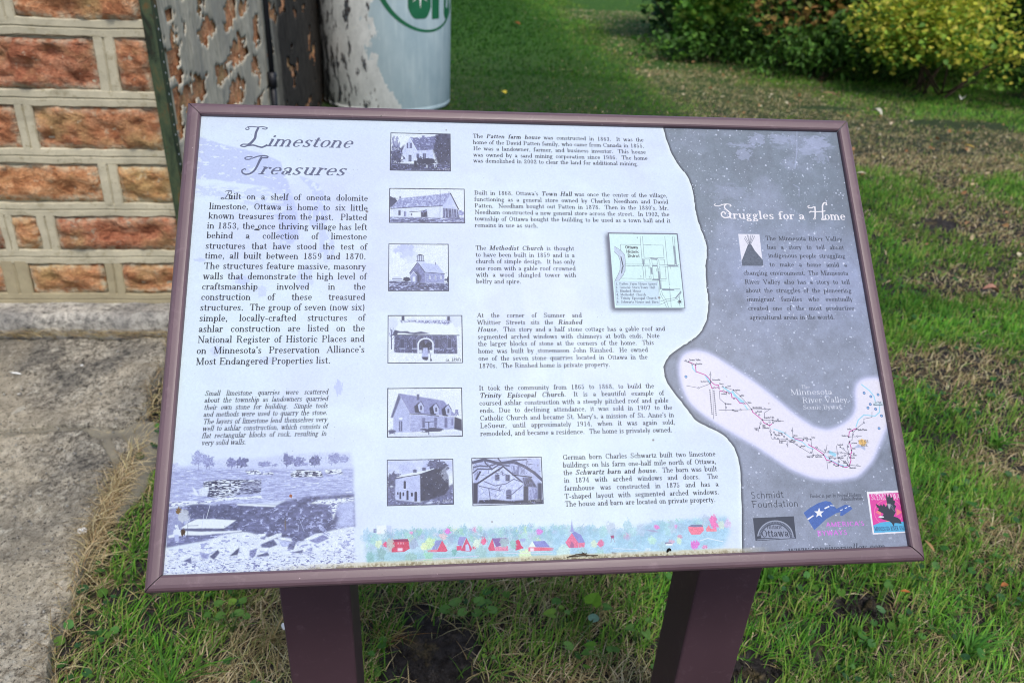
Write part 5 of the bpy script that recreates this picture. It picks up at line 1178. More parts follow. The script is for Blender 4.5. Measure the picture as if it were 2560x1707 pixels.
('T','home was built by stonemason John Rinshed.~ He owned',368.7,337.9,588.6,8.8,'r',(42,46,60),1,.977),
('T','one of the seven stone quarries located in Ottawa in the',368.7,347.5,587.2,8.8,'r',(42,46,60),1,.977),
('T','1870s.~ The Rinshed home is private property.',369,357.1,537.3,8.8,'r',(42,46,60),1,.977),
('T','It took the community from 1865 to 1868, to build the',368.5,385.7,592.4,8.8,'r',(42,46,60),1,.977),
('T','*Trinity Episcopal Church*.~ It is a beautiful example of',369,395.1,604.6,8.8,'r',(42,46,60),1,.977),
('T','coursed ashlar construction with a steeply pitched roof and gable',368.4,404.6,609.5,8.8,'r',(42,46,60),1,.977),
('T','ends. Due to declining attendance, it was sold in 1907 to the',368.6,413.9,613.5,8.8,'r',(42,46,60),1,.977),
('T',"Catholic Church and became St. Mary's, a mission of St. Anne's in",368.6,423.5,614.9,8.8,'r',(42,46,60),1,.977),
('T','LeSueur, until approximately 1914, when it was again sold,',368.8,432.8,615.4,8.8,'r',(42,46,60),1,.977),
('T','remodeled, and became a residence.~ The home is privately owned.',368.7,442.5,610.8,8.8,'r',(42,46,60),1,.977),
('T','German born Charles Schwartz built two limestone',469.2,473.8,663.6,8.8,'r',(42,46,60),1,.977),
('T','buildings on his farm one-half mile north of Ottawa,',468.9,483.3,663.5,8.8,'r',(42,46,60),1,.977),
('T','the *Schwartz barn and house*.~ The barn was built',468.9,492.4,663.5,8.8,'r',(42,46,60),1,.977),
('T','in 1874 with arched windows and doors.~ The',469.2,501.7,663.6,8.8,'r',(42,46,60),1,.977),
('T','farmhouse was constructed in 1875 and has a',469,511.2,663.2,8.8,'r',(42,46,60),1,.977),
('T','T-shaped layout with segmented arched windows.',468.8,520.9,662.8,8.8,'r',(42,46,60),1,.977),
('T','The house and barn are located on private property.',468.7,530,657.5,8.8,'r',(42,46,60),1,.977),
('P',.06,[(257.8,27.9),(338.7,27.5),(338.3,84.7),(257.1,84.8)],{'soft':.12}),
('CL',[(258.8,29),(337.7,28.6),(337.3,83.6),(258.1,83.7)]),
('P',.97,[(258,28.4),(338.5,28.1),(338.1,84.1),(257.3,84.3)],{'soft':0,'n':.04,'nsx':8,'nsy':8}),
('P',.5,[(260.4,50.6),(276.7,45.3),(284.4,33.9),(292,36.2),(299.7,38.5),(322.9,31.7),(324.7,68.8),(258.3,72.7)],{'soft':.3,'alpha':0}),
('P',.42,[(283.8,34.2),(293.1,35.5),(322.9,31),(321.6,52.8),(293.1,54.5)],{'soft':.2,'n':.15,'nsx':3,'nsy':2,'flcol':.7,'flthr':.63}),
('P',.3,[(270.2,52.8),(276.7,45.3),(274.5,57.6),(271.3,65.1)],{'soft':.6,'n':.2}),
('P',.84,[(273.2,55.2),(283.5,34.9),(293.1,54.7),(292.5,69.5),(274.5,72.3)],{'soft':.2,'n':.1,'nsx':2,'nsy':2}),
('P',.8,[(292.8,55),(313.9,52.5),(316,69),(292.5,70.7)],{'soft':.2,'n':.12,'nsx':2,'nsy':2}),
('L',.95,[(283.5,34.9),(293.1,54.5)],.8,1),
('P',.35,[(279.5,43),(286.3,42.8),(286.3,51),(279.5,51.1)],{'soft':.15}),
('P',.8,[(281.3,43.3),(284.1,43.2),(284.1,50.6),(281.3,50.7)],{'soft':.1}),
('L',.3,[(282.7,43.3),(282.7,50.7)],.4,1),
('P',.28,[(281.9,61.2),(285.8,61.1),(285.8,70.9),(281.9,70.9)],{'soft':.15}),
('L',.9,[(283.8,63),(283.8,69.7)],.5,1),
('P',.3,[(292.6,59.1),(295.9,59),(295.9,65.1),(292.6,65.2)],{}),
('P',.25,[(301.1,58.5),(305.1,58.4),(305,67.4),(301.1,67.5)],{}),
('L',.7,[(303.1,58.8),(303.1,67.4)],.4,1),
('P',.45,[(290.9,34.5),(294.5,34.4),(294.4,37.4),(290.9,37.5)],{}),
('P',.45,[(300,31.3),(303.5,31.2),(303.5,37.1),(299.9,37.2)],{}),
('B',.16,329.4,47.5,12.2,26.1,{'rough':.4,'n':.2,'nsx':2,'nsy':2,'flcol':.6,'flthr':.68}),
('P',.18,[(315,54.2),(324.1,29.1),(338.7,27.2),(338.3,73.4),(321.4,75)],{'soft':1,'n':.15,'flcol':.6,'flthr':.7}),
('B',.25,264.8,62.7,9.8,14.7,{'rough':.5,'n':.2,'nsx':2,'nsy':2,'flcol':.6,'flthr':.66}),
('B',.5,264.7,44.3,6.5,11.1,{'rough':.8,'alpha':.7}),
('L',.35,[(260.3,35.8),(265.3,60.3)],.5,1),
('L',.35,[(267.1,39.3),(265.8,60.3)],.5,1),
('L',.35,[(269.6,41.7),(267.1,54.1)],.5,1),
('L',.35,[(262,43.2),(265.8,54.2)],.5,1),
('P',.22,[(257.2,73.3),(287.6,74.5),(338,73.4),(338.1,83.8),(257.1,84.3)],{'soft':.8,'n':.15,'nsx':3,'nsy':1.5,'flcol':.5,'flthr':.66}),
('B',.12,306.1,70.4,12,5.5,{'rough':.5}),
('P',.08,[(289.3,69.6),(293,69.5),(293,79.2),(289.3,79.3)],{'soft':.2}),
('B',.15,296.3,69.4,3.8,6.1,{}),
('L',.95,[(306.3,75.3),(305.4,79.6)],.7,1),
('L',.95,[(306.9,75.9),(307.1,79.6)],.6,1),
('L',.95,[(316.5,73.9),(317.2,80)],.8,1),
('L',.95,[(318.1,73.8),(319.4,78.7)],.6,1),
('L',.95,[(314.8,73.9),(318.6,74.4)],.6,1),
('O',.95,266.9,43.9,.4,.59),
('O',.95,267.5,53.8,.31,.38),
('O',.95,316.7,36.4,.29,.56),
('O',.95,293.2,61,.38,.78),
('O',.95,282,64.3,.37,.45),
('O',.95,260.6,81,.26,.46),
('O',.95,328.6,60.1,.31,.69),
('O',.95,262.8,67.7,.28,.35),
('O',.95,310.7,77.9,.24,.62),
('O',.95,283.1,69,.37,.41),
('O',.95,323.8,63.8,.36,.71),
('O',.95,293,69.6,.42,.35),
('O',.95,325.5,50.5,.31,.37),
('O',.95,313.8,45.6,.42,.44),
('O',.95,303.3,51.3,.35,.4),
('O',.95,274.1,69.4,.38,.58),
('O',.95,331.1,40.7,.41,.38),
('O',.95,334.2,61.9,.34,.79),
('O',.95,320.4,70.6,.19,.48),
('O',.95,266.8,41.7,.24,.73),
('O',.95,270,46.9,.31,.72),
('O',.95,334.2,66.2,.24,.57),
('O',.95,314.5,33.3,.36,.48),
('O',.95,305.3,64.9,.36,.56),
('O',.95,302.8,41,.31,.36),
('O',.95,297,58.3,.39,.5),
('O',.95,261.9,58.7,.24,.67),
('O',.95,290,50.6,.43,.5),
('O',.95,287,49.1,.31,.35),
('O',.95,302,77.6,.33,.67),
('O',.95,332.7,72.9,.38,.71),
('O',.95,323.3,43.4,.31,.47),
('O',.95,280.3,60.5,.27,.61),
('O',.95,305,36.2,.3,.49),
('T','ca. 1902',319.6,83,336.6,4.6,'i',(205,212,232),.8),
('CL',None),
('P',.06,[(256.7,110.6),(356.2,110.1),(355.9,160.4),(256.5,160.6)],{'soft':.12}),
('CL',[(257.7,111.7),(355.2,111.2),(354.9,159.4),(257.5,159.6)]),
('P',.97,[(256.7,111.2),(356.2,110.7),(355.9,159.8),(256.5,160)],{'soft':0,'n':.04,'nsx':8,'nsy':8}),
('B',.2,260.8,130.1,6.4,7.1,{'rough':.4}),
('P',.25,[(257.1,129),(265,127.1),(260.8,137.2),(257.1,139.6)],{'soft':.5}),
('P',.62,[(258.7,139.4),(270.4,125.3),(303.6,121.2),(336.6,116.5),(345,137.2),(327.2,135.7),(292.8,137.7),(258.7,140.2)],{'soft':.2,'n':.2,'nsx':2,'nsy':2,'flcol':.8,'flthr':.6}),
('L',.15,[(258.7,140.5),(292.8,137.7),(326.1,135.7)],1,1),
('L',.12,[(337.2,117.1),(347.6,140.1)],1.4,1),
('P',.9,[(258.7,141),(292.8,138.2),(326.3,136.5),(326.4,152.8),(258.8,152.7)],{'soft':.2,'n':.06,'nsx':3,'nsy':2}),
('P',.8,[(326.6,136),(337.4,118.3),(345,137.4),(344.9,139.6),(326.6,138.6)],{'soft':.2,'n':.1}),
('P',.35,[(327.1,138.6),(346.5,140.1),(348.5,152.5),(327,152.8)],{'soft':.3,'n':.2,'nsx':2,'nsy':2}),
('L',.8,[(329.8,139.2),(330.2,151.6)],.7,1),
('L',.8,[(333.6,139.1),(334,151.5)],.7,1),
('L',.8,[(338.5,139.1),(338.8,151.5)],.7,1),
('L',.8,[(341.2,139),(341.5,151.4)],.7,1),
('L',.8,[(344.9,139),(345.3,151.4)],.7,1),
('P',.2,[(268.7,142.7),(271.5,142.7),(271.5,149.7),(268.7,149.8)],{}),
('P',.55,[(276.3,144.3),(278.7,144.2),(278.7,151.3),(276.3,151.3)],{}),
('L',.2,[(276.3,144.3),(276.3,151.3)],.5,1),
('P',.97,[(283.4,144.5),(298.1,143.8),(298.1,152.2),(284.2,151.9)],{'soft':.15}),
('L',.15,[(283.2,144.9),(303.5,143.1)],.7,1),
('P',.15,[(298.1,143.8),(305.6,140.7),(306.6,151.9),(298.3,152.2)],{'soft':.2,'n':.15,'flcol':.5,'flthr':.6}),
('P',.15,[(285.1,146.7),(286.4,146.7),(286.4,149.8),(285.1,149.8)],{}),
('P',.3,[(270.1,122.3),(271.7,122.3),(271.8,125.5),(270.1,125.5)],{}),
('L',.3,[(323.7,111.3),(322.9,152.8)],.4,1),
('L',.4,[(335.3,114.1),(335.2,117.1)],.6,1),
('P',.42,[(257,152.7),(297,152.6),(327,152.8),(355.5,151.3),(355.7,159.7),(256.7,160.2)],{'soft':.6,'n':.25,'nsx':4,'nsy':1,'flcol':.75,'flthr':.6}),
('B',.25,299.1,157.2,6.4,2.1,{}),
('B',.6,350.8,145.4,4.4,4.1,{'rough':.5,'n':.2}),
('T',"ca. 1960's",333.9,158.8,352.7,4.6,'i',(220,228,245),.7),
('CL',None),
('P',.06,[(256.2,190),(333.7,189.9),(333.3,255.2),(256.1,255.2)],{'soft':.12}),
('CL',[(257.1,191),(332.7,191),(332.4,254.2),(257,254.2)]),
('P',.97,[(256.4,190.4),(333.5,190.3),(333.1,254.8),(256.3,254.9)],{'soft':0,'n':.04,'nsx':8,'nsy':8}),
('B',.75,277.9,198.3,13.6,10.2,{'rough':.5,'alpha':.8}),
('B',.86,284.2,206.2,10.5,9.1,{'rough':.5,'alpha':.6}),
('P',.3,[(257.3,241),(284.2,241.7),(307,243.9),(333.1,244.4),(333,254.6),(256.8,254.7)],{'soft':.5,'n':.25,'nsx':4,'nsy':1.5,'flcol':.72,'flthr':.6}),
('P',.5,[(283.3,230.5),(293.4,215.9),(302.9,229.3),(303.4,243.9),(285.2,242.8)],{'soft':.2,'n':.15,'nsx':2,'nsy':1.5}),
('P',.62,[(302.9,229.3),(327.5,231.5),(327.4,244.2),(303.4,243.9)],{'soft':.2,'n':.12,'nsx':2,'nsy':1.5}),
('P',.78,[(293.4,215.5),(318.8,218.6),(327.9,231.2),(302.9,229.4)],{'soft':.2,'n':.05}),
('L',.2,[(283.3,230.5),(293.4,215.5),(302.9,229.4),(327.9,231.4)],.8,1),
('P',.3,[(287.8,229.9),(292.5,227.7),(298.7,235.5),(296.6,243.3),(292.5,242.8)],{'soft':.3}),
('P',.65,[(284,234.4),(288.3,228.6),(292,233.9),(291.9,242.4),(285.4,242.2)],{'soft':.2}),
('L',.95,[(284,234.4),(288.1,228.6),(292.2,233.3)],.7,1),
('P',.95,[(287.1,235.3),(290.2,235.3),(290.2,242.2),(287.1,242.2)],{}),
('L',.15,[(294.6,234.4),(294.5,242.2)],1,1),
('P',.95,[(308,234.9),(309,233.2),(309.9,234.9),(309.9,239.1),(308,238.8)],{'soft':.15}),
('L',.3,[(309,234.4),(308.9,238.8)],.4,1),
('P',.95,[(315.3,234.9),(316.3,233.2),(317.2,234.9),(317.2,239),(315.3,238.8)],{'soft':.15}),
('L',.3,[(316.3,234.3),(316.2,238.8)],.4,1),
('P',.95,[(322.4,234.9),(323.3,233.2),(324.3,234.9),(324.2,239),(322.3,238.8)],{'soft':.15}),
('L',.3,[(323.3,234.3),(323.3,238.8)],.4,1),
('P',.85,[(292.6,213.3),(302,213.2),(303,215.8),(298.3,218.7),(293.1,215.9)],{'soft':.2}),
('L',.3,[(292,213.9),(302,213.9)],.8,1),
('P',.2,[(291.7,206.5),(296.3,204.2),(302.2,206.2)],{'soft':.15}),
('P',.55,[(293.4,206.4),(301,206.4),(300.9,213.2),(293.4,213.3)],{'soft':.15,'alpha':.25}),
('L',.3,[(293.6,206.4),(293.6,213.2)],.7,1),
('L',.3,[(295.9,206.4),(295.9,213.2)],.7,1),
('L',.3,[(298.7,206.4),(298.6,213.2)],.7,1),
('L',.3,[(300.8,206.4),(300.7,213.2)],.7,1),
('L',.4,[(316.4,215.7),(316.3,218.8)],.8,1),
('B',.15,279.5,238.9,4.3,3.1,{'rough':.3}),
('P',.85,[(260.4,240.6),(261.9,235.6),(271.7,235),(274.8,240.6)],{'soft':.2}),
('L',.3,[(261.4,238.4),(273.8,238.4)],.6,1),
('B',.15,332.2,239.3,2.1,3.2,{}),
('B',.3,329,239.4,1.9,1.5,{}),
('O',.95,303.3,251.3,.39,.41),
('O',.95,280.4,251.1,.18,.71),
('O',.95,315.5,247.5,.26,.44),
('O',.95,277.2,247.3,.32,.58),
('O',.95,329.6,250.3,.35,.79),
('O',.95,274.5,244.8,.35,.32),
('O',.95,261.9,248,.31,.76),
('O',.95,303.6,247.9,.31,.42),
('O',.95,260.2,245.1,.37,.4),
('O',.95,285.3,243.4,.4,.38),
('O',.95,278.1,251.2,.32,.72),
('O',.95,304.4,249.9,.2,.57),
('O',.95,295.1,251.1,.28,.6),
('O',.95,263.5,246.8,.27,.38),
('O',.95,316.9,246.7,.44,.59),
('O',.95,301.9,249,.36,.38),
('O',.95,290.3,245.5,.29,.35),
('O',.95,327.7,245.2,.36,.45),
('O',.95,321,249.2,.22,.72),
('O',.95,326,251.3,.33,.37),
('CL',None),
('P',.06,[(255.8,287.3),(349.7,287.4),(349.4,350.3),(256,350)],{'soft':.12}),
('CL',[(256.7,288.4),(348.6,288.4),(348.5,349.3),(256.9,349)]),
('P',.97,[(255.8,287.8),(349.6,287.8),(349.4,349.9),(256,349.6)],{'soft':0,'n':.04,'nsx':8,'nsy':8}),
('B',.85,339.3,295.5,12.1,10.4,{'alpha':.6}),
('B',.85,261.9,300.9,9.7,13.7,{'alpha':.6}),
('P',.99,[(270.3,293.9),(336,294.4),(344.4,314),(263,312.6)],{'soft':.25}),
('P',.5,[(271.1,294.2),(336,294.4),(336.2,297.3),(330.4,300.1),(317.3,298.4),(302,298),(284.6,295.9),(272.7,297)],{'soft':.8,'n':.3,'nsx':2,'nsy':1,'flcol':.95,'flthr':.55}),
('P',.25,[(262,312.4),(264.6,306.7),(271.6,308.8),(280.3,308.5),(284.6,310.2),(290,310.3),(297.6,308.9),(308.5,311.7),(288.9,312.7),(277,310.7),(268.4,310.7),(267.3,313.3)],{'soft':.3,'n':.15}),
('P',.18,[(273.3,288.7),(276.5,288.7),(276.5,294.4),(273.3,294.4)],{}),
('P',.18,[(330.6,289.2),(333.9,289.2),(333.8,294.6),(330.5,294.6)],{}),
('L',.2,[(261.5,313.3),(345.3,314.2)],1,1),
('P',.3,[(264.3,313.7),(342,314.4),(342.4,338.7),(264,336)],{'soft':.2,'n':.2,'nsx':2,'nsy':2,'flcol':.6,'flthr':.66}),
('P',.22,[(271.4,318.7),(276.2,318.7),(276.2,330.5),(271.5,330.5)],{'soft':.15}),
('L',.62,[(271.2,318.1),(276.4,318.1),(276.4,330.8),(271.3,330.7),(271.2,318.1)],.35,.7),
('L',.8,[(270.6,330.9),(277.1,331)],.9,1),
('P',.22,[(287.1,318.8),(291.8,318.8),(291.8,330.6),(287.1,330.6)],{'soft':.15}),
('L',.62,[(286.9,318.2),(292,318.2),(292,330.9),(286.8,330.8),(286.9,318.2)],.35,.7),
('L',.8,[(286.2,331.1),(292.7,331.1)],.9,1),
('P',.22,[(314.7,318.9),(319.5,319),(319.3,330.9),(314.6,330.8)],{'soft':.15}),
('L',.62,[(314.5,318.4),(319.7,318.4),(319.6,331.1),(314.4,331.1),(314.5,318.4)],.35,.7),
('L',.8,[(313.7,331.3),(320.2,331.3)],.9,1),
('P',.22,[(330.5,319),(335.3,319.1),(335.1,331),(330.3,331)],{'soft':.15}),
('L',.62,[(330.3,318.5),(335.5,318.5),(335.3,331.2),(330.1,331.2),(330.3,318.5)],.35,.7),
('L',.8,[(329.4,331.4),(336,331.5)],.9,1),
('L',.95,[(312.2,338.1),(312.3,326.3),(312.1,324.3),(311.3,322.5),(310,320.9),(308.4,319.5),(306.4,318.6),(304.2,318.1),(302,318.1),(299.8,318.6),(297.8,319.5),(296.1,320.8),(294.8,322.4),(294,324.2),(293.7,326.2),(293.7,336.8)],1.8,1),
('P',.15,[(295.3,332.9),(295.5,326.2),(295.8,324.4),(296.7,322.8),(298.1,321.5),(299.9,320.5),(302,320),(304.2,320.1),(306.2,320.6),(308,321.6),(309.4,322.9),(310.3,324.5),(310.6,326.3),(311,333.1)],{'soft':.2,'n':.2}),
('P',.97,[(257.3,337.1),(264,336),(293.2,338.5),(316.9,338.7),(338.6,338.4),(348.4,337.9),(348.7,349.4),(257,348.8)],{'soft':.4,'n':.06}),
('P',.95,[(293.7,332.9),(298.6,333),(298.6,336.9),(293.7,336.8)],{}),
('P',.95,[(307.2,333),(312.1,333.1),(312,337.6),(307.2,337.5)],{}),
('L',.3,[(294.3,334.9),(298,335)],.5,1),
('P',.08,[(300.2,322.8),(303.5,320.6),(306.2,323.4),(306.7,329.6),(299.1,329.6)],{'soft':.3}),
('B',.35,303.1,322.2,2,2.2,{}),
('P',.7,[(300.2,330.2),(305.6,330.2),(306.3,342),(304.4,345.3),(299.6,345.3),(298,342.5)],{'soft':.2,'n':.12}),
('P',.1,[(298.3,342.2),(306.1,342),(305.8,345.4),(303.9,346.5),(299.6,345.1)],{'soft':.2}),
('L',.3,[(307.7,334.2),(309.5,343.2)],.6,1),
('P',.2,[(309.1,342.3),(311.2,347.1),(308.4,347.4)],{'soft':.15}),
('L',.3,[(260.8,331.5),(260.3,306.7)],1.2,1),
('L',.45,[(260.7,318),(257.6,310.1)],.5,1),
('L',.45,[(260.7,315.8),(263.6,309)],.5,1),
('L',.45,[(260.4,311.2),(258.7,303.3)],.5,1),
('L',.45,[(260.7,312.4),(263,304.4)],.5,1),
('L',.45,[(260.7,320.3),(264.1,314.6)],.5,1),
('O',.8,331.1,321.3,.38,.69),
('O',.8,319.2,334.7,.46,.76),
('O',.8,267.2,324,.35,.33),
('O',.8,265.7,332.4,.49,.69),
('O',.8,289,330,.29,.67),
('O',.8,286.3,331.6,.5,.79),
('O',.8,331.9,334.7,.41,.58),
('O',.8,335.2,317,.31,.6),
('O',.8,301.2,331.9,.26,.33),
('O',.8,274.8,335.3,.24,.41),
('O',.8,293.6,328.2,.43,.34),
('O',.8,335.6,331.6,.3,.39),
('O',.8,310.2,327.7,.28,.38),
('O',.8,323.1,329.5,.44,.41),
('O',.8,320,316.6,.2,.39),
('O',.8,324.3,326.7,.39,.6),
('O',.8,313.3,321.9,.42,.31),
('O',.8,293.7,316,.24,.75),
('O',.8,310.6,332,.38,.59),
('O',.8,325.3,328.5,.35,.58),
('O',.8,308.2,322.3,.4,.5),
('O',.8,314.6,325.4,.42,.65),
('O',.8,268.2,331.4,.47,.47),
('O',.8,320.5,333.2,.35,.36),
('O',.8,320.4,333.1,.29,.41),
('O',.8,323.2,326.2,.2,.4),
('O',.8,281.6,327.2,.37,.56),
('O',.8,290.9,323.3,.35,.58),
('O',.8,307.8,330.3,.5,.67),
('O',.8,302.2,335.9,.24,.78),
('O',.8,303,325.3,.45,.6),
('O',.8,327.4,323,.37,.62),
('O',.8,283,331.2,.25,.37),
('O',.8,285.5,332.2,.34,.32),
('O',.8,280.1,326.8,.22,.46),
('O',.8,281.1,329.6,.24,.49),
('O',.8,299.1,334.2,.32,.37),
('O',.8,297,322.9,.37,.36),
('O',.8,297,328.9,.32,.77),
('O',.8,292.6,333.6,.3,.5),
('T',"ca. 1890's",327.6,347.8,346.9,6,'i',(30,34,60)),
('CL',None),
('P',.06,[(256,381.2),(347.5,381.6),(347.4,442.7),(256.1,442.2)],{'soft':.12}),
('CL',[(257,382.2),(346.5,382.6),(346.5,441.7),(257.1,441.3)]),
('P',.97,[(256.1,381.6),(347.4,382),(347.4,442.3),(256.2,441.8)],{'soft':0,'n':.04,'nsx':8,'nsy':8}),
('P',.55,[(269.9,387.9),(293,392.1),(324.8,398),(339.4,417.2),(299.2,414.3),(283.4,413.2),(271.3,391.2)],{'soft':.2,'n':.08}),
('P',.72,[(270.8,390.1),(283.4,413.2),(283.4,436.4),(263.1,436),(263.6,417.5)],{'soft':.2,'n':.06,'nsx':8,'nsy':8}),
('P',.35,[(269.9,387.7),(272.4,392.9),(263,418),(260.4,417.7)],{'soft':.2,'n':.08}),
('P',.68,[(283.4,414.3),(299.2,415.2),(337.2,418.2),(337.5,433.2),(305.4,434.7),(283.6,436.4)],{'soft':.2,'n':.12,'nsx':3,'nsy':2}),
('L',.2,[(283.2,413.4),(299.2,414.3),(318.2,416.8)],.9,1),
('P',.3,[(291.9,389.3),(294.8,389.4),(294.8,396.4),(291.9,396.4)],{}),
('P',.12,[(288.7,404.5),(294.5,399.2),(296.6,413),(289.7,412)],{'soft':.2}),
('P',.72,[(292.9,402.4),(296.9,398.1),(300.6,404.7),(300.3,412.7),(294.5,411)],{'soft':.15}),
('L',.25,[(292.9,402.4),(296.9,398.1),(300.8,405.2)],.7,1),
('P',.3,[(295.4,403.5),(298.5,403.5),(298.5,409.5),(295.3,409.4)],{}),
('L',.9,[(295.4,403.5),(298.5,403.5),(298.5,409.5),(295.3,409.4),(295.4,403.5)],.5,1),
('P',.12,[(307.2,406.9),(313,401.6),(315,415.5),(308.2,414.5)],{'soft':.2}),
('P',.72,[(311.4,404.8),(315.4,400.6),(319.1,407.1),(318.7,415.2),(312.9,413.5)],{'soft':.15}),
('L',.25,[(311.4,404.8),(315.4,400.6),(319.3,407.7)],.7,1),
('P',.3,[(313.9,406),(317,406),(317,412),(313.8,411.9)],{}),
('L',.9,[(313.9,406),(317,406),(317,412),(313.8,411.9),(313.9,406)],.5,1),
('P',.12,[(322,408.8),(327.9,403.5),(329.8,417.3),(323,416.4)],{'soft':.2}),
('P',.72,[(326.3,406.7),(330.3,402.4),(334,409),(333.5,417.1),(327.7,415.4)],{'soft':.15}),
('L',.25,[(326.3,406.7),(330.3,402.4),(334.2,409.5)],.7,1),
('P',.3,[(328.7,407.8),(331.9,407.9),(331.8,413.8),(328.6,413.8)],{}),
('L',.9,[(328.7,407.8),(331.9,407.9),(331.8,413.8),(328.6,413.8),(328.7,407.8)],.5,1),
('P',.38,[(298.3,418.6),(301.7,418.7),(301.6,431),(298.3,430.9)],{'soft':.2,'n':.15}),
('P',.38,[(312.9,418.9),(316.3,418.9),(316.1,431.2),(312.8,431.2)],{'soft':.2,'n':.15}),
('P',.38,[(325.5,419.1),(328.8,419.2),(328.7,431.5),(325.3,431.4)],{'soft':.2,'n':.15}),
('P',.45,[(333.8,420.3),(336.1,420.4),(336,428.9),(333.7,428.9)],{}),
('P',.3,[(270.4,422.4),(274,422.4),(274,434.7),(270.4,434.6)],{}),
('L',.8,[(272.1,422.9),(272.2,434.1)],.5,1),
('B',.97,272.4,419.2,2.3,1.5,{'rough':.2}),
('P',.12,[(337.8,418.2),(346.2,421.6),(346.5,435.6),(337,433.2)],{'soft':.3}),
('B',.2,309.6,433.8,13.7,2.6,{'rough':.5}),
('B',.3,261.5,435,4.2,3.2,{'rough':.5}),
('P',.9,[(256.9,438),(346.5,436.1),(346.9,442.2),(256.6,441.2)],{'soft':.3,'n':.06}),
('L',.15,[(306.3,423.6),(306.2,439.5)],1,1),
('L',.2,[(302.3,424.2),(311.8,423.7)],.8,1),
('B',.5,340,412.9,2.7,3.8,{'rough':.8}),
('O',.95,283.5,430.2,.23,.39),
('O',.95,290.6,402.7,.36,.36),
('O',.95,329.6,427.6,.18,.57),
('O',.95,273.2,403.4,.29,.53),
('O',.95,299,429.7,.25,.39),
('O',.95,313.4,430.7,.43,.74),
('O',.95,270.3,429.5,.36,.74),
('O',.95,294.8,402.3,.39,.63),
('O',.95,321.5,402,.22,.68),
('O',.95,267.1,429.8,.22,.6),
('O',.95,295.6,406.4,.23,.69),
('O',.95,331,422.7,.34,.66),
('O',.95,303.9,415.6,.42,.44),
('O',.95,281.5,430.1,.43,.54),
('O',.95,322.8,423.1,.44,.34),
('O',.95,330,413.8,.3,.64),
('O',.95,309.7,411,.26,.76),
('O',.95,324.4,398.2,.29,.68),
('O',.95,328.3,431.6,.24,.75),
('O',.95,315.5,396.7,.24,.39),
('O',.95,271.2,420,.26,.65),
('O',.95,271.5,427,.37,.69),
('O',.95,309,411.8,.23,.77),
('O',.95,276,413.7,.21,.35),
('O',.95,315.3,428.5,.3,.7),
('O',.95,327.2,415.1,.39,.45),
('O',.95,276.3,400.8,.18,.34),
('O',.95,319.2,429.2,.2,.66),
('O',.95,321.2,420.7,.31,.54),
('O',.95,315.4,403.6,.38,.4),
('CL',None),
('P',.06,[(256.1,468.9),(335.2,469.3),(335.2,523.6),(256.5,523)],{'soft':.12}),
('CL',[(256.9,469.7),(334.3,470.2),(334.4,522.7),(257.3,522.2)]),
('P',.97,[(256.1,469.2),(335.1,469.6),(335.2,523.3),(256.5,522.8)],{'soft':0,'n':.04,'nsx':8,'nsy':8}),
('P',.8,[(256.2,468.9),(335.2,469.3),(335.4,486.2),(256.4,487.9)],{'soft':2,'n':.12,'nsx':9,'nsy':5}),
('B',.3,264.8,492.7,8.8,9.2,{'rough':.4,'n':.15,'nsx':2,'nsy':2}),
('B',.3,314.9,475.9,10.3,5.6,{'rough':.6,'n':.2,'nsx':2,'nsy':1.5}),
('B',.25,322.3,479.3,7.5,5.6,{'rough':.5,'n':.2}),
('P',.35,[(256.5,500.8),(266.6,501),(266.6,515.6),(295.1,520.1),(334.7,499.2),(335.2,523.6),(256.6,522.6)],{'soft':.6,'n':.18,'nsx':3,'nsy':2,'flcol':.65,'flthr':.66}),
('P',.12,[(295.2,487),(313.9,480.5),(325.1,482.2),(329.2,489.8),(329.5,504.6),(324.7,511.8),(304.3,517.6),(295.5,518.8)],{'soft':.25,'n':.08,'nsx':3,'nsy':3}),
('P',.76,[(266.2,491.8),(295.2,487.8),(295.5,518.8),(282.2,517.9),(266.2,515.6)],{'soft':.2,'n':.05}),
('P',.97,[(266.5,490),(283.2,485.3),(313.9,480.3),(295.2,487.2),(271.1,490.6)],{'soft':.15}),
('L',.15,[(266.2,490.9),(295.2,487),(313.9,481)],.9,1),
('P',.3,[(287.1,481.7),(291.4,481.8),(291.4,484.8),(287.1,484.7)],{}),
('P',.25,[(286.6,481.9),(289.2,480.7),(291.8,482)],{'soft':.1}),
('P',.3,[(298,479.7),(302.3,479.8),(302.3,482.8),(298,482.7)],{}),
('P',.25,[(297.5,479.8),(300.1,478.6),(302.7,480)],{'soft':.1}),
('P',.12,[(276,495.3),(276.6,494.4),(278.1,494.5),(278.6,495.4),(278.6,503.4),(276,503.3)],{'soft':.12}),
('P',.12,[(268.3,507.9),(268.7,507),(269.7,507.1),(270,508),(270,510.3),(268.4,510.2)],{'soft':.12}),
('P',.12,[(271.1,508),(271.5,507.1),(272.7,507.2),(273.1,508.1),(273.1,515.4),(271.1,515.3)],{'soft':.12}),
('P',.12,[(274.7,508.4),(275,507.5),(276.1,507.5),(276.5,508.5),(276.5,511.8),(274.7,511.8)],{'soft':.12}),
('P',.12,[(279.3,506.4),(279.8,505.5),(281.2,505.6),(281.7,506.5),(281.7,516.8),(279.3,516.7)],{'soft':.12}),
('P',.12,[(284.6,509),(285.1,508.1),(286.4,508.2),(286.8,509.1),(286.8,512.6),(284.6,512.5)],{'soft':.12}),
('P',.12,[(288.7,508.2),(289.3,507.3),(291.2,507.4),(291.8,508.3),(291.8,518.6),(288.6,518.6)],{'soft':.12}),
('L',.97,[(276,504),(279,504.1)],.5,1),
('B',.9,326.9,486.9,6.6,8.4,{'rough':.8,'alpha':.5}),
('P',.85,[(300.6,521.6),(306.1,519.1),(311.7,519.7),(308,521.9)],{'soft':.3}),
('O',.85,320.1,503.2,.45,.34),
('O',.85,315.4,513.8,.36,.36),
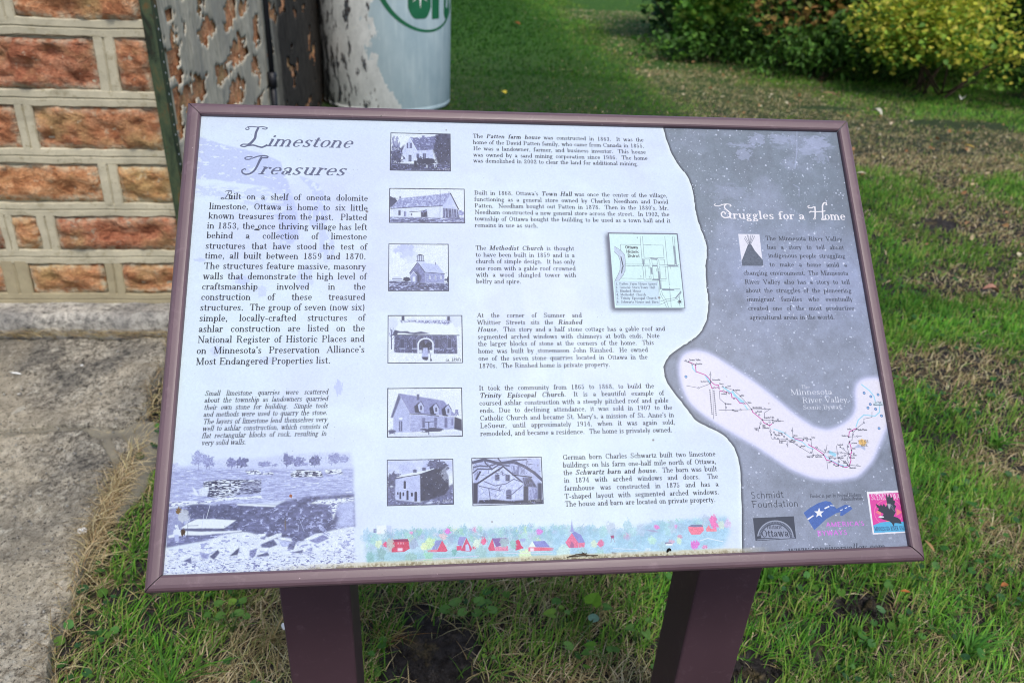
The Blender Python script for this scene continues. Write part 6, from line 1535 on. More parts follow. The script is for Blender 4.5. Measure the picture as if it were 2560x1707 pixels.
('O',.85,325.4,505.4,.29,.64),
('O',.85,326.6,492,.5,.65),
('O',.85,303.3,490.7,.53,.47),
('O',.85,309.8,504.4,.37,.3),
('O',.85,304.4,499,.47,.6),
('O',.85,309.6,491.1,.48,.39),
('O',.85,318.4,500.1,.4,.49),
('O',.85,302.7,490.3,.43,.44),
('O',.85,297,490.8,.52,.66),
('O',.85,314.1,497.2,.49,.43),
('O',.85,315.8,486.1,.43,.79),
('O',.85,318,488,.42,.46),
('O',.85,324.5,486.5,.22,.35),
('O',.85,306.7,510.7,.41,.63),
('O',.85,297.9,490.3,.35,.61),
('O',.85,319.2,502.3,.31,.39),
('O',.85,309.3,492.9,.47,.75),
('O',.85,320.9,489.3,.48,.31),
('O',.85,300.6,505.4,.33,.71),
('O',.85,317.3,504.1,.42,.76),
('O',.85,321.8,486.7,.54,.52),
('O',.85,305.4,510.3,.52,.69),
('O',.85,318.4,486.1,.31,.71),
('O',.85,326.8,494.1,.47,.36),
('O',.85,319.1,496.1,.25,.39),
('O',.85,313.7,499.2,.45,.47),
('O',.85,314.6,496.5,.47,.3),
('O',.85,314.3,502.5,.24,.68),
('O',.85,315.5,512.9,.28,.51),
('O',.85,322.5,512.9,.45,.48),
('O',.85,319,498.9,.4,.64),
('O',.85,324.8,486.2,.45,.76),
('O',.85,307.9,492.3,.41,.32),
('O',.85,320.8,499.9,.44,.69),
('O',.85,297.2,490.7,.36,.6),
('O',.85,307.6,493.5,.23,.51),
('T',"- ca. 1960's",311.2,521.3,332.9,6,'i',(205,212,235),.9),
('CL',None),
('P',.06,[(357.1,469.1),(443.1,469.3),(443,526.1),(357.3,525.9)],{'soft':.12}),
('CL',[(357.9,470),(442.2,470.1),(442.2,525.3),(358.2,525.1)]),
('P',.97,[(357.1,469.4),(443.1,469.6),(443.1,525.8),(357.4,525.6)],{'soft':0,'n':.04,'nsx':8,'nsy':8}),
('P',.72,[(359.3,470.8),(441.1,470.9),(441.4,524.4),(358.5,523.8)],{'soft':1,'n':.1,'nsx':8,'nsy':6}),
('P',.8,[(367.5,483.3),(395.1,480.2),(419.2,499.6),(418.8,520.1),(364.6,520.3),(365.1,501.9)],{'soft':.3,'n':.15,'nsx':2,'nsy':2}),
('L',.15,[(362.8,500.4),(395.6,480.2)],2,1),
('L',.2,[(395.6,480.2),(418.2,499.6)],1.8,1),
('L',.1,[(406.2,490.4),(429.9,493.8)],1.2,1),
('L',.15,[(362.5,494.4),(367.4,486.1)],2.2,1),
('P',.3,[(418.5,494),(429,494.3),(436.1,506.6),(419.9,504.3)],{'soft':.3,'n':.25,'nsx':1,'nsy':2}),
('P',.3,[(385.3,489.4),(390.5,489.5),(390.3,497),(385.1,496.8)],{'n':.2,'nsx':3,'nsy':.6}),
('P',.28,[(398.1,490.2),(403.1,490.3),(402.9,497.8),(397.8,497.6)],{'n':.2,'nsx':1.5,'nsy':1}),
('P',.3,[(398.1,508.8),(401.3,507.7),(404.5,509),(404.4,519.2),(398,519)],{'soft':.2,'n':.2,'nsx':3,'nsy':.6}),
('L',.22,[(359.2,474.6),(372.5,471.2),(389.5,476.3),(408.7,474.9),(421.9,480.9),(433.1,488.7),(442.2,497.4)],3.4,1),
('L',.25,[(359.5,480.3),(367.6,478.6),(376.1,479.7),(389.5,476.3)],1.6,1),
('L',.25,[(358.9,486.8),(364.7,482.3),(381.7,483.2),(389.5,478.2),(402.8,479.5)],1.6,1),
('L',.25,[(372.5,471.2),(374.3,475.9),(381.7,482.7)],1.6,1),
('L',.25,[(389.7,470.6),(393.4,475.4),(408.8,473),(424.2,472.4)],1.6,1),
('L',.35,[(371.8,497.4),(384.9,502.9),(398.2,500.9),(407.9,495.6),(418.2,499.6)],1,1),
('L',.35,[(366,502.8),(379.1,506),(388.5,508.1),(390.4,509.1)],1,1),
('L',.35,[(392.4,503.1),(389.5,506.3),(391.3,509.1)],1,1),
('L',.35,[(377.2,505.9),(378.7,518.9)],1,1),
('L',.35,[(404.4,514.1),(416.1,505.1),(418.1,503.3)],1,1),
('L',.35,[(424,488.4),(422.7,489.9)],.5,1),
('L',.35,[(363.9,478.3),(361.3,475.2)],.5,1),
('L',.35,[(363.1,490.6),(364.5,486.1)],.5,1),
('L',.35,[(394,490.9),(395.2,484.5)],.5,1),
('L',.35,[(390.9,481.1),(388,479.2)],.5,1),
('L',.35,[(404.3,477),(404,474.7)],.5,1),
('L',.35,[(413.8,489.4),(406,488.2)],.5,1),
('L',.35,[(430.1,472.4),(423.9,472.4)],.5,1),
('L',.35,[(399.9,480.2),(395,478.6)],.5,1),
('L',.35,[(424.5,478.4),(425.8,474.2)],.5,1),
('L',.35,[(395.3,487.4),(385.7,488.2)],.5,1),
('L',.35,[(423.8,482.2),(424.4,474.7)],.5,1),
('L',.35,[(360.5,489.3),(365.1,484.9)],.5,1),
('L',.35,[(388.7,490.3),(387.2,487.2)],.5,1),
('L',.35,[(404.3,476.3),(415.9,479)],.5,1),
('L',.35,[(414.5,481.1),(411.6,480.8)],.5,1),
('L',.35,[(368,484.6),(368.9,484.5)],.5,1),
('L',.35,[(424,475.9),(423.2,476.8)],.5,1),
('L',.35,[(389.8,485.6),(394.3,480.8)],.5,1),
('L',.35,[(439.2,487),(443.9,485.8)],.5,1),
('L',.35,[(416.5,489),(418.7,485)],.5,1),
('L',.35,[(397.6,490.7),(392,489.4)],.5,1),
('L',.35,[(359.6,478.9),(359.2,483.9)],.5,1),
('L',.35,[(434,478.8),(425.2,477.8)],.5,1),
('L',.35,[(426,475.2),(423.9,473.3)],.5,1),
('L',.35,[(428.2,488.9),(429.1,487.5)],.5,1),
('L',.35,[(380.2,480.9),(382.6,475)],.5,1),
('L',.35,[(429.3,477.7),(424.6,481.1)],.5,1),
('L',.35,[(359.9,474.3),(357,470.5)],.5,1),
('L',.35,[(431.1,481.9),(429.5,483.4)],.5,1),
('L',.35,[(428.7,478.9),(430,477.8)],.5,1),
('L',.35,[(407,486.5),(406.9,488.1)],.5,1),
('L',.35,[(415.9,471.8),(419.4,473)],.5,1),
('L',.35,[(376.8,474.9),(378.9,481.9)],.5,1),
('L',.35,[(407.4,489.5),(411,486.1)],.5,1),
('L',.35,[(392.8,485),(395.6,490.9)],.5,1),
('L',.35,[(389.5,485.4),(398.6,489.8)],.5,1),
('L',.35,[(377.7,488.4),(378.1,481.6)],.5,1),
('L',.35,[(402.6,477.8),(410.3,475)],.5,1),
('L',.35,[(362.9,481.2),(361.2,477.7)],.5,1),
('L',.35,[(361.1,481.7),(364.1,478.3)],.5,1),
('L',.35,[(418.1,482.5),(414.8,480)],.5,1),
('L',.35,[(409.1,476.6),(413.6,473)],.5,1),
('L',.35,[(374.5,490.8),(363.3,488.4)],.5,1),
('L',.35,[(383.1,479.9),(382.5,479.1)],.5,1),
('L',.35,[(361,475.4),(371.2,473.7)],.5,1),
('L',.4,[(416.7,490.2),(423.6,480)],.35,1),
('L',.4,[(409.1,490),(408.2,479.6)],.35,1),
('L',.4,[(413.9,490.1),(415.4,479.8)],.35,1),
('L',.4,[(413.1,490.1),(414.5,479.7)],.35,1),
('L',.4,[(413.7,490.1),(415.3,479.8)],.35,1),
('L',.4,[(409.3,490),(414.2,479.7)],.35,1),
('L',.4,[(410,490),(407.2,479.6)],.35,1),
('L',.4,[(411.2,490),(415,479.8)],.35,1),
('L',.4,[(420.5,490.3),(415.9,479.8)],.35,1),
('L',.4,[(408.9,490),(409.3,479.6)],.35,1),
('L',.4,[(407.1,489.9),(405.1,479.5)],.35,1),
('L',.4,[(412.6,490.1),(414.9,479.8)],.35,1),
('L',.4,[(421.2,490.3),(421.2,479.9)],.35,1),
('L',.4,[(409.9,490),(414.4,479.7)],.35,1),
('L',.4,[(420.3,490.3),(421.5,479.9)],.35,1),
('L',.4,[(419.2,490.2),(419.3,479.9)],.35,1),
('L',.4,[(418.1,490.2),(416.5,479.8)],.35,1),
('L',.4,[(415.8,490.2),(416,479.8)],.35,1),
('L',.4,[(407.8,489.9),(407.7,479.6)],.35,1),
('L',.4,[(418.8,490.2),(422.4,479.9)],.35,1),
('L',.4,[(412.1,490.1),(415.3,479.8)],.35,1),
('L',.4,[(411.9,490.1),(412.6,479.7)],.35,1),
('L',.4,[(412.6,490.1),(407.3,479.6)],.35,1),
('L',.4,[(411.7,490),(414.7,479.7)],.35,1),
('L',.45,[(379.3,507.5),(377.6,506)],.35,1),
('L',.45,[(388,504.7),(386.7,502.9)],.35,1),
('L',.45,[(371.8,509.5),(367.2,513)],.35,1),
('L',.45,[(385.9,516.2),(385.3,512.6)],.35,1),
('L',.45,[(413,515.2),(413.6,512.7)],.35,1),
('L',.45,[(377.6,517.3),(376,516.3)],.35,1),
('L',.45,[(392.1,507.2),(393.4,509.9)],.35,1),
('L',.45,[(402,507.6),(405.8,506.7)],.35,1),
('L',.45,[(384.8,514.4),(383.2,515.9)],.35,1),
('L',.45,[(387.9,505.4),(379.4,508.5)],.35,1),
('L',.45,[(390.8,512.7),(384.4,517.3)],.35,1),
('L',.45,[(406.7,508.7),(405,509)],.35,1),
('L',.45,[(390.5,518.7),(389.7,517.9)],.35,1),
('L',.45,[(389.3,511.4),(389.2,511.6)],.35,1),
('L',.45,[(391.6,508.2),(384.5,509.4)],.35,1),
('L',.45,[(385.3,515.9),(385.7,513.2)],.35,1),
('L',.45,[(375,513.7),(370.8,511.2)],.35,1),
('L',.45,[(366.8,504.8),(364.2,500.6)],.35,1),
('L',.45,[(408.5,508.6),(414.1,508.6)],.35,1),
('L',.45,[(368,504.7),(370.1,507.3)],.35,1),
('L',.45,[(365.5,517.5),(375.3,517.2)],.35,1),
('L',.45,[(395.3,507.6),(388.8,505.7)],.35,1),
('L',.45,[(394.4,513),(397.1,505.9)],.35,1),
('L',.45,[(416.3,514),(421.1,515.6)],.35,1),
('L',.45,[(399.4,512),(401.9,512.2)],.35,1),
('L',.45,[(380.6,511.8),(377.2,509.8)],.35,1),
('L',.45,[(374.4,507.8),(372.8,510.1)],.35,1),
('L',.45,[(377.4,514.4),(386.1,514.8)],.35,1),
('L',.45,[(382,512.8),(388.2,515.1)],.35,1),
('L',.45,[(400.7,512.5),(399.1,508.1)],.35,1),
('P',.1,[(358.6,498.9),(364.1,499.1),(363.4,523.5),(358,523.3)],{'soft':.4}),
('P',.12,[(419.5,504.3),(425.2,504.5),(424.4,522.1),(418.7,521.9)],{'soft':.3,'n':.08}),
('P',.55,[(425.6,506.8),(436,507.1),(436.3,521.5),(425.8,522.1)],{'soft':.3,'n':.25,'nsx':1,'nsy':3}),
('P',.15,[(436.8,501),(442.1,501.2),(440.9,524.4),(435.7,524.3)],{'soft':.6}),
('P',.08,[(363.6,523.5),(365.6,519.4),(382.5,519),(401.3,521.4),(418.3,521),(442.1,520.7),(442.3,525.8)],{'soft':.4,'n':.12,'flcol':.5,'flthr':.7}),
('T','ca. 2001',423.4,523.7,440.8,6,'i',(190,196,205),.8),
('CL',None),
('GREY',[(640.2,-21),(639,5.7),(642,27.8),(648.7,56.4),(656.6,71.9),(666.1,83.1),(673.2,105.1),(673.2,134.8),(674.7,155.7),(681.3,180.1),(683.2,196),(678.3,218.2),(676.5,246.2),(677.7,267.7),(672.6,292),(662.2,311.2),(646,324.7),(621.3,338),(606.4,355.3),(607.4,374.9),(617.6,393.8),(632.3,412.7),(641.5,428.5),(660,437.8),(677.2,447),(689.9,464.9),(693.5,486.9),(691.8,519.1),(683.2,602)]),
('B',(178,188,226),774.4,26.4,12.8,10.3,{'alpha':.5,'rough':.7}),
('B',(178,188,226),809.1,23.2,15.1,9.2,{'alpha':.5,'rough':.7}),
('B',(178,188,226),830.3,25,6.5,9.3,{'alpha':.35,'rough':.7}),
('B',(178,188,226),866.8,27.6,19.6,10.4,{'alpha':.55,'rough':.7}),
('B',(178,188,226),856.4,39.4,23.9,9.2,{'alpha':.4,'rough':.7}),
('B',(178,188,226),752.6,47.5,11.6,11.3,{'alpha':.45,'rough':.7}),
('B',(178,188,226),752.1,35,19.1,5,{'alpha':.45,'rough':.7}),
('B',(178,188,226),867.3,51.7,13,9.2,{'alpha':.35,'rough':.7}),
('B',(178,188,226),818.3,64.2,12.8,9.1,{'alpha':.25,'rough':.7}),
('B',(178,188,226),846.5,33.8,43.3,13.9,{'alpha':.2,'rough':.7}),
('B',(178,188,226),726.5,108.2,29,13.1,{'alpha':.2,'rough':.7}),
('L',(178,188,226),[(838.1,8.6),(833,43.4),(825.9,70.8)],1.6,.5),
('L',(178,188,226),[(820.2,95.5),(828,99.9),(826.1,113.2)],1.4,.4),
('GLOW',[(628.1,355.6),(632.3,343.7),(642.7,337.7),(656.4,336.3),(673.9,342.6),(693.5,356.3),(722.9,376.9),(750.2,400.3),(777.1,425.1),(797.6,440),(816.7,444.8),(834.4,439.3),(853.2,427.9),(860.9,413.9),(861.6,396),(866.3,382.5),(877.5,376.6),(902.9,375.7),(903.6,389.1),(904.4,419.1),(902.5,433.9),(886.2,460),(871.2,484.2),(847.9,504.3),(817.2,507.7),(787.8,504.8),(759.8,492.9),(719.2,463.6),(677.9,438.4),(654.6,422.2),(637.1,405.9),(630,388.3),(627.3,370.5)]),
('L',(150,215,244),[(645.4,355.1),(645.6,360.3),(649.5,365.6)],1.6,.9),
('L',(150,215,244),[(661.8,370.2),(665.4,377.7),(666.7,379.9)],2.4,.9),
('L',(150,215,244),[(682.6,385.3),(689.5,390.6),(692.9,393.6)],2,.9),
('L',(150,215,244),[(695.3,392.1),(697.8,396.6),(700.4,399.6)],3,.9),
('L',(150,215,244),[(702.4,401.8),(707.2,405.6)],4,.9),
('L',(150,215,244),[(709.6,410),(712.7,415.2)],1.6,.9),
('L',(150,215,244),[(744.6,441.2),(756,445.7),(765.5,453.1),(779.7,458.5),(786.3,465.1),(793.4,468.1)],1.2,.9),
('L',(150,215,244),[(805.8,475.5),(815.2,482.9),(826.3,488.8),(835.1,490.5)],1.2,.9),
('L',(150,215,244),[(815.3,472.9),(820.9,475.9)],4.5,.9),
('L',(150,215,244),[(872.9,384.9),(882.4,393.3),(887.4,400.9),(887.9,406.9)],1.6,.9),
('L',(150,215,244),[(892.8,414.5),(891.4,421.9),(884.3,427),(869.1,425.2),(860.3,431.7),(855.7,440.4)],1.4,.9),
('L',(196,84,168),[(640.5,351.3),(649.8,355.9),(649.6,364.8),(656.1,367.2),(661.8,369.5),(665.9,374),(667.9,378.1),(672.4,382.2),(677.6,383),(678,388.2)],1.1,1),
('L',(196,84,168),[(666.7,379.9),(668.2,386.6),(677.3,386)],1.1,1),
('L',(196,84,168),[(679,390.7),(686.3,392),(693.5,394.3),(693.7,399.5),(699.5,401),(703.3,407),(711.4,407.8)],1.1,1),
('L',(196,84,168),[(718,415.3),(719,418.9),(725.8,424.9),(730.4,429.3),(732.2,433),(739.2,436.7),(742.5,434.6)],1.1,1),
('L',(196,84,168),[(769.9,453.9),(780.7,457.1)],1.1,1),
('L',(196,84,168),[(787.5,461.9),(796.5,467.5),(805.9,474.8),(808.6,482),(815.1,483.6),(823.3,488.8),(833.3,492.1),(838.1,490.6),(841.6,483.5),(841.5,474.9)],1.1,1),
('L',(196,84,168),[(843.2,459.8),(844.4,466.4),(843.9,474.3),(840.6,475.6)],1.1,1),
('L',(196,84,168),[(856.1,442.6),(852,444),(845.4,446.8),(843.4,454)],1.1,1),
('L',(58,62,84),[(635.3,350.5),(649.8,355.6)],.45,.9),
('L',(58,62,84),[(668.8,365.1),(667.9,378.1)],.45,.9),
('L',(58,62,84),[(635,383.2),(651,386.4),(665.8,381.4)],.45,.9),
('L',(58,62,84),[(677.8,390.4),(677.4,401.4),(684.2,407.4),(683.6,417.6)],.45,.9),
('L',(58,62,84),[(674.6,415.5),(718,415.6),(743.6,415)],.45,.9),
('L',(58,62,84),[(687,386.1),(697.1,389.9),(705.1,397.9),(712.9,407.9),(718,415.3)],.45,.9),
('L',(58,62,84),[(743.6,415),(734.7,419.9),(733.8,426.5)],.45,.9),
('L',(58,62,84),[(729.7,429.3),(744.6,430),(758.8,431.3)],.45,.9),
('L',(58,62,84),[(728.7,430.7),(722.9,444.4)],.45,.9),
('L',(58,62,84),[(739.4,435.3),(739.2,453.3)],.45,.9),
('L',(58,62,84),[(739.9,453.8),(760.1,454.2)],.45,.9),
('L',(58,62,84),[(769.2,439.5),(768.4,451.8)],.45,.9),
('L',(58,62,84),[(760.1,454.2),(759.1,464.5)],.45,.9),
('L',(58,62,84),[(768.6,452.5),(791.9,455.6),(791.8,463.8),(792.2,475.9),(784.6,476.5)],.45,.9),
('L',(58,62,84),[(762.1,455.7),(776.2,464.9),(788.1,473)],.45,.9),
('L',(58,62,84),[(792.2,475.9),(805.8,475.5)],.45,.9),
('L',(58,62,84),[(796.1,465.3),(807.7,472.7),(830.4,473.2),(840.4,474.9)],.45,.9),
('L',(58,62,84),[(812.6,462.8),(810.4,469.9),(807.5,474.1)],.45,.9),
('L',(58,62,84),[(825,464.5),(824.8,479.5),(823.6,488.8)],.45,.9),
('L',(58,62,84),[(830,466),(840.4,474.9)],.45,.9),
('L',(58,62,84),[(824.8,479.5),(840.4,474.9)],.45,.9),
('L',(58,62,84),[(824.8,479.5),(837.6,489.1)],.45,.9),
('L',(58,62,84),[(809.3,482),(808.6,493.4)],.45,.9),
('L',(58,62,84),[(813.4,480),(824.8,479.5)],.45,.9),
('L',(58,62,84),[(840.7,474.9),(836.5,482),(839.1,489.2),(853.2,491.2)],.45,.9),
('L',(58,62,84),[(843.2,459.8),(839.1,466.2),(840.4,474.9)],.45,.9),
('L',(58,62,84),[(856.1,442.6),(867.3,435.5),(868.2,430.4),(879.7,428.4),(880.9,421.7)],.45,.9),
('L',(58,62,84),[(856.1,442.6),(849.6,449.1),(847.4,457.7),(843.4,459.1)],.45,.9),
('L',(58,62,84),[(844.3,453.3),(861.3,452.9)],.45,.9),
('L',(58,62,84),[(669.8,385.9),(665.9,426.7)],.45,.9),
('O',(58,62,84),640.8,351.6,1,1),
('O',(58,62,84),650.1,355.6,1,1),
('O',(58,62,84),667.9,378.1,1,1),
('O',(58,62,84),666.7,380.2,1,1),
('O',(58,62,84),687.3,386.1,1,1),
('O',(58,62,84),697.1,389.9,1,1),
('O',(58,62,84),705.1,397.9,1,1),
('O',(58,62,84),684,407.4,1,1),
('O',(58,62,84),692.8,415.9,1,1),
('O',(58,62,84),718,415.3,1,1),
('O',(58,62,84),687,392.8,1,1),
('O',(58,62,84),723.4,419.7,1,1),
('O',(58,62,84),730.5,429,1,1),
('O',(58,62,84),744.3,430,1,1),
('O',(58,62,84),736.2,434.5,1,1),
('O',(58,62,84),725.4,439.4,1,1),
('O',(58,62,84),754.1,448.6,1,1),
('O',(58,62,84),745.1,448.4,1,1),
('O',(58,62,84),739.9,448.3,1,1),
('O',(58,62,84),760.1,454.2,1,1),
('O',(58,62,84),768.6,452.1,1,1),
('O',(58,62,84),766.6,455.8,1,1),
('O',(58,62,84),781.7,455.6,1,1),
('O',(58,62,84),791.9,455.6,1,1),
('O',(58,62,84),776.2,465.1,1,1),
('O',(58,62,84),791.8,476.2,1,1),
('O',(58,62,84),805.8,475.5,1,1),
('O',(58,62,84),813.3,480.3,1,1),
('O',(58,62,84),815,483.9,1,1),
('O',(58,62,84),823.6,488.8,1,1),
('O',(58,62,84),824.8,479.8,1,1),
('O',(58,62,84),830,466,1,1),
('O',(58,62,84),840.4,475.2,1,1),
('O',(58,62,84),840.7,479.9,1,1),
('O',(58,62,84),844.5,470.7,1,1),
('O',(58,62,84),843.5,459.8,1,1),
('O',(58,62,84),843.5,453.7,1,1),
('O',(58,62,84),849.9,445.9,1,1),
('O',(58,62,84),856.2,443.7,1,1),
('O',(58,62,84),835.8,489.1,1,1),
('O',(58,62,84),837.9,490.3,1,1),
('O',(90,94,118),637.6,350.2,1.25,1),
('O',(225,228,245),637.6,350.2,.65,1),
('O',(90,94,118),645.7,355.1,1.25,1),
('O',(225,228,245),645.7,355.1,.65,1),
('O',(90,94,118),668.3,369.1,1.25,1),
('O',(225,228,245),668.3,369.1,.65,1),
('O',(90,94,118),650.7,386.3,1.25,1),
('O',(225,228,245),650.7,386.3,.65,1),
('O',(90,94,118),683,385.2,1.25,1),
('O',(225,228,245),683,385.2,.65,1),
('O',(90,94,118),683.4,390.8,1.25,1),
('O',(225,228,245),683.4,390.8,.65,1),
('O',(90,94,118),690.6,393.8,1.25,1),
('O',(225,228,245),690.6,393.8,.65,1),
('O',(90,94,118),684.2,412.2,1.25,1),
('O',(225,228,245),684.2,412.2,.65,1),
('O',(90,94,118),703.2,415.7,1.25,1),
('O',(225,228,245),703.2,415.7,.65,1),
('O',(90,94,118),735.8,415.1,1.25,1),
('O',(225,228,245),735.8,415.1,.65,1),
('O',(90,94,118),696,401,1.25,1),
('O',(225,228,245),696,401,.65,1),
('O',(90,94,118),708.5,407.1,1.25,1),
('O',(225,228,245),708.5,407.1,.65,1),
('O',(90,94,118),727.2,422.7,1.25,1),
('O',(225,228,245),727.2,422.7,.65,1),
('O',(90,94,118),751.2,429,1.25,1),
('O',(225,228,245),751.2,429,.65,1),
('O',(90,94,118),727.6,433.6,1.25,1),
('O',(225,228,245),727.6,433.6,.65,1),
('O',(90,94,118),739.8,432.4,1.25,1),
('O',(225,228,245),739.8,432.4,.65,1),
('O',(90,94,118),744.2,433.2,1.25,1),
('O',(225,228,245),744.2,433.2,.65,1),
('O',(90,94,118),739.4,444,1.25,1),
('O',(225,228,245),739.4,444,.65,1),
('O',(90,94,118),744,445.5,1.25,1),
('O',(225,228,245),744,445.5,.65,1),
('O',(90,94,118),758.8,446.8,1.25,1),
('O',(225,228,245),758.8,446.8,.65,1),
('O',(90,94,118),768.6,443.8,1.25,1),
('O',(225,228,245),768.6,443.8,.65,1),
('O',(90,94,118),759.5,461.2,1.25,1),
('O',(225,228,245),759.5,461.2,.65,1),
('O',(90,94,118),756.7,451.1,1.25,1),
('O',(225,228,245),756.7,451.1,.65,1),
('O',(90,94,118),743.8,452.3,1.25,1),
('O',(225,228,245),743.8,452.3,.65,1),
('O',(90,94,118),786.8,456.5,1.25,1),
('O',(225,228,245),786.8,456.5,.65,1),
('O',(90,94,118),772.4,462.2,1.25,1),
('O',(225,228,245),772.4,462.2,.65,1),
('O',(90,94,118),789.7,472.3,1.25,1),
('O',(225,228,245),789.7,472.3,.65,1),
('O',(90,94,118),798.2,475.8,1.25,1),
('O',(225,228,245),798.2,475.8,.65,1),
('O',(90,94,118),808.7,469.6,1.25,1),
('O',(225,228,245),808.7,469.6,.65,1),
('O',(90,94,118),798.2,465.8,1.25,1),
('O',(225,228,245),798.2,465.8,.65,1),
('O',(90,94,118),813.2,471.7,1.25,1),
('O',(225,228,245),813.2,471.7,.65,1),
('O',(90,94,118),825,474.5,1.25,1),
('O',(225,228,245),825,474.5,.65,1),
('O',(90,94,118),833.9,468.6,1.25,1),
('O',(225,228,245),833.9,468.6,.65,1),
('O',(90,94,118),830.3,473.7,1.25,1),
('O',(225,228,245),830.3,473.7,.65,1),
('O',(90,94,118),820.1,480.6,1.25,1),
('O',(225,228,245),820.1,480.6,.65,1),
('O',(90,94,118),824.9,484.8,1.25,1),
('O',(225,228,245),824.9,484.8,.65,1),
('O',(90,94,118),834.3,476.9,1.25,1),
('O',(225,228,245),834.3,476.9,.65,1),
('O',(90,94,118),867.3,435.5,1.25,1),
('O',(225,228,245),867.3,435.5,.65,1),
('O',(90,94,118),849.7,450.2,1.25,1),
('O',(225,228,245),849.7,450.2,.65,1),
('O',(90,94,118),855.4,452.8,1.25,1),
('O',(225,228,245),855.4,452.8,.65,1),
('O',(90,94,118),849.2,489.8,1.25,1),
('O',(225,228,245),849.2,489.8,.65,1),
('O',(90,94,118),829.7,491.1,1.25,1),
('O',(225,228,245),829.7,491.1,.65,1),
('O',(90,94,118),818.1,488.2,1.25,1),
('O',(225,228,245),818.1,488.2,.65,1),
('O',(90,94,118),840.7,465.8,1.25,1),
('O',(225,228,245),840.7,465.8,.65,1),
('O',(90,94,118),846.8,474.8,1.25,1),
('O',(225,228,245),846.8,474.8,.65,1),
('O',(90,94,118),677.3,386,1.25,1),
('O',(225,228,245),677.3,386,.65,1),
('O',(90,94,118),671.9,386.6,1.25,1),
('O',(225,228,245),671.9,386.6,.65,1),
('O',(90,94,118),748.1,453.8,1.25,1),
('O',(225,228,245),748.1,453.8,.65,1),
('O',(60,90,150),635.5,371.4,1.9,1),
('O',(140,190,240),635.5,371.4,1.2,1),
('O',(60,90,150),874.4,396.2,1.9,1),
('O',(140,190,240),874.4,396.2,1.2,1),
('O',(60,90,150),882.9,401.1,1.9,1),
('O',(140,190,240),882.9,401.1,1.2,1),
('O',(60,90,150),893.4,398.7,1.9,1),
('O',(140,190,240),893.4,398.7,1.2,1),
('O',(60,90,150),880.4,411.3,1.9,1),
('O',(140,190,240),880.4,411.3,1.2,1),
('O',(60,90,150),876.3,416,1.9,1),
('O',(140,190,240),876.3,416,1.2,1),
('O',(60,90,150),886.6,417.8,1.9,1),
('O',(140,190,240),886.6,417.8,1.2,1),
('O',(60,90,150),893.2,426.8,1.9,1),
('O',(140,190,240),893.2,426.8,1.2,1),
('O',(60,90,150),886.9,443.2,1.9,1),
('O',(140,190,240),886.9,443.2,1.2,1),
('T','Browns Valley',642.4,350.4,657.2,3.6,'S',(52,54,72)),
('T','Beardsley',651.3,355.6,658.9,3,'S',(52,54,72)),
('T','Ortonville',670,377,680.8,3,'S',(52,54,72)),
('T','Big Stone City',654.5,378.9,665.3,3,'S',(52,54,72)),
('T','Odessa',678.9,382.3,684.4,3,'S',(52,54,72)),
('T','Correll',688.6,385.5,693.7,3,'S',(52,54,72)),
('T','Appleton',698.8,390.9,705.7,3,'S',(52,54,72)),
('T','Milan',706.2,397.9,710.1,3,'S',(52,54,72)),
('T','Louisburg',679.6,395.4,687.7,3,'S',(52,54,72)),
('T','Madison',685.4,408.9,691.9,3,'S',(52,54,72)),
('T','Watson',713.7,407.4,719,3,'S',(52,54,72)),
('T','Montevideo',719.6,414.3,732.3,3.6,'S',(52,54,72)),
('T','Dawson',693.7,418.1,700,3,'S',(52,54,72)),
('T','Wegdahl',725,419.3,731.6,3,'S',(52,54,72)),
('T','Granite Falls',732.9,427.5,746.8,3.6,'S',(52,54,72)),
('T','Sacred Heart',745.1,432.1,755.2,3,'S',(52,54,72)),
('T','Hanley',718.7,441,723.7,3,'S',(52,54,72)),
('T','Falls',718.9,442.8,722.7,3,'S',(52,54,72)),
('T','Upper',729.7,437.1,733.9,3,'S',(52,54,72)),
('T','Sioux',729.5,438.9,733.7,3,'S',(52,54,72)),
('T','Community',729.2,440.7,738.2,3,'S',(52,54,72)),
('T','Belview',749.7,447.5,755,3,'S',(52,54,72)),
('T','Delhi',746.4,450.3,752,3,'S',(52,54,72)),
('T','Morton',769.4,451.1,774.8,3,'S',(52,54,72)),
('T','Redwood',749.3,457.4,758.8,3,'S',(52,54,72)),
('T','Falls',749,459.7,754.5,3,'S',(52,54,72)),
('T','Lower Sioux',761.9,457.4,771.3,3,'S',(52,54,72)),
('T','Community',761.9,459.1,770.6,3,'S',(52,54,72)),
('T','Franklin',782.6,454.2,788.4,3,'S',(52,54,72)),
('T','Fairfax',793.2,454,798.1,3,'S',(52,54,72)),
('T','Morgan',777.3,464.6,783.3,3,'S',(52,54,72)),
('T','Sleepy Eye',782.8,478.6,791.5,3,'S',(52,54,72)),
('T','New Ulm',794.4,478.8,803.8,3,'S',(52,54,72)),
('T','Courtland',811.3,478.8,818.6,3,'S',(52,54,72)),
('T','Cambria',810.2,486,814.7,3,'S',(52,54,72)),
('T','Judson',819.2,490.9,824.2,3,'S',(52,54,72)),
('T','Nicollet',825.8,481,832.1,3,'S',(52,54,72)),
('T','North',831.1,485.5,834.7,3,'S',(52,54,72)),
('T','Mankato',830.8,487.2,836.4,3,'S',(52,54,72)),
('T','Mankato',837.9,493.7,847,3,'S',(52,54,72)),
('T','Kasota',842,481,847.3,3,'S',(52,54,72)),
('T','St. Peter',842.5,478.1,850.4,3,'S',(52,54,72)),
('T','LeSueur',845.1,462.3,853.8,3,'S',(52,54,72)),
('T','Henderson',834.2,452.7,843.2,3,'S',(52,54,72)),
('T','Jordan',842.8,444.3,848.9,3,'S',(52,54,72)),
('T','Belle Plaine',857.4,445.7,870.2,3.6,'S',(52,54,72)),
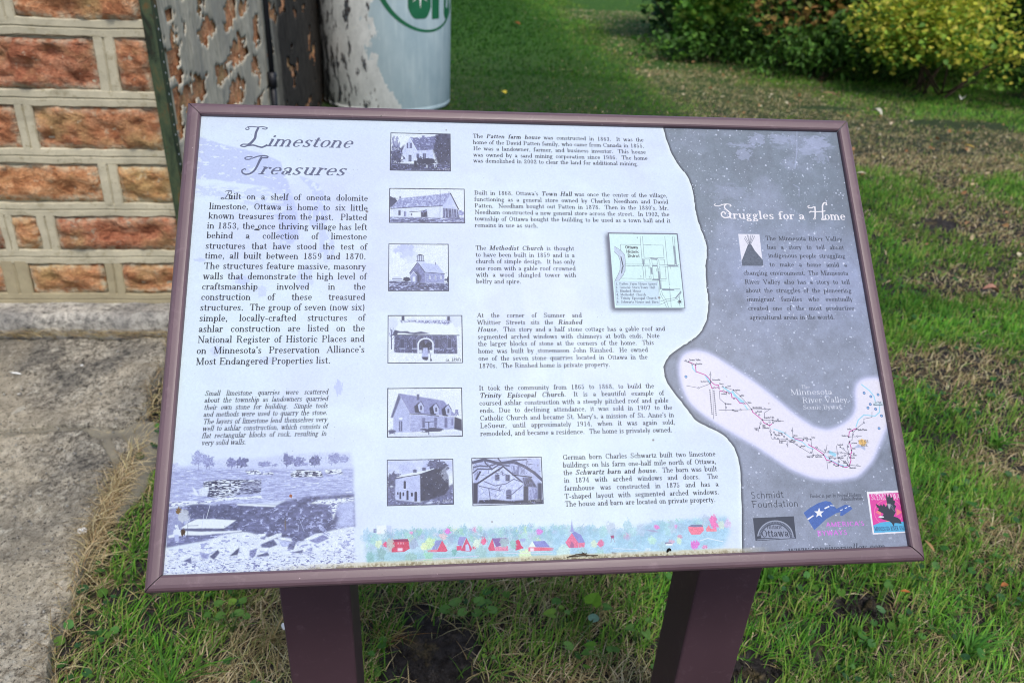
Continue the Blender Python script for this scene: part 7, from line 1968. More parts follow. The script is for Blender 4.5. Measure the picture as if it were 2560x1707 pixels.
('T','Gaylord',826.5,464.1,834.1,3,'S',(52,54,72)),
('T','Ottawa',845.5,469.3,850.1,3,'S',(52,54,72)),
('P',(205,228,242),[(885.3,408.1),(898.3,408.3),(897.5,414.2),(884.6,414)],{'soft':.6}),
('T','St. Paul',887,410.2,896,3.6,'S',(70,84,110)),
('T','Minneapolis',884.4,413.1,897.7,3.4,'S',(70,84,110)),
('O',(58,62,84),665.3,389.5,.8,.9),
('O',(58,62,84),665.3,392.1,.8,.9),
('O',(58,62,84),665.2,394.6,.8,.9),
('O',(58,62,84),665.2,397.2,.8,.9),
('O',(58,62,84),665.1,399.8,.8,.9),
('O',(58,62,84),665.1,402.3,.8,.9),
('O',(58,62,84),665,404.9,.8,.9),
('O',(58,62,84),665,407.5,.8,.9),
('O',(58,62,84),664.9,410,.8,.9),
('O',(58,62,84),664.9,412.6,.8,.9),
('O',(58,62,84),664.9,415.1,.8,.9),
('O',(58,62,84),664.8,417.6,.8,.9),
('O',(58,62,84),664.8,420.2,.8,.9),
('O',(58,62,84),670.7,391,.8,.9),
('O',(58,62,84),670.6,393.6,.8,.9),
('O',(58,62,84),670.6,396.2,.8,.9),
('O',(58,62,84),670.5,398.8,.8,.9),
('O',(58,62,84),670.5,401.3,.8,.9),
('O',(58,62,84),670.4,403.9,.8,.9),
('O',(58,62,84),670.4,406.4,.8,.9),
('O',(58,62,84),670.3,409,.8,.9),
('O',(58,62,84),670.3,411.5,.8,.9),
('O',(58,62,84),670.2,414.1,.8,.9),
('O',(58,62,84),670.2,416.6,.8,.9),
('O',(58,62,84),670.1,419.2,.8,.9),
('O',(58,62,84),670.1,421.7,.8,.9),
('B',(240,196,120),860.6,461,4.9,4.3,{'rough':.25}),
('P',(176,188,222),[(848,467.9),(854.9,463),(863.5,466.8),(863,471.4),(857.3,467.4)],{'soft':.2}),
('T','YOU ARE',855.2,461.5,869.5,5.4,'t',(100,88,74)),
('T','HERE',858.2,466.2,867.4,5.4,'t',(92,90,92)),
('T','The',788.7,389.3,800.7,7,'c',(228,232,248)),
('T','Minnesota',773.4,397.4,830.6,10.8,'c',(228,232,248)),
('T','River Valley',787.6,408.2,849.8,10.8,'c',(228,232,248)),
('T','Scenic Byway',787.4,416.7,840.4,8.4,'c',(228,232,248)),
('SHADOW',[(547.2,171.5),(644.1,172),(644,279),(547.3,279.1)]),
('P',(98,104,130),[(547.2,171.5),(644.1,172),(644,279),(547.3,279.1)],{'soft':.15}),
('P',(208,240,244),[(549.1,173.2),(642.7,173.5),(643.1,278.2),(549.2,278.1)],{'soft':.1}),
('P',(188,206,232),[(554.8,191.3),(563.5,197.4),(568.1,203.4),(568.3,213.1),(567,225.9),(563.9,232.3),(557.6,240.2),(551.6,241.4),(556.2,233.1),(559.8,225.9),(561.6,213.1),(559.2,204.3),(554.3,199.5)],{'soft':.1,'n':.05,'nsx':1,'nsy':1}),
('L',(88,98,122),[(554.8,191.3),(563.5,197.4),(568.1,203.4),(568.3,213.1),(567,225.9),(563.9,232.3),(557.6,240.2)],.42,.9),
('L',(88,98,122),[(554.3,199.5),(559.2,204.3),(561.6,213.1),(559.8,225.9),(556.2,233.1),(551.6,241.4)],.42,.9),
('L',(88,98,122),[(563.1,197.8),(563.7,188.6),(591.2,188.9)],.42,.9),
('L',(88,98,122),[(594.5,189),(622.1,189.4),(621.9,207.6),(594.4,207.2),(594.8,176.4)],.42,.9),
('L',(88,98,122),[(591.5,176.4),(591.3,217),(568.4,216.9)],.42,.9),
('L',(88,98,122),[(568.3,219),(591.4,219.6),(591.6,239.7),(621.7,240)],.42,.9),
('L',(88,98,122),[(560.5,237),(590.9,237.4)],.42,.9),
('L',(88,98,122),[(594.7,209.6),(601.5,209.7),(601.9,217.1),(594.4,217),(594.7,209.6)],.42,.9),
('L',(88,98,122),[(594.5,219.4),(601.5,219.5),(601.5,237.5),(594.4,237.4),(594.5,219.4)],.42,.9),
('L',(88,98,122),[(604.7,210.3),(611.8,210.4),(611.8,217),(604.7,216.9),(604.7,210.3)],.42,.9),
('L',(88,98,122),[(604.7,219.7),(611.7,219.8),(611.6,237.8),(604.4,237.7),(604.7,219.7)],.42,.9),
('L',(88,98,122),[(614.3,209.8),(622,210.1),(622.2,217.5),(614.4,217.4),(614.3,209.8)],.42,.9),
('L',(88,98,122),[(614.6,219.8),(622.3,219.9),(622,237.8),(614.5,237.8),(614.6,219.8)],.42,.9),
('L',(88,98,122),[(625.8,176.5),(625.5,246.8)],.42,.9),
('L',(88,98,122),[(625.4,248.8),(625.2,277.2)],.42,.9),
('L',(88,98,122),[(622.7,217.6),(635.7,217.7),(636.4,176.7)],.42,.9),
('L',(88,98,122),[(638.8,176.7),(638.3,218),(641.7,217.7)],.42,.9),
('L',(88,98,122),[(622.6,220.1),(641.5,220)],.42,.9),
('L',(88,98,122),[(614.6,240.1),(614.1,251.5),(639.8,251.7)],.42,.9),
('L',(88,98,122),[(614.3,253.7),(639.2,253.9)],.42,.9),
('L',(88,98,122),[(613,222.5),(611.5,251.1),(611.9,259),(615.7,267.7),(618.6,277.2)],.42,.9),
('L',(88,98,122),[(614,254.3),(614.9,259.8),(619.5,267.7),(621.3,277.2)],.42,.9),
('L',(88,98,122),[(611,269.2),(615.7,268),(619.7,266.1),(626.6,265.3),(633.6,263.7),(640.7,254.3)],.42,.9),
('L',(88,98,122),[(610.6,273.5),(615.3,271.6),(620.1,269.2),(627.9,267.7),(635,265.3),(640.9,256.6)],.42,.9),
('T','Ottawa',569.5,194.7,587.2,6.6,'S',(40,46,60)),
('T','Historic',570.6,201,588,6.6,'S',(40,46,60)),
('T','District',572,207.1,588.4,6.6,'S',(40,46,60)),
('T','6',586.8,179.9,588.2,4,'r',(60,66,84)),
('T','3',599.1,222.7,600.5,4,'r',(60,66,84)),
('T','2',609.4,226.1,610.8,4,'r',(60,66,84)),
('T','4',599,236.4,600.3,4,'r',(60,66,84)),
('T','5',586.9,236,588.3,4,'r',(60,66,84)),
('T','1',628.5,223.1,629.9,4,'r',(60,66,84)),
('P',(196,222,242),[(551.4,241.1),(610.1,241.5),(610.3,274.8),(551.3,274.4)],{'soft':.08}),
('L',(140,156,180),[(551.4,241.1),(610.1,241.5),(610.3,274.8),(551.3,274.4),(551.4,241.1)],.3,1),
('T','1. Patten Farm House (gone)',552.4,246.2,608.5,5.1,'r',(70,82,104)),
('T','2. General Store/Town Hall',552.3,251.4,605.9,5.1,'r',(70,82,104)),
('T','3. Rinshed House',552.3,256.4,586.4,5.1,'r',(70,82,104)),
('T','4. Methodist Church',552.4,261.4,592.5,5.1,'r',(70,82,104)),
('T','5. Trinity Episcopal Church',552.4,266.4,606.5,5.1,'r',(70,82,104)),
('T','6. Schwartz House and Barn',552.4,271.5,608.5,5.1,'r',(70,82,104)),
('L',(60,68,90),[(562.8,206.7),(564.8,220.3)],1.3,1),
('L',(60,68,90),[(563.6,221.1),(562,229.1)],1.3,1),
('L',(104,114,140),[(592.7,209.7),(592.9,219.4)],1.5,.8),
('L',(104,114,140),[(602.8,222.1),(603.2,230.5)],1.5,.8),
('L',(104,114,140),[(603.6,208.5),(612.3,209)],1.5,.8),
('L',(104,114,140),[(605,218.7),(611.4,218.8)],1.5,.8),
('L',(104,114,140),[(603.5,238.6),(611.5,238.9)],1.5,.8),
('L',(104,114,140),[(612.9,227.3),(613,251.5)],1.5,.8),
('L',(104,114,140),[(637.3,190.8),(637.3,216.8)],1.5,.8),
('L',(104,114,140),[(627.2,218.9),(639.2,219.2)],1.5,.8),
('L',(104,114,140),[(615.6,252.7),(630.9,253)],1.5,.8),
('L',(104,114,140),[(632.4,264.5),(640.2,255.9)],1.5,.8),
('L',(70,80,104),[(633.8,269.6),(640.7,269.6)],.4,1),
('L',(70,80,104),[(635.1,267),(639.5,272.3)],.4,1),
('L',(70,80,104),[(637.7,265.9),(636.9,273.4)],.4,1),
('L',(70,80,104),[(640,267),(634.6,272.3)],.4,1),
('L',(70,80,104),[(640.7,269.6),(633.8,269.6)],.4,1),
('L',(70,80,104),[(639.5,272.3),(635.1,267)],.4,1),
('L',(70,80,104),[(636.9,273.4),(637.6,265.9)],.4,1),
('L',(70,80,104),[(634.6,272.3),(640,267)],.4,1),
('O',(50,58,80),637.3,269.6,1.8,1),
('L',(80,90,110),[(637.6,262.2),(637.1,276.7)],.35,1),
('SW',(709,126.9),(703.2,147.3),'S',(238,236,244)),
('T','truggles for a',718.7,149.2,830.1,17,'t',(238,236,244)),
('SW',(837.2,124.4),(835.3,148.8),'H',(238,236,244)),
('T','ome',858.4,149.2,890.1,18,'t',(238,236,244)),
('P',(226,228,244),[(729.8,171.7),(760.2,171.7),(759.3,218.3),(729.8,218.5)],{'soft':.1}),
('P',(88,100,122),[(742.1,187),(746.5,187),(750.3,195.9),(760.3,210.2),(759.3,218.3),(729.8,218.5),(730.1,211)],{'soft':.1,'n':.06,'nsx':2,'nsy':2}),
('L',(100,108,130),[(739.5,175.5),(744.4,188.8)],.7,.9),
('L',(100,108,130),[(742.7,173.1),(744.3,187.6)],.7,.9),
('L',(100,108,130),[(744.6,174.3),(744.3,186.4)],.7,.9),
('L',(100,108,130),[(748,172.4),(744.3,187.6)],.7,.9),
('L',(100,108,130),[(750.9,173),(744.7,187)],.7,.9),
('L',(100,108,130),[(753,174.8),(745,188.2)],.7,.9),
('L',(100,108,130),[(737.7,178),(743,188.8)],.7,.9),
('T','The Minnesota River Valley',768,181,879.7,9.3,'r',(50,57,76),1,.989),
('T','has a story to tell about',768.6,193.8,880,9.3,'r',(50,57,76),1,.989),
('T','indigenous people struggling',768.7,206.4,880,9.3,'r',(50,57,76),1,.989),
('T','to make a home amid a',768.7,219.4,880.3,9.3,'r',(50,57,76),1,.989),
('T','changing environment. The Minnesota',730.1,231.7,880,9.3,'r',(50,57,76),1,.989),
('T','River Valley also has a story to tell',730.3,244.6,880.3,9.3,'r',(50,57,76),1,.989),
('T','about the struggles of the pioneering',730.4,257,880.5,9.3,'r',(50,57,76),1,.989),
('T','immigrant families who eventually',730.3,269.3,880.5,9.3,'r',(50,57,76),1,.989),
('T','created one of the most productive',730.4,282.1,880.4,9.3,'r',(50,57,76),1,.989),
('T','agricultural areas in the world.',730.8,294.7,850.4,9.3,'r',(50,57,76),1,.989),
('T','Schmidt',702.7,527.4,745.9,12,'s',(46,53,70)),
('T','Foundation',702.6,538.7,763.7,12,'s',(46,53,70)),
('T','Funded in part by Federal Highway',779.7,528.7,847.7,6.2,'i',(52,58,76)),
('T','Administration',820,533.2,848.9,6.2,'i',(52,58,76)),
('P',(52,62,84),[(702.4,550.9),(755.3,550.3),(754.5,577.1),(702.3,578.1)],{'soft':.1}),
('P',(150,160,184),[(751.7,575.4),(751.8,572.8),(751.5,570.4),(750.9,567.9),(750,565.6),(748.8,563.5),(747.2,561.5),(745.4,559.7),(743.3,558.1),(740.9,556.8),(738.4,555.7),(735.8,555),(733,554.5),(730.2,554.4),(727.3,554.5),(724.4,555),(721.6,555.7),(718.9,556.8),(716.4,558.1),(714,559.6),(711.8,561.4),(709.9,563.4),(708.2,565.6),(706.9,567.9),(705.8,570.3),(705.1,572.7)],{'soft':.1}),
('P',(66,76,100),[(750,575.3),(750.1,573),(749.9,570.7),(749.3,568.5),(748.5,566.3),(747.3,564.3),(745.9,562.5),(744.1,560.8),(742.2,559.4),(740,558.1),(737.7,557.2),(735.2,556.5),(732.6,556),(730,555.9),(727.3,556),(724.7,556.5),(722.1,557.2),(719.6,558.1),(717.2,559.3),(715,560.8),(713,562.4),(711.2,564.3),(709.6,566.3),(708.4,568.4),(707.4,570.6),(706.7,572.9)],{'soft':.1}),
('P',(150,160,184),[(749.7,574.2),(749.7,573.1),(747.7,573.3),(747.7,574.3)],{'soft':.05,'alpha':.6}),
('P',(150,160,184),[(749.6,572.4),(749.5,571.2),(747.5,571.6),(747.7,572.6)],{'soft':.05,'alpha':.6}),
('P',(150,160,184),[(749.4,570.5),(749.2,569.4),(747.2,570),(747.4,571)],{'soft':.05,'alpha':.6}),
('P',(150,160,184),[(749,568.8),(748.6,567.7),(746.7,568.4),(747,569.3)],{'soft':.05,'alpha':.6}),
('P',(150,160,184),[(748.3,567),(747.8,566),(746,566.9),(746.4,567.8)],{'soft':.05,'alpha':.6}),
('P',(150,160,184),[(747.5,565.4),(746.8,564.4),(745.1,565.4),(745.7,566.3)],{'soft':.05,'alpha':.6}),
('P',(150,160,184),[(746.4,563.8),(745.7,563),(744.1,564.1),(744.7,564.9)],{'soft':.05,'alpha':.6}),
('P',(150,160,184),[(745.2,562.4),(744.4,561.6),(742.9,562.9),(743.6,563.6)],{'soft':.05,'alpha':.6}),
('P',(150,160,184),[(743.8,561.1),(742.9,560.4),(741.5,561.7),(742.4,562.4)],{'soft':.05,'alpha':.6}),
('P',(150,160,184),[(742.3,559.9),(741.3,559.3),(740.1,560.7),(741,561.3)],{'soft':.05,'alpha':.6}),
('P',(150,160,184),[(740.6,558.9),(739.5,558.4),(738.5,559.9),(739.4,560.4)],{'soft':.05,'alpha':.6}),
('P',(150,160,184),[(738.8,558),(737.6,557.6),(736.8,559.2),(737.8,559.6)],{'soft':.05,'alpha':.6}),
('P',(150,160,184),[(736.9,557.3),(735.7,557),(735,558.7),(736.1,559)],{'soft':.05,'alpha':.6}),
('P',(150,160,184),[(734.9,556.8),(733.7,556.6),(733.1,558.3),(734.3,558.5)],{'soft':.05,'alpha':.6}),
('P',(150,160,184),[(732.8,556.5),(731.6,556.3),(731.3,558.1),(732.4,558.2)],{'soft':.05,'alpha':.6}),
('P',(150,160,184),[(730.7,556.3),(729.5,556.3),(729.3,558),(730.5,558)],{'soft':.05,'alpha':.6}),
('P',(150,160,184),[(728.6,556.3),(727.3,556.4),(727.4,558.2),(728.6,558.1)],{'soft':.05,'alpha':.6}),
('P',(150,160,184),[(726.5,556.5),(725.2,556.7),(725.5,558.4),(726.6,558.3)],{'soft':.05,'alpha':.6}),
('P',(150,160,184),[(724.4,556.9),(723.1,557.2),(723.6,558.9),(724.7,558.6)],{'soft':.05,'alpha':.6}),
('P',(150,160,184),[(722.3,557.5),(721.1,557.9),(721.7,559.5),(722.8,559.1)],{'soft':.05,'alpha':.6}),
('P',(150,160,184),[(720.3,558.2),(719.1,558.8),(719.9,560.3),(721,559.8)],{'soft':.05,'alpha':.6}),
('P',(150,160,184),[(718.4,559.1),(717.2,559.8),(718.2,561.2),(719.3,560.6)],{'soft':.05,'alpha':.6}),
('P',(150,160,184),[(716.5,560.2),(715.5,560.9),(716.6,562.2),(717.6,561.6)],{'soft':.05,'alpha':.6}),
('P',(150,160,184),[(714.8,561.4),(713.8,562.2),(715.1,563.4),(716,562.7)],{'soft':.05,'alpha':.6}),
('P',(150,160,184),[(713.2,562.7),(712.3,563.6),(713.8,564.7),(714.6,563.9)],{'soft':.05,'alpha':.6}),
('P',(150,160,184),[(711.8,564.2),(711,565.1),(712.5,566.1),(713.3,565.2)],{'soft':.05,'alpha':.6}),
('P',(150,160,184),[(710.5,565.8),(709.8,566.8),(711.5,567.5),(712.1,566.6)],{'soft':.05,'alpha':.6}),
('P',(150,160,184),[(709.4,567.4),(708.8,568.5),(710.6,569.1),(711.1,568.1)],{'soft':.05,'alpha':.6}),
('P',(150,160,184),[(708.5,569.1),(708,570.2),(709.8,570.7),(710.3,569.7)],{'soft':.05,'alpha':.6}),
('P',(150,160,184),[(707.7,570.9),(707.4,572),(709.3,572.3),(709.6,571.3)],{'soft':.05,'alpha':.6}),
('P',(142,152,178),[(746.6,576.2),(746.8,574.2),(746.6,572.2),(746.2,570.2),(745.4,568.3),(744.4,566.6),(743.2,565),(741.6,563.5),(739.9,562.2),(738,561.2),(735.9,560.4),(733.8,559.8),(731.5,559.4),(729.1,559.4),(726.8,559.6),(724.5,560),(722.2,560.7),(720,561.6),(718,562.7),(716.1,564.1),(714.4,565.6),(712.9,567.3),(711.7,569.1),(710.7,571),(710.1,572.9),(709.6,574.9)],{'soft':.1,'n':.05}),
('P',(142,152,178),[(703.8,576.4),(753.1,575.5),(753.2,576.4),(703.8,577.3)],{'soft':.05}),
('T','Historic',718.7,564.5,738.2,7,'t',(58,66,88)),
('T','Ottawa',710.4,574.1,745.8,12.5,'t',(58,66,88)),
('P',(66,104,182),[(768.7,546.6),(776.9,541.4),(789,535.5),(799.5,533),(806,534.4),(811.1,541.4),(812.5,543),(824.5,538.3),(830.6,539.5),(833.6,543.6),(827.6,547.1),(818.4,552),(815.9,551.2),(817.3,547.1),(811.7,548.1),(797.2,554.9),(779.6,567.7),(775.3,559.4)],{'soft':.12,'n':.03}),
('P',(238,236,244),[(772.3,553.9),(780.7,549.6),(781.6,550.8),(773.1,555.7)],{'soft':.08}),
('P',(240,240,246),[(789.9,540.8),(790.8,545.3),(795.7,545.6),(791.4,548.3),(792.1,552.9),(788.4,550.1),(784,552.6),(786.1,548.2),(782.6,545.2),(787.6,545.2)],{'soft':.08}),
('L',(235,238,248),[(797.5,542),(802.9,539.9)],1.8,1),
('L',(235,238,248),[(805.3,538.8),(809.8,539.2)],1,1),
('L',(235,238,248),[(817.2,545.2),(820.2,544.2)],1,1),
('L',(235,238,248),[(823.8,542.8),(826.5,541.8)],1,1),
('L',(235,238,248),[(828.6,540.8),(830.8,540.4)],1,1),
('T',"AMERICA'S",795.4,564.7,846.6,8,'S',(212,120,226)),
('T','BYWAYS',782.6,574.8,822.1,8.5,'S',(212,120,226)),
('P',(236,236,246),[(856,523.4),(914.2,522.5),(915.7,574.5),(855,575.7)],{'soft':.1}),
('P',(222,66,166),[(858.6,526.3),(914.9,525.1),(914.8,573.1),(857.1,573.8)],{'soft':.08}),
('L',(240,128,176),[(899.3,549.8),(899.5,546.4),(898.8,543.2),(897.2,540.2),(894.9,537.6),(891.9,535.6),(888.3,534.2),(884.4,533.6),(880.3,533.6),(876.2,534.4),(872.3,535.9),(868.9,538),(865.9,540.7),(863.7,543.7),(862.3,547),(861.7,550.3),(861.9,553.7),(863.1,556.8),(865.1,559.5),(867.7,561.8),(871,563.5),(874.7,564.5),(878.7,564.8),(882.8,564.4),(886.7,563.3),(890.4,561.5),(893.7,559.1),(896.3,556.3),(898.2,553.1),(899.3,549.8)],.8,1),
('P',(240,130,140),[(899.3,549.8),(892.1,545.2),(890.5,553.9)],{'soft':.1}),
('P',(240,130,140),[(883.9,533.5),(877.6,540.2),(887.8,540.5)],{'soft':.1}),
('P',(240,130,140),[(863,548.7),(870.1,553.3),(871.7,544.5)],{'soft':.1}),
('P',(240,130,140),[(878.2,564.8),(884.6,558.2),(874.4,557.9)],{'soft':.1}),
('P',(82,178,226),[(857.6,564.6),(868.1,561.4),(879.6,560.7),(890.7,562.1),(902.3,560.9),(914.9,560.8),(914.8,573.1),(857.1,573.8)],{'soft':.1}),
('T','SCENIC BYWAYS',860.7,533.7,906.3,10.5,'t',(240,238,246)),
('P',(44,50,70),[(881.3,526),(883.2,531.4),(885.9,526.2),(886.6,531.5),(889.7,530.5),(890,534.8),(892.1,535.9),(890.2,540.1),(892.1,542.2),(889.6,546.4),(890.2,549.5),(886.4,554.6),(891.7,556.4),(894.7,559.1),(895.5,563.8),(888.3,562.8),(886,563),(884.6,567.1),(882.6,562.9),(879.7,560.2),(873.2,558.4),(868.9,556.7),(865.8,555),(871.7,553.7),(873.9,551.1),(869.3,548.4),(866.7,546.7),(868.8,544.7),(866.3,542.5),(865.4,538.3),(870.5,541.6),(872.1,539),(873.9,541.7),(876.2,538.6),(878.2,542.9),(880.5,539.8),(880.5,533.4)],{'soft':.08}),
('P',(225,232,240),[(865.6,554.8),(868.4,553.4),(873.3,554.2),(873.7,555.5),(869,556.2)],{'soft':.06}),
('P',(205,212,225),[(880.7,538.7),(885.7,539.4),(882.8,546.1),(881.5,544)],{'soft':.3,'alpha':.8}),
('L',(190,196,214),[(884.1,542),(887.3,540.5)],.5,.7),
('L',(190,196,214),[(884.9,543.3),(887.7,542)],.5,.7),
('L',(190,196,214),[(885.7,544.6),(888.1,543.5)],.5,.7),
('L',(190,196,214),[(886.5,545.8),(888.5,545)],.5,.7),
('L',(190,196,214),[(887.3,547.1),(888.9,546.4)],.5,.7),
('L',(190,196,214),[(888.1,548.4),(889.3,547.9)],.5,.7),
('T','MINNESOTA RIVER VALLEY',858.6,571.6,904.8,7,'t',(28,50,90)),
('T','www.mnrivervalley.com',741.6,594.6,868.3,12.5,'i',(56,64,84),.9),
('P',(168,206,228),[(231.8,555),(255.2,552.9),(294.6,553.2),(344.4,553),(394.8,553.6),(461.5,552.9),(459.3,592.9),(383.4,592),(323.9,588.9),(255.5,588.2),(233.7,586.4)],{'soft':2.2,'alpha':.8,'n':.1,'nsx':7,'nsy':4}),
('P',(158,204,222),[(234,575.1),(459.9,582.3),(459.4,591),(413.5,593.2),(314.1,588.5),(253.5,588.1),(234.2,586.5)],{'soft':.8,'alpha':.8,'n':.07,'nsx':8,'nsy':2}),
('B',(160,200,232),232.8,556.5,5.8,9,{'rough':.5,'alpha':.6,'n':.08,'nsx':1.5,'nsy':1.5}),
('B',(150,196,218),241.4,557.7,5.9,6.1,{'rough':.5,'alpha':.6,'n':.08,'nsx':1.5,'nsy':1.5}),
('B',(170,216,224),246.2,554.1,5.8,8.5,{'rough':.5,'alpha':.6,'n':.08,'nsx':1.5,'nsy':1.5}),
('B',(178,196,226),254.3,560.7,5.8,6.6,{'rough':.5,'alpha':.6,'n':.08,'nsx':1.5,'nsy':1.5}),
('B',(160,190,220),261.2,560,5.9,9.1,{'rough':.5,'alpha':.6,'n':.08,'nsx':1.5,'nsy':1.5}),
('B',(160,200,232),270.8,561.8,5.9,8.8,{'rough':.5,'alpha':.6,'n':.08,'nsx':1.5,'nsy':1.5}),
('B',(150,196,218),273.8,558.8,5.9,7.7,{'rough':.5,'alpha':.6,'n':.08,'nsx':1.5,'nsy':1.5}),
('B',(170,216,224),280.1,559.5,5.9,5,{'rough':.5,'alpha':.6,'n':.08,'nsx':1.5,'nsy':1.5}),
('B',(178,196,226),290.1,558.4,5.9,6.8,{'rough':.5,'alpha':.6,'n':.08,'nsx':1.5,'nsy':1.5}),
('B',(160,190,220),293.4,557.2,6,5.4,{'rough':.5,'alpha':.6,'n':.08,'nsx':1.5,'nsy':1.5}),
('B',(160,200,232),300.9,560,5.9,8.9,{'rough':.5,'alpha':.6,'n':.08,'nsx':1.5,'nsy':1.5}),
('B',(150,196,218),309.9,557,6,8.8,{'rough':.5,'alpha':.6,'n':.08,'nsx':1.5,'nsy':1.5}),
('B',(170,216,224),316.6,560.9,5.9,6.6,{'rough':.5,'alpha':.6,'n':.08,'nsx':1.5,'nsy':1.5}),
('B',(178,196,226),321.8,556.8,5.9,6.6,{'rough':.5,'alpha':.6,'n':.08,'nsx':1.5,'nsy':1.5}),
('B',(160,190,220),327.9,556.8,6,5.4,{'rough':.5,'alpha':.6,'n':.08,'nsx':1.5,'nsy':1.5}),
('B',(160,200,232),334.9,563.3,6,6.2,{'rough':.5,'alpha':.6,'n':.08,'nsx':1.5,'nsy':1.5}),
('B',(150,196,218),345.8,556.2,6,8.9,{'rough':.5,'alpha':.6,'n':.08,'nsx':1.5,'nsy':1.5}),
('B',(170,216,224),350.2,563.2,6,5.7,{'rough':.5,'alpha':.6,'n':.08,'nsx':1.5,'nsy':1.5}),
('B',(178,196,226),356.5,559.3,6,9.1,{'rough':.5,'alpha':.6,'n':.08,'nsx':1.5,'nsy':1.5}),
('B',(160,190,220),365.4,561,6.1,9.1,{'rough':.5,'alpha':.6,'n':.08,'nsx':1.5,'nsy':1.5}),
('B',(160,200,232),369.8,560.2,6,5.9,{'rough':.5,'alpha':.6,'n':.08,'nsx':1.5,'nsy':1.5}),
('B',(150,196,218),378.4,558,6,6.3,{'rough':.5,'alpha':.6,'n':.08,'nsx':1.5,'nsy':1.5}),
('B',(170,216,224),384.1,565.2,6.1,5.5,{'rough':.5,'alpha':.6,'n':.08,'nsx':1.5,'nsy':1.5}),
('B',(178,196,226),392.9,564.4,6.1,7.4,{'rough':.5,'alpha':.6,'n':.08,'nsx':1.5,'nsy':1.5}),
('B',(160,190,220),401.2,562.2,6.1,4.8,{'rough':.5,'alpha':.6,'n':.08,'nsx':1.5,'nsy':1.5}),
('B',(160,200,232),407.9,562.6,6.1,7.9,{'rough':.5,'alpha':.6,'n':.08,'nsx':1.5,'nsy':1.5}),
('B',(150,196,218),410.8,563.8,6.1,6.2,{'rough':.5,'alpha':.6,'n':.08,'nsx':1.5,'nsy':1.5}),
('B',(170,216,224),416.3,561.2,6.1,7.5,{'rough':.5,'alpha':.6,'n':.08,'nsx':1.5,'nsy':1.5}),
('B',(178,196,226),427.3,564.1,6.1,4.7,{'rough':.5,'alpha':.6,'n':.08,'nsx':1.5,'nsy':1.5}),
('B',(160,190,220),434.9,559.5,6.1,6.3,{'rough':.5,'alpha':.6,'n':.08,'nsx':1.5,'nsy':1.5}),
('B',(160,200,232),438.1,560,6.2,7.7,{'rough':.5,'alpha':.6,'n':.08,'nsx':1.5,'nsy':1.5}),
('B',(150,196,218),445.5,563.6,6.2,7.4,{'rough':.5,'alpha':.6,'n':.08,'nsx':1.5,'nsy':1.5}),
('B',(170,216,224),456.2,564.9,6.1,4.9,{'rough':.5,'alpha':.6,'n':.08,'nsx':1.5,'nsy':1.5}),
('B',(178,196,226),461.5,565.9,6.2,6,{'rough':.5,'alpha':.6,'n':.08,'nsx':1.5,'nsy':1.5}),
('P',(228,240,248),[(244.8,544.8),(256.1,545.2),(262,545.4),(262.1,555.1),(244.9,554.5)],{'soft':.3}),
('P',(190,208,240),[(256.1,545.2),(262,545.4),(262.1,555.1),(256.2,554.4)],{'soft':.3}),
('L',(110,100,170),[(241.4,548.8),(244.4,548.9)],.6,1),
('L',(110,100,170),[(241.5,550),(244.4,550.1)],.6,1),
('L',(110,100,170),[(241.5,551.3),(244.4,551.4)],.6,1),
('L',(110,100,170),[(241.5,552.4),(244.4,552.5)],.6,1),
('SPR',[(231.8,556.4),(255.2,552.9),(294.6,552.8),(344.4,553),(394.8,553.2),(461.6,551.9),(487,555.7),(517.9,560.7),(538.5,563.9),(551.9,566.8),(563.2,558.2),(592.3,552.6),(631.1,549.8),(668,548.4),(674.1,551.7)],586),
('P',(204,72,108),[(262.3,562.8),(281.7,563.4),(283.2,572.1),(276.8,575.7),(262.2,575.6)],{'soft':.12,'n':.06,'nsx':1.2,'nsy':1.2}),
('P',(150,50,100),[(262.6,561.3),(280.8,561.3),(282.2,564.2),(262.6,563.7)],{'soft':.12,'n':.05}),
('P',(240,225,240),[(269.3,564.7),(270.3,564.8),(270.3,567.1),(269.3,567)],{}),
('P',(240,225,240),[(272.4,564.8),(273.4,564.9),(273.4,567.2),(272.4,567.1)],{}),
('P',(240,225,240),[(275.4,564.9),(276.3,565),(276.3,567.3),(275.4,567.2)],{}),
('P',(235,215,235),[(269,571.1),(274.9,571.3),(274.9,574.9),(269,574.7)],{}),
('P',(214,84,124),[(314.7,575.6),(320.8,564.3),(327.1,576.1),(325.1,577.4),(314.2,577)],{'soft':.12,'n':.06,'nsx':1.2,'nsy':1.2}),
('P',(140,150,210),[(313.3,564),(320.8,564),(314.7,574.2),(308.3,574.9)],{'soft':.12,'n':.05}),
('P',(220,130,160),[(303.4,574.7),(314.7,574.2),(314.7,577.3),(304.3,576.9)],{'soft':.12,'n':.06,'nsx':1.2,'nsy':1.2}),
('P',(204,84,128),[(343,576.2),(349.2,562.4),(355.7,575.6),(353.9,578),(342.9,577.1)],{'soft':.12,'n':.06,'nsx':1.2,'nsy':1.2}),
('P',(150,150,214),[(340.7,561.1),(349.2,561.4),(343.5,572.3),(338.6,569.3)],{'soft':.12,'n':.05}),
('P',(214,80,130),[(337.6,571.2),(343.5,571.4),(343.4,576.2),(337.5,576.4)],{'soft':.12,'n':.06,'nsx':1.2,'nsy':1.2}),
('P',(190,205,245),[(347.9,576.8),(348,570.6),(350.3,569.2),(352,571.7),(352.9,577.5)],{'soft':.1}),
('P',(216,90,130),[(374.4,575.3),(379.8,563.9),(382.9,578.1),(375.9,578.3)],{'soft':.12,'n':.06,'nsx':1.2,'nsy':1.2}),
('P',(130,100,170),[(379.3,563.9),(397.5,564.3),(399.3,570.4),(394.2,571.2),(384,574.2)],{'soft':.12,'n':.05}),
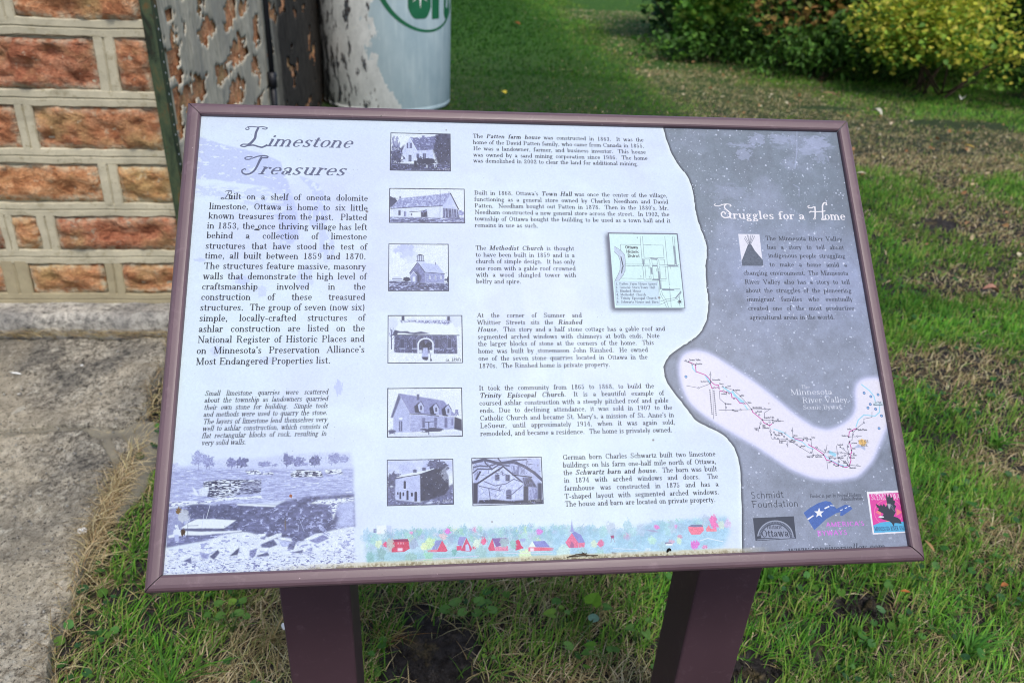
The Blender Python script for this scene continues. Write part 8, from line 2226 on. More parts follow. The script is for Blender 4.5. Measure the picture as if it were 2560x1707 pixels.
('P',(220,140,175),[(383,573.7),(398.1,573.3),(398.4,579.1),(382.9,578.7)],{'soft':.12,'n':.06,'nsx':1.2,'nsy':1.2}),
('P',(206,56,112),[(406.6,576.5),(407.3,567.8),(410.6,566.4),(412.5,568.9),(413.3,572.8),(416.7,576.4),(407,578.9)],{'soft':.12,'n':.06,'nsx':1.2,'nsy':1.2}),
('P',(160,176,226),[(412.6,565.5),(419.7,565.5),(418.6,569.1),(413,568.9)],{'soft':.2}),
('P',(224,110,140),[(422.3,575.6),(431,575.9),(452.8,577.2),(451.6,580.5),(430.3,580.2),(422.1,580.4)],{'soft':.12,'n':.06,'nsx':1.2,'nsy':1.2}),
('P',(132,140,212),[(427.7,569),(442,569),(448.3,576.5),(431,575.9)],{'soft':.12,'n':.05}),
('P',(222,242,238),[(422.3,575.6),(427.2,568.9),(431,575.9)],{'soft':.12}),
('P',(235,225,240),[(424.1,576.6),(428.9,576.8),(428.7,580.7),(424,580.5)],{}),
('B',(230,80,130),254.4,566.4,2.8,3.4,{'rough':.5,'alpha':.9,'n':.08,'nsx':1.5,'nsy':1.5}),
('B',(220,120,220),326.9,554.3,3.8,3.4,{'rough':.5,'alpha':.9,'n':.08,'nsx':1.5,'nsy':1.5}),
('B',(235,100,150),369.4,567,3.5,4.1,{'rough':.5,'alpha':.9,'n':.08,'nsx':1.5,'nsy':1.5}),
('B',(220,130,225),436.4,558,3.9,3.6,{'rough':.5,'alpha':.9,'n':.08,'nsx':1.5,'nsy':1.5}),
('B',(230,160,215),284.7,554.4,2.2,1.8,{'rough':.5,'alpha':.9,'n':.08,'nsx':1.5,'nsy':1.5}),
('B',(200,230,180),306.4,567.1,5.9,7.2,{'rough':.5,'alpha':.9,'n':.08,'nsx':1.5,'nsy':1.5}),
('B',(222,240,190),299.4,570.3,3.9,4.8,{'rough':.5,'alpha':.9,'n':.08,'nsx':1.5,'nsy':1.5}),
('B',(210,232,200),247,565.6,3.9,4.3,{'rough':.5,'alpha':.9,'n':.08,'nsx':1.5,'nsy':1.5}),
('B',(190,190,190),260.2,566.5,4.9,7.2,{'rough':.5,'alpha':.9,'n':.08,'nsx':1.5,'nsy':1.5}),
('B',(160,180,215),287.6,566.5,6,7.2,{'rough':.5,'alpha':.9,'n':.08,'nsx':1.5,'nsy':1.5}),
('B',(222,200,210),321.9,559.5,4.5,3.9,{'rough':.5,'alpha':.9,'n':.08,'nsx':1.5,'nsy':1.5}),
('B',(140,182,188),250.6,576.6,5.4,7.6,{'rough':.5,'alpha':.9,'n':.08,'nsx':1.5,'nsy':1.5}),
('B',(150,192,192),283.7,582.6,6.4,7.1,{'rough':.5,'alpha':.9,'n':.08,'nsx':1.5,'nsy':1.5}),
('B',(150,210,190),304.3,582.4,5.9,7.6,{'rough':.5,'alpha':.9,'n':.08,'nsx':1.5,'nsy':1.5}),
('B',(158,200,206),365.8,579.9,7,8.6,{'rough':.5,'alpha':.9,'n':.08,'nsx':1.5,'nsy':1.5}),
('B',(152,190,200),387.7,585.5,6,7.2,{'rough':.5,'alpha':.9,'n':.08,'nsx':1.5,'nsy':1.5}),
('B',(215,240,195),416.9,584.1,7.6,6.3,{'rough':.5,'alpha':.9,'n':.08,'nsx':1.5,'nsy':1.5}),
('B',(140,190,195),237.9,580.9,4.9,6.6,{'rough':.5,'alpha':.9,'n':.08,'nsx':1.5,'nsy':1.5}),
('B',(120,180,180),334.5,577.8,3,4.3,{'rough':.5,'alpha':.9,'n':.08,'nsx':1.5,'nsy':1.5}),
('B',(160,190,200),393.8,569.2,5.6,5.9,{'rough':.5,'alpha':.9,'n':.08,'nsx':1.5,'nsy':1.5}),
('B',(140,190,190),404.2,571.5,4.6,5.3,{'rough':.5,'alpha':.9,'n':.08,'nsx':1.5,'nsy':1.5}),
('B',(225,100,130),358,573.4,2.5,1.8,{'rough':.5,'alpha':.9,'n':.08,'nsx':1.5,'nsy':1.5}),
('B',(190,225,225),456.9,578.2,4,5.4,{'rough':.5,'alpha':.9,'n':.08,'nsx':1.5,'nsy':1.5}),
('B',(215,235,220),361.1,568.1,5,5.8,{'rough':.5,'alpha':.9,'n':.08,'nsx':1.5,'nsy':1.5}),
('B',(220,180,200),454.8,559.5,3.6,2.4,{'rough':.5,'alpha':.9,'n':.08,'nsx':1.5,'nsy':1.5}),
('L',(110,110,130),[(366.6,586.6),(366.5,590.9)],.4,1),
('L',(110,110,130),[(304.3,584.3),(304.2,588.6)],.4,1),
('L',(110,110,130),[(284.7,583.6),(284.7,587.9)],.4,1),
('L',(110,110,130),[(251.3,582.4),(251.4,586.6)],.4,1),
('L',(110,110,130),[(334.8,585.4),(334.8,589.7)],.4,1),
('L',(110,110,130),[(388.6,587.4),(388.5,591.7)],.4,1),
('L',(225,200,235),[(288.6,585.2),(314.1,584.7),(338.8,584.2),(363.7,583.2)],.6,.8),
('L',(225,205,235),[(310.1,589.3),(333.8,589.2)],.6,.8),
('L',(225,215,238),[(393.8,581.4),(459.8,584)],.6,.8),
('P',(160,206,236),[(451.6,556.5),(472.3,556.2),(523.8,561.9),(536.8,569.3),(544.1,569.5),(555.8,556),(587.8,552.5),(630.8,550.3),(668.8,548.5),(671,566.8),(660.4,583.5),(615.9,590.9),(552.8,591.5),(490.7,592.2),(449.9,590.7)],{'soft':2.4,'alpha':.85,'n':.08,'nsx':7,'nsy':4}),
('B',(160,200,232),454.5,558.7,6.2,5.9,{'rough':.5,'alpha':.6,'n':.08,'nsx':1.5,'nsy':1.5}),
('B',(150,196,218),464.5,556.4,6.2,5.6,{'rough':.5,'alpha':.6,'n':.08,'nsx':1.5,'nsy':1.5}),
('B',(170,216,224),471.9,558.5,6.2,8.1,{'rough':.5,'alpha':.6,'n':.08,'nsx':1.5,'nsy':1.5}),
('B',(178,196,226),476.4,561.8,6.2,6.9,{'rough':.5,'alpha':.6,'n':.08,'nsx':1.5,'nsy':1.5}),
('B',(160,190,220),487.1,558,6.2,6.4,{'rough':.5,'alpha':.6,'n':.08,'nsx':1.5,'nsy':1.5}),
('B',(160,200,232),494.5,558.8,6.2,6.6,{'rough':.5,'alpha':.6,'n':.08,'nsx':1.5,'nsy':1.5}),
('B',(150,196,218),501.6,558.8,6.2,7.4,{'rough':.5,'alpha':.6,'n':.08,'nsx':1.5,'nsy':1.5}),
('B',(170,216,224),513.5,560.8,6.2,7,{'rough':.5,'alpha':.6,'n':.08,'nsx':1.5,'nsy':1.5}),
('B',(178,196,226),522.9,557.8,6.2,8,{'rough':.5,'alpha':.6,'n':.08,'nsx':1.5,'nsy':1.5}),
('B',(160,190,220),528.1,562.2,6.2,5.9,{'rough':.5,'alpha':.6,'n':.08,'nsx':1.5,'nsy':1.5}),
('B',(160,200,232),535.1,561.4,6.2,4.7,{'rough':.5,'alpha':.6,'n':.08,'nsx':1.5,'nsy':1.5}),
('B',(150,196,218),544.4,555.6,6.3,8.2,{'rough':.5,'alpha':.6,'n':.08,'nsx':1.5,'nsy':1.5}),
('B',(170,216,224),549.9,562.2,6.3,5.4,{'rough':.5,'alpha':.6,'n':.08,'nsx':1.5,'nsy':1.5}),
('B',(178,196,226),559.6,560.9,6.3,8.4,{'rough':.5,'alpha':.6,'n':.08,'nsx':1.5,'nsy':1.5}),
('B',(160,190,220),570.2,560.7,6.3,6.1,{'rough':.5,'alpha':.6,'n':.08,'nsx':1.5,'nsy':1.5}),
('B',(160,200,232),576.9,556.7,6.4,8.2,{'rough':.5,'alpha':.6,'n':.08,'nsx':1.5,'nsy':1.5}),
('B',(150,196,218),584.6,556.4,6.4,7.6,{'rough':.5,'alpha':.6,'n':.08,'nsx':1.5,'nsy':1.5}),
('B',(170,216,224),594.4,560.4,6.4,7.3,{'rough':.5,'alpha':.6,'n':.08,'nsx':1.5,'nsy':1.5}),
('B',(178,196,226),600.4,557.8,6.4,7.6,{'rough':.5,'alpha':.6,'n':.08,'nsx':1.5,'nsy':1.5}),
('B',(160,190,220),609.7,559.4,6.4,6.2,{'rough':.5,'alpha':.6,'n':.08,'nsx':1.5,'nsy':1.5}),
('B',(160,200,232),617.7,554.9,6.4,5.7,{'rough':.5,'alpha':.6,'n':.08,'nsx':1.5,'nsy':1.5}),
('B',(150,196,218),628.2,557.8,6.4,8,{'rough':.5,'alpha':.6,'n':.08,'nsx':1.5,'nsy':1.5}),
('B',(170,216,224),634.9,557.6,6.4,8.4,{'rough':.5,'alpha':.6,'n':.08,'nsx':1.5,'nsy':1.5}),
('B',(178,196,226),643.3,551.6,6.4,7.1,{'rough':.5,'alpha':.6,'n':.08,'nsx':1.5,'nsy':1.5}),
('B',(160,190,220),651.2,556,6.5,8.6,{'rough':.5,'alpha':.6,'n':.08,'nsx':1.5,'nsy':1.5}),
('B',(160,200,232),661.8,557.9,6.5,4.6,{'rough':.5,'alpha':.6,'n':.08,'nsx':1.5,'nsy':1.5}),
('P',(224,116,160),[(466.7,571.8),(475.3,561.2),(482.6,572.3),(481.8,578.2),(471,578.3)],{'soft':.12,'n':.06,'nsx':1.2,'nsy':1.2}),
('P',(132,140,210),[(475.3,561.2),(478.5,559.4),(486.3,563.6),(490.4,572.6),(482.6,572.8)],{'soft':.12,'n':.05}),
('P',(220,120,160),[(482.6,572.8),(490.4,572.6),(489.5,578),(482.3,578.2)],{'soft':.12,'n':.06,'nsx':1.2,'nsy':1.2}),
('P',(150,160,220),[(473.4,559.7),(474.6,555.3),(476.3,544.4),(476.7,554.4),(478.5,559.9)],{'soft':.12}),
('P',(130,90,150),[(472.4,574.9),(474.5,570.6),(476.9,574.1),(476.6,578),(472.5,578.1)],{'soft':.12,'alpha':.6}),
('P',(238,128,158),[(619.2,558.5),(637.6,557.1),(638.5,563.7),(633.2,568.1),(622.5,568),(619.3,563.1)],{'soft':.12,'n':.06,'nsx':1.2,'nsy':1.2}),
('P',(120,130,170),[(619.3,558.2),(623.8,556.2),(635.6,556.3),(638.5,558.9),(629.9,559.4)],{'soft':.12,'n':.05}),
('P',(236,140,160),[(641.4,561.8),(645.1,557.4),(647.8,562),(654.5,560.2),(654.5,565.2),(641.6,565)],{'soft':.12,'n':.06,'nsx':1.2,'nsy':1.2}),
('B',(236,120,190),651.9,554.5,5.4,9.6,{'rough':.5,'alpha':.95,'n':.08,'nsx':1.5,'nsy':1.5}),
('B',(215,232,215),661.3,557.3,4.8,6.1,{'rough':.5,'alpha':.75,'n':.08,'nsx':1.5,'nsy':1.5}),
('B',(222,190,232),669,556.1,4.3,6.1,{'rough':.5,'alpha':.75,'n':.08,'nsx':1.5,'nsy':1.5}),
('B',(222,120,215),625.5,580.2,5.1,5.8,{'rough':.5,'alpha':.95,'n':.08,'nsx':1.5,'nsy':1.5}),
('B',(225,140,190),637.5,582.7,3.4,2,{'rough':.5,'alpha':.9,'n':.08,'nsx':1.5,'nsy':1.5}),
('B',(230,130,210),579.9,557.7,3.7,3,{'rough':.5,'alpha':.9,'n':.08,'nsx':1.5,'nsy':1.5}),
('B',(225,150,215),603.8,557.7,1.9,2,{'rough':.5,'alpha':.75,'n':.08,'nsx':1.5,'nsy':1.5}),
('B',(222,110,160),509.4,574.2,4.1,4.1,{'rough':.5,'alpha':.9,'n':.08,'nsx':1.5,'nsy':1.5}),
('B',(215,232,200),501.1,574.5,4.1,4.4,{'rough':.5,'alpha':.75,'n':.08,'nsx':1.5,'nsy':1.5}),
('B',(196,228,226),463.6,582.4,9.2,8.3,{'rough':.5,'alpha':.9,'n':.08,'nsx':1.5,'nsy':1.5}),
('B',(158,196,206),487,585.2,7.7,7.8,{'rough':.5,'alpha':.75,'n':.08,'nsx':1.5,'nsy':1.5}),
('B',(160,208,210),507.6,586,5.2,6.3,{'rough':.5,'alpha':.75,'n':.08,'nsx':1.5,'nsy':1.5}),
('B',(205,225,238),565.8,586.1,4.2,4.9,{'rough':.5,'alpha':.75,'n':.08,'nsx':1.5,'nsy':1.5}),
('B',(190,236,215),572.2,572.5,5.2,4.9,{'rough':.5,'alpha':.75,'n':.08,'nsx':1.5,'nsy':1.5}),
('B',(205,236,200),605.9,574.6,3.2,4,{'rough':.5,'alpha':.75,'n':.08,'nsx':1.5,'nsy':1.5}),
('B',(215,150,180),607.5,569.7,3.2,2.2,{'rough':.5,'alpha':.75,'n':.08,'nsx':1.5,'nsy':1.5}),
('B',(170,206,220),585.2,580.8,6.3,6.9,{'rough':.5,'alpha':.75,'n':.08,'nsx':1.5,'nsy':1.5}),
('B',(220,170,200),596.3,575.3,4.2,2.5,{'rough':.5,'alpha':.75,'n':.08,'nsx':1.5,'nsy':1.5}),
('P',(160,80,130),[(522,565.8),(526.2,565.4),(526.2,568.9),(522.8,569)],{'soft':.1}),
('L',(150,130,160),[(523.3,568.8),(521.9,573.7)],.5,1),
('L',(150,130,160),[(525.2,568.9),(527.1,573.9)],.5,1),
('P',(160,160,200),[(565.9,560.3),(576.4,561.1),(582.5,563.8),(573.1,563)],{'soft':.2}),
('P',(120,110,150),[(587.8,576),(596.2,576.1),(597.1,577.5),(588.7,577.2)],{'soft':.1}),
('P',(235,240,248),[(589.7,577.5),(597.6,577.8),(597.4,579.8),(589.5,579.5)],{}),
('P',(90,110,140),[(522.1,584.7),(528.3,585.7),(527.6,587.9),(523,587.5)],{'soft':.15}),
('P',(230,240,245),[(529.8,586.3),(535.5,586.8),(534.8,588.7),(530.1,588.5)],{'soft':.15}),
('L',(228,240,250),[(632.4,575.5),(642.3,572.9),(661.1,577.5)],1,.8),
('L',(215,228,245),[(521.9,588.4),(552.9,590.1)],.8,.8),
('L',(215,228,245),[(524.5,580.7),(553.5,582.7)],.8,.8),
]
def swash(ch, a, b, col):
    """decorative capital between its top-left point a and its foot b (mm)"""
    h = b[1] - a[1]
    def S(pts, w0, w1=None):
        q = np.array([(a[0] + x * h, b[1] - y * h) for x, y in pts])
        t = np.linspace(0, len(q) - 1, 8 * len(q))
        s = np.stack([np.interp(t, range(len(q)), q[:, k]) for k in (0, 1)], 1)
        for _ in range(5): s[1:-1] = (s[:-2] + s[1:-1] * 2 + s[2:]) / 4
        poly(col, ribbon(s, w0, w1), soft=.12)
    if ch == 'L':
        S([(0, .93), (-.04, .86), (.03, .82), (.12, .86), (.1, .92), (.03, .97), (.25, 1.0), (.45, .97), (.7, 1.0), (.92, .95), (.85, .87), (.68, .9)], 1.2, 1.4)
        S([(.52, .96), (.42, .7), (.4, .4), (.22, .15), (.1, .06)], 2.8, 3.6)
        S([(.1, .1), (-.12, .1), (-.22, .02), (-.05, -.03), (.1, .04), (.35, .07), (.55, .0), (.72, -.04), (.85, .03), (.95, .1)], 1.5, 2.6)
    elif ch == 'T':
        S([(.2, .85), (.28, .9), (.25, .95), (.08, .95), (-.08, .88), (-.05, .8), (.15, .8), (.3, .88), (.55, .98), (.8, 1.02), (1.0, .98), (.98, .9), (.75, .9)], 1.2, 2.0)
        S([(.72, .95), (.62, .75), (.52, .45), (.4, .2), (.2, .03), (0, .0), (-.15, .08), (-.18, .22), (-.05, .3), (.02, .25)], 3.2, 1.3)
    elif ch == 'B':
        S([(.15, .9), (.35, 1.0), (.7, 1.05), (.85, .98)], .7)
        S([(.6, 1.0), (.45, .6), (.2, .1), (-.05, -.02), (-.25, .1), (-.1, .2), (.2, .08), (.6, 0), (.8, .12), (.85, .35), (.7, .5), (.4, .52), (.75, .6), (.85, .8), (.75, .95), (.5, .95)], .9, .8)
    elif ch == 'S':
        S([(-.30, .99), (-.42, .93), (-.34, .84), (-.1, .84), (.25, .97), (.5, 1.0), (.72, .96), (.78, .86), (.66, .82)], 1.2, 1.4)
        S([(.45, .99), (.30, .86), (.30, .68), (.48, .50), (.66, .34), (.66, .14), (.48, .0), (.22, -.03), (.04, .08), (.0, .28), (.14, .42), (.30, .36), (.28, .22)], 1.9, 1.9)
    elif ch == 'H':
        S([(.1, .88), (-.03, .82), (.0, .72), (.2, .72), (.35, .8)], 1.2, 1.6)
        S([(.4, .82), (.38, .5), (.3, .1), (.2, .02), (.35, .05)], 2.2, 1.8)
        S([(1.1, .9), (1.15, 1.05), (1.0, 1.06), (.88, .9), (.82, .5), (.78, .1), (.68, .0), (.9, .02), (1.0, .05)], 2.0, 2.2)
        S([(.0, .42), (.1, .5), (.35, .48), (.8, .5), (1.0, .55)], 1.5)

X = (np.arange(IW) / RES)[None]; Y = (np.arange(IH) / RES)[:, None]
def lerp(c0, c1, m): return c0 + (np.asarray(c1, np.float32) / 255 - c0) * m[..., None]

def render_art():
    global art
    art[:] = np.array((212, 229, 250), np.float32) / 255
    a = fbm(IW, IH, 150 * RES, 110 * RES, 3)
    art[:] = lerp(art, (203, 213, 250), np.clip((a - .42) * 2.4, 0, 1) * .75)
    a = fbm(IW, IH, 90 * RES, 60 * RES, 5)
    art[:] = lerp(art, (224, 244, 250), np.clip((a - .5) * 3, 0, 1) * .7)
    # paler towards the left edge of the sheet where the print has faded
    art[:] = lerp(art, (222, 243, 250), np.clip(1 - X / 60, 0, 1) * np.ones_like(Y) * .6)
    clip = None
    for op in ART:
        k = op[0]
        if k == 'CL':
            if op[1] is None:
                x0, y0, x1, y1 = clip[0]
                m = clip[1][..., None]
                art[y0:y1, x0:x1] = clip[2] * (1 - m) + art[y0:y1, x0:x1] * m
                full = clip[3]
                r = art[y0:y1, x0:x1].copy(); art[:] = full; art[y0:y1, x0:x1] = r
            else:
                b = box_of(op[1], 2)
                m = blur(fill_cover(np.asarray(op[1]) * RES - [b[0], b[1]], b[2] - b[0], b[3] - b[1]), .3)
                clip = (b, m, art[b[1]:b[3], b[0]:b[2]].copy(), art.copy())
        elif k == 'T': text_line(*op[1:])
        elif k == 'P':
            kw = dict(op[3]); poly(op[1], op[2], **{('namp' if q == 'n' else q): v for q, v in kw.items()})
        elif k == 'B':
            blob(op[1], *op[2:6], **{('namp' if q == 'n' else q): v for q, v in op[6].items()})
        elif k == 'L': line(*op[1:])
        elif k == 'O': disc(op[1], op[2], op[3], op[4], op[5])
        elif k == 'SW': swash(op[3], op[1], op[2], op[4])
        elif k == 'SPR':
            rg = np.random.default_rng(44); tp = np.array(op[1]); x0, x1 = tp[0, 0], tp[-1, 0]
            pal = [(150, 196, 224), (136, 188, 206), (168, 216, 214), (170, 184, 224), (190, 226, 236), (150, 206, 190), (200, 214, 236), (186, 226, 176), (226, 196, 206), (226, 236, 206), (214, 150, 196), (140, 170, 200)]
            for i in range(430):
                x = rg.uniform(x0 + 2, x1 - 2); ty = np.interp(x, tp[:, 0], tp[:, 1]); y = ty + abs(rg.normal(0, 1)) * 8 + rg.uniform(-2, 3)
                r = rg.uniform(1.2, 5.5) * (.8 if y > ty + 12 else 1)
                blob(pal[int(min(11, rg.exponential(3.4)))], x, min(y, op[2]), r * .8, r, rough=.8, alpha=float(rg.uniform(.35, .85)), namp=.1, nsx=.8, nsy=.8)
        elif k == 'SHADOW':
            b = box_of(op[1], 40)
            m = fill_cover((np.asarray(op[1]) + [-2.5, 2.5]) * RES - [b[0], b[1]], b[2] - b[0], b[3] - b[1])
            lay(np.clip(blur(m, 2.6 * RES) * 1.25, 0, 1), b, (84, 94, 118), alpha=.95)
        elif k == 'GREY':
            pts = [(x + math.sin(i * 5.1) * .6, y) for i, (x, y) in enumerate(op[1])]
            q = np.array(pts); t = np.linspace(0, len(q) - 1, len(q) * 6)
            s = np.stack([np.interp(t, range(len(q)), q[:, j]) for j in (0, 1)], 1)
            for _ in range(6): s[1:-1] = (s[:-2] + s[1:-1] * 2 + s[2:]) / 4
            s += (np.random.default_rng(8).random(s.shape) - .5) * .9
            ring = [tuple(v) for v in s] + [(920, 640), (920, -20)]
            b = (0, 0, IW, IH)
            m = fill_cover(np.asarray(ring) * RES, IW, IH)
            # worn pale halo and dark shadow line along the torn edge
            halo = blur(m, 3.2 * RES)
            art[:] = lerp(art, (236, 248, 252), np.clip(halo * 1.6, 0, 1) * (1 - m))
            dark = blur(1 - m, 2.4 * RES)
            n1 = fbm(IW, IH, 60 * RES, 60 * RES, 31, 5); n2 = fbm(IW, IH, 9 * RES, 9 * RES, 33, 4); n3 = fbm(IW, IH, 1.2 * RES, 1.2 * RES, 37, 2)
            g = np.array((132, 142, 164), np.float32) / 255 * np.ones((IH, IW, 1), np.float32)
            ty = np.clip((Y - 150) / 180, 0, 1) * np.ones_like(X)
            g = lerp(g, (110, 124, 140), np.clip(1 - ty, 0, 1) * .75)
            g = lerp(g, (160, 172, 216), np.clip(1 - abs(Y - 235) / 110, 0, 1) * np.clip((X - 640) / 90, 0, 1) * .55)
            g = lerp(g, (104, 113, 130), np.clip((n1 - .5) * 3.2, 0, 1) * .6)
            g = lerp(g, (152, 162, 192), np.clip((.48 - n1) * 3.2, 0, 1) * .6)
            g *= (1.06 + (n2 - .5) * .16 + (n3 - .5) * .10)[..., None]
            g = lerp(g, (52, 60, 76), np.clip(dark * 2.8 - .10, 0, 1) * .85)
            art[:] = art * (1 - m[..., None]) + g * m[..., None]
            grey_mask = m
            rg = np.random.default_rng(21)
            for _ in range(4200):
                x, y = rg.uniform(590, 905), rg.uniform(8, 596)
                ix, iy = int(x * RES), int(y * RES)
                if m[iy, ix] < .9: continue
                dens = .35 + .5 * (n1[iy, ix] < .5) + .4 * (60 < y < 330)
                if rg.random() > dens: continue
                r = .25 + rg.exponential(.30)
                disc((214, 224, 250), x, y, min(r, 1.5), float(rg.uniform(.35, .95)), soft=.12)
        elif k == 'GLOW':
            m = fill_cover(np.asarray(op[1]) * RES, IW, IH)
            mm_ = np.clip(blur(m, 5.0 * RES) * 1.45 - .2, 0, 1)
            art[:] = lerp(art, (206, 212, 252), np.clip(mm_ * 1.5, 0, 1))
            art[:] = lerp(art, (228, 228, 246), np.clip(mm_ * 1.9 - .8, 0, 1))
    # grain of the weathered laminate, specks, grime along the lower edge
    n = lattice_noise(IW, IH, 1.6, 1.6, 71); n2 = lattice_noise(IW, IH, 5, 5, 72)
    art[:] *= (1 + (n - .5) * .05 + (n2 - .5) * .035)[..., None]
    rg = np.random.default_rng(5)
    for _ in range(900):
        disc((88, 92, 120), rg.uniform(10, 620), rg.uniform(10, 590), float(.12 + rg.exponential(.1)), float(rg.uniform(.25, .7)), soft=.1)
    for x, y, r in ((333, 22, .9), (296, 24, .5), (610, 264, 1.5), (585, 452, 1.3), (690, 372, .5), (742, 408, .7), (858, 232, .8), (438, 480, .7), (228, 145, 1.6), (380, 545, .9)):
        disc((96, 84, 84), x, y, r, .75, soft=.2)
    edge = 591.3 - 2.0
    d = np.clip(1 - (edge - Y) / 5.0, 0, 1) * np.ones_like(X)
    n = fbm(IW, IH, 12 * RES, 2 * RES, 91, 4); n3 = fbm(IW, IH, 2.0 * RES, 3.0 * RES, 95, 3); side = np.clip((X - 120) / 120, 0, 1) * np.clip((720 - X) / 60, 0, 1)
    art[:] = lerp(art, (214, 208, 178), np.clip(d * 2.2 * (.4 + n), 0, 1) * side * .8)
    art[:] = lerp(art, (110, 98, 66), np.clip(d * d * 2.4 * n * (n3 * 2.2 - .7), 0, 1) * side * .7)
    art[:] = np.clip(art, 0, 1)
# ================================================================= the interpretive sign
sign = tag(empty('interpretive_sign'), 'low slanted information sign in a mauve-brown metal frame on two square posts', 'sign')
TILT = R(45.04); CZ = 1.02
def PN(u, v, n): return (u, v * math.cos(TILT) - n * math.sin(TILT), CZ + v * math.sin(TILT) + n * math.cos(TILT))
HW, HH = .4445, .29066
# printed sheet
render_art()
img = bpy.data.images.new('printed_sheet', IW, IH, alpha=False, float_buffer=False)
buf = np.ones((IH, IW, 4), np.float32); buf[..., :3] = art[::-1]
img.pixels.foreach_set(buf.ravel()); img.update(); img.pack(); del buf
mt, nt, b = new_mat('printed_laminate', .38, .28)
ti = N(nt, 'ShaderNodeTexImage'); ti.image = img; ti.extension = 'EXTEND'
gm = N(nt, 'ShaderNodeGamma'); gm.inputs[1].default_value = 1.0; nt.links.new(ti.outputs[0], gm.inputs[0])
lv = mix(nt, 1.0, gm.outputs[0], (.655, .648, .63), 'MULTIPLY'); nt.links.new(lv, b.inputs['Base Color'])
co = objco(nt); mr = N(nt, 'ShaderNodeMapRange'); mr.inputs[3].default_value = .26; mr.inputs[4].default_value = .62; nt.links.new(noise(nt, mapping(nt, co, (1, .5, .5)), 9, 7, .7, 1.0), mr.inputs[0]); nt.links.new(mr.outputs[0], b.inputs['Roughness'])
M_print = mt
w, h = PW / 2000, PH / 2000
o = mesh_obj('printed_panel', [PN(-w, -h, 0), PN(w, -h, 0), PN(w, h, 0), PN(-w, h, 0), PN(-w, -h, -.004), PN(w, -h, -.004), PN(w, h, -.004), PN(-w, h, -.004)],
             [(0, 1, 2, 3), (7, 6, 5, 4), (0, 4, 5, 1), (1, 5, 6, 2), (2, 6, 7, 3), (3, 7, 4, 0)], M_print, sign,
             uvs=[(0, 0), (1, 0), (1, 1), (0, 1)] * 2)
# mitred rails
prof = [(-.0004, -.0035), (0, .0034), (.0008, .0052), (.0026, .0064), (.0060, .0070), (.0105, .0070), (.0138, .0062), (.0164, .0042), (.0180, .0012), (.0186, -.0030), (.0186, -.030), (.0020, -.030), (.0020, -.0035)]
def rail(side, label=None):
    vs = []; gap = .0005 if side in 'tl' else .0008
    for end in (-1, 1):
        for o_, n_ in prof:
            X_, Y_ = HW + o_, HH + o_
            if side == 't': vs.append(PN(end * (X_ - gap), Y_, n_))
            elif side == 'b': vs.append(PN(-end * (X_ - gap), -Y_, n_))
            elif side == 'l': vs.append(PN(-X_, end * (Y_ - gap), n_))
            else: vs.append(PN(X_, -end * (Y_ - gap), n_))
    m_ = len(prof); fs = [(i, m_ + i, m_ + (i + 1) % m_, (i + 1) % m_)[::-1] for i in range(m_)] + [tuple(range(m_))[::-1], tuple(m_ + i for i in range(m_))]
    o = mesh_obj('frame_rail', vs, fs, M_frame, sign, smooth=True)
    bm = bmesh.new(); bm.from_mesh(o.data); bmesh.ops.recalc_face_normals(bm, faces=bm.faces[:]); bm.to_mesh(o.data); bm.free()
    es = o.modifiers.new('crisp', 'EDGE_SPLIT'); es.split_angle = R(13)
    if label: o['label'] = label
    return o
rail('t'); rail('b', 'lower rail, grimy along its inner edge'); rail('l'); rail('r')
mesh_obj('backing_plate', [PN(a * (HW + .001), b_ * (HH + .001), n_) for n_ in (-.0046, -.024) for a, b_ in ((-1, -1), (1, -1), (1, 1), (-1, 1))],
         [(0, 1, 2, 3), (7, 6, 5, 4), (0, 4, 5, 1), (1, 5, 6, 2), (2, 6, 7, 3), (3, 7, 4, 0)], M_post, sign)
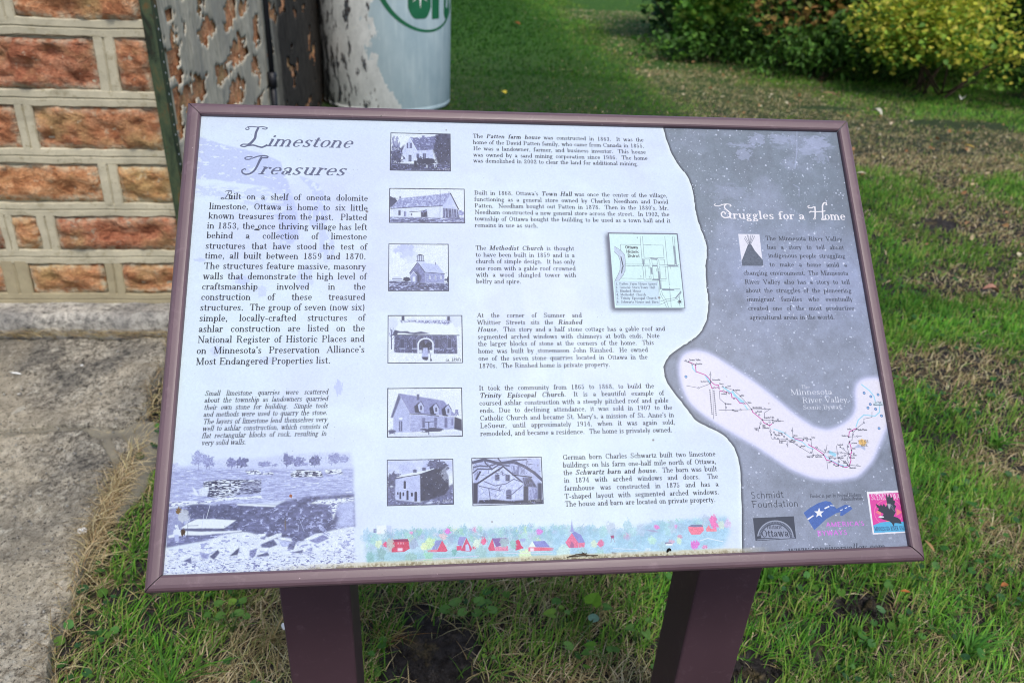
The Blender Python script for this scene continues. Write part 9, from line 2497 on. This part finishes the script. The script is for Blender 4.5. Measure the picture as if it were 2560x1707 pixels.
# posts, tops cut to the slope of the panel
for x0, x1 in ((-.375, -.269), (.285, .391)):
    bm = bmesh.new(); bmesh.ops.create_cube(bm, size=1)
    for v in bm.verts:
        v.co.x = x0 if v.co.x < 0 else x1; yb = 0.0 if v.co.y < 0 else .104; v.co.y = yb
        v.co.z = -.15 if v.co.z < 0 else CZ - .037 + yb
    bmesh.ops.bevel(bm, geom=bm.edges[:], offset=.004, segments=3, affect='EDGES', profile=.5)
    me = bpy.data.meshes.new('post'); bm.to_mesh(me); bm.free(); me.materials.append(M_post); link(bpy.data.objects.new('post', me), sign)
for x in (-.322, .338):
    mesh_obj('bracket', [PN(x + a, b_, n_) for n_ in (-.0245, -.032) for a, b_ in ((-.075, -.12), (.075, -.12), (.075, .18), (-.075, .18))],
             [(0, 1, 2, 3), (7, 6, 5, 4), (0, 4, 5, 1), (1, 5, 6, 2), (2, 6, 7, 3), (3, 7, 4, 0)], M_post, sign)
set_base(sign, (0, .05, 0))
# small things lying on the sign
def on_panel(mmx, mmy, n=.001): return PN((mmx - PW / 2) / 1000, (PH / 2 - mmy) / 1000, n)
t = tube('caterpillar', [on_panel(590 + 4.6 * (i / 8) + .0, 587.5 - 3.6 * math.sin(i / 8 * 2.7) ** 1, .0016) for i in range(9)], [.0008, .0013, .0014, .0014, .0014, .0014, .0014, .0013, .0007], M_dark, None, 7)
tag(t, 'small black curled caterpillar on the lower rail below the painted village', 'caterpillar')
tw = tag(empty('plant_debris'), 'little bundle of dark twiglets caught at the lower edge of the printed panel', 'twig')
for a, b_ in (((468, 588.5), (505, 588)), ((478, 586), (500, 588.5)), ((470, 588), (492, 585.4)), ((486, 584), (492, 588.6))): tube('twiglet', [on_panel(*a, .0012), on_panel((a[0] + b_[0]) / 2, (a[1] + b_[1]) / 2 - .8, .0022), on_panel(*b_, .0012)], .0005, M_bark, tw, 5)
set_base(tw, on_panel(486, 588, 0))
def insect(label, x, y, L):
    o = tube('dead_insect', [on_panel(x - L / 2, y, .0008), on_panel(x - L / 6, y - .3, .0014), on_panel(x + L / 6, y - .2, .0014), on_panel(x + L / 2, y + .5, .0006)], [.0002, .0007, .0008, .0002], M_bark, None, 6); return tag(o, label, 'insect')
insect('small brown dead insect stuck under the words in 1853', 90.0, 172.4, 7)
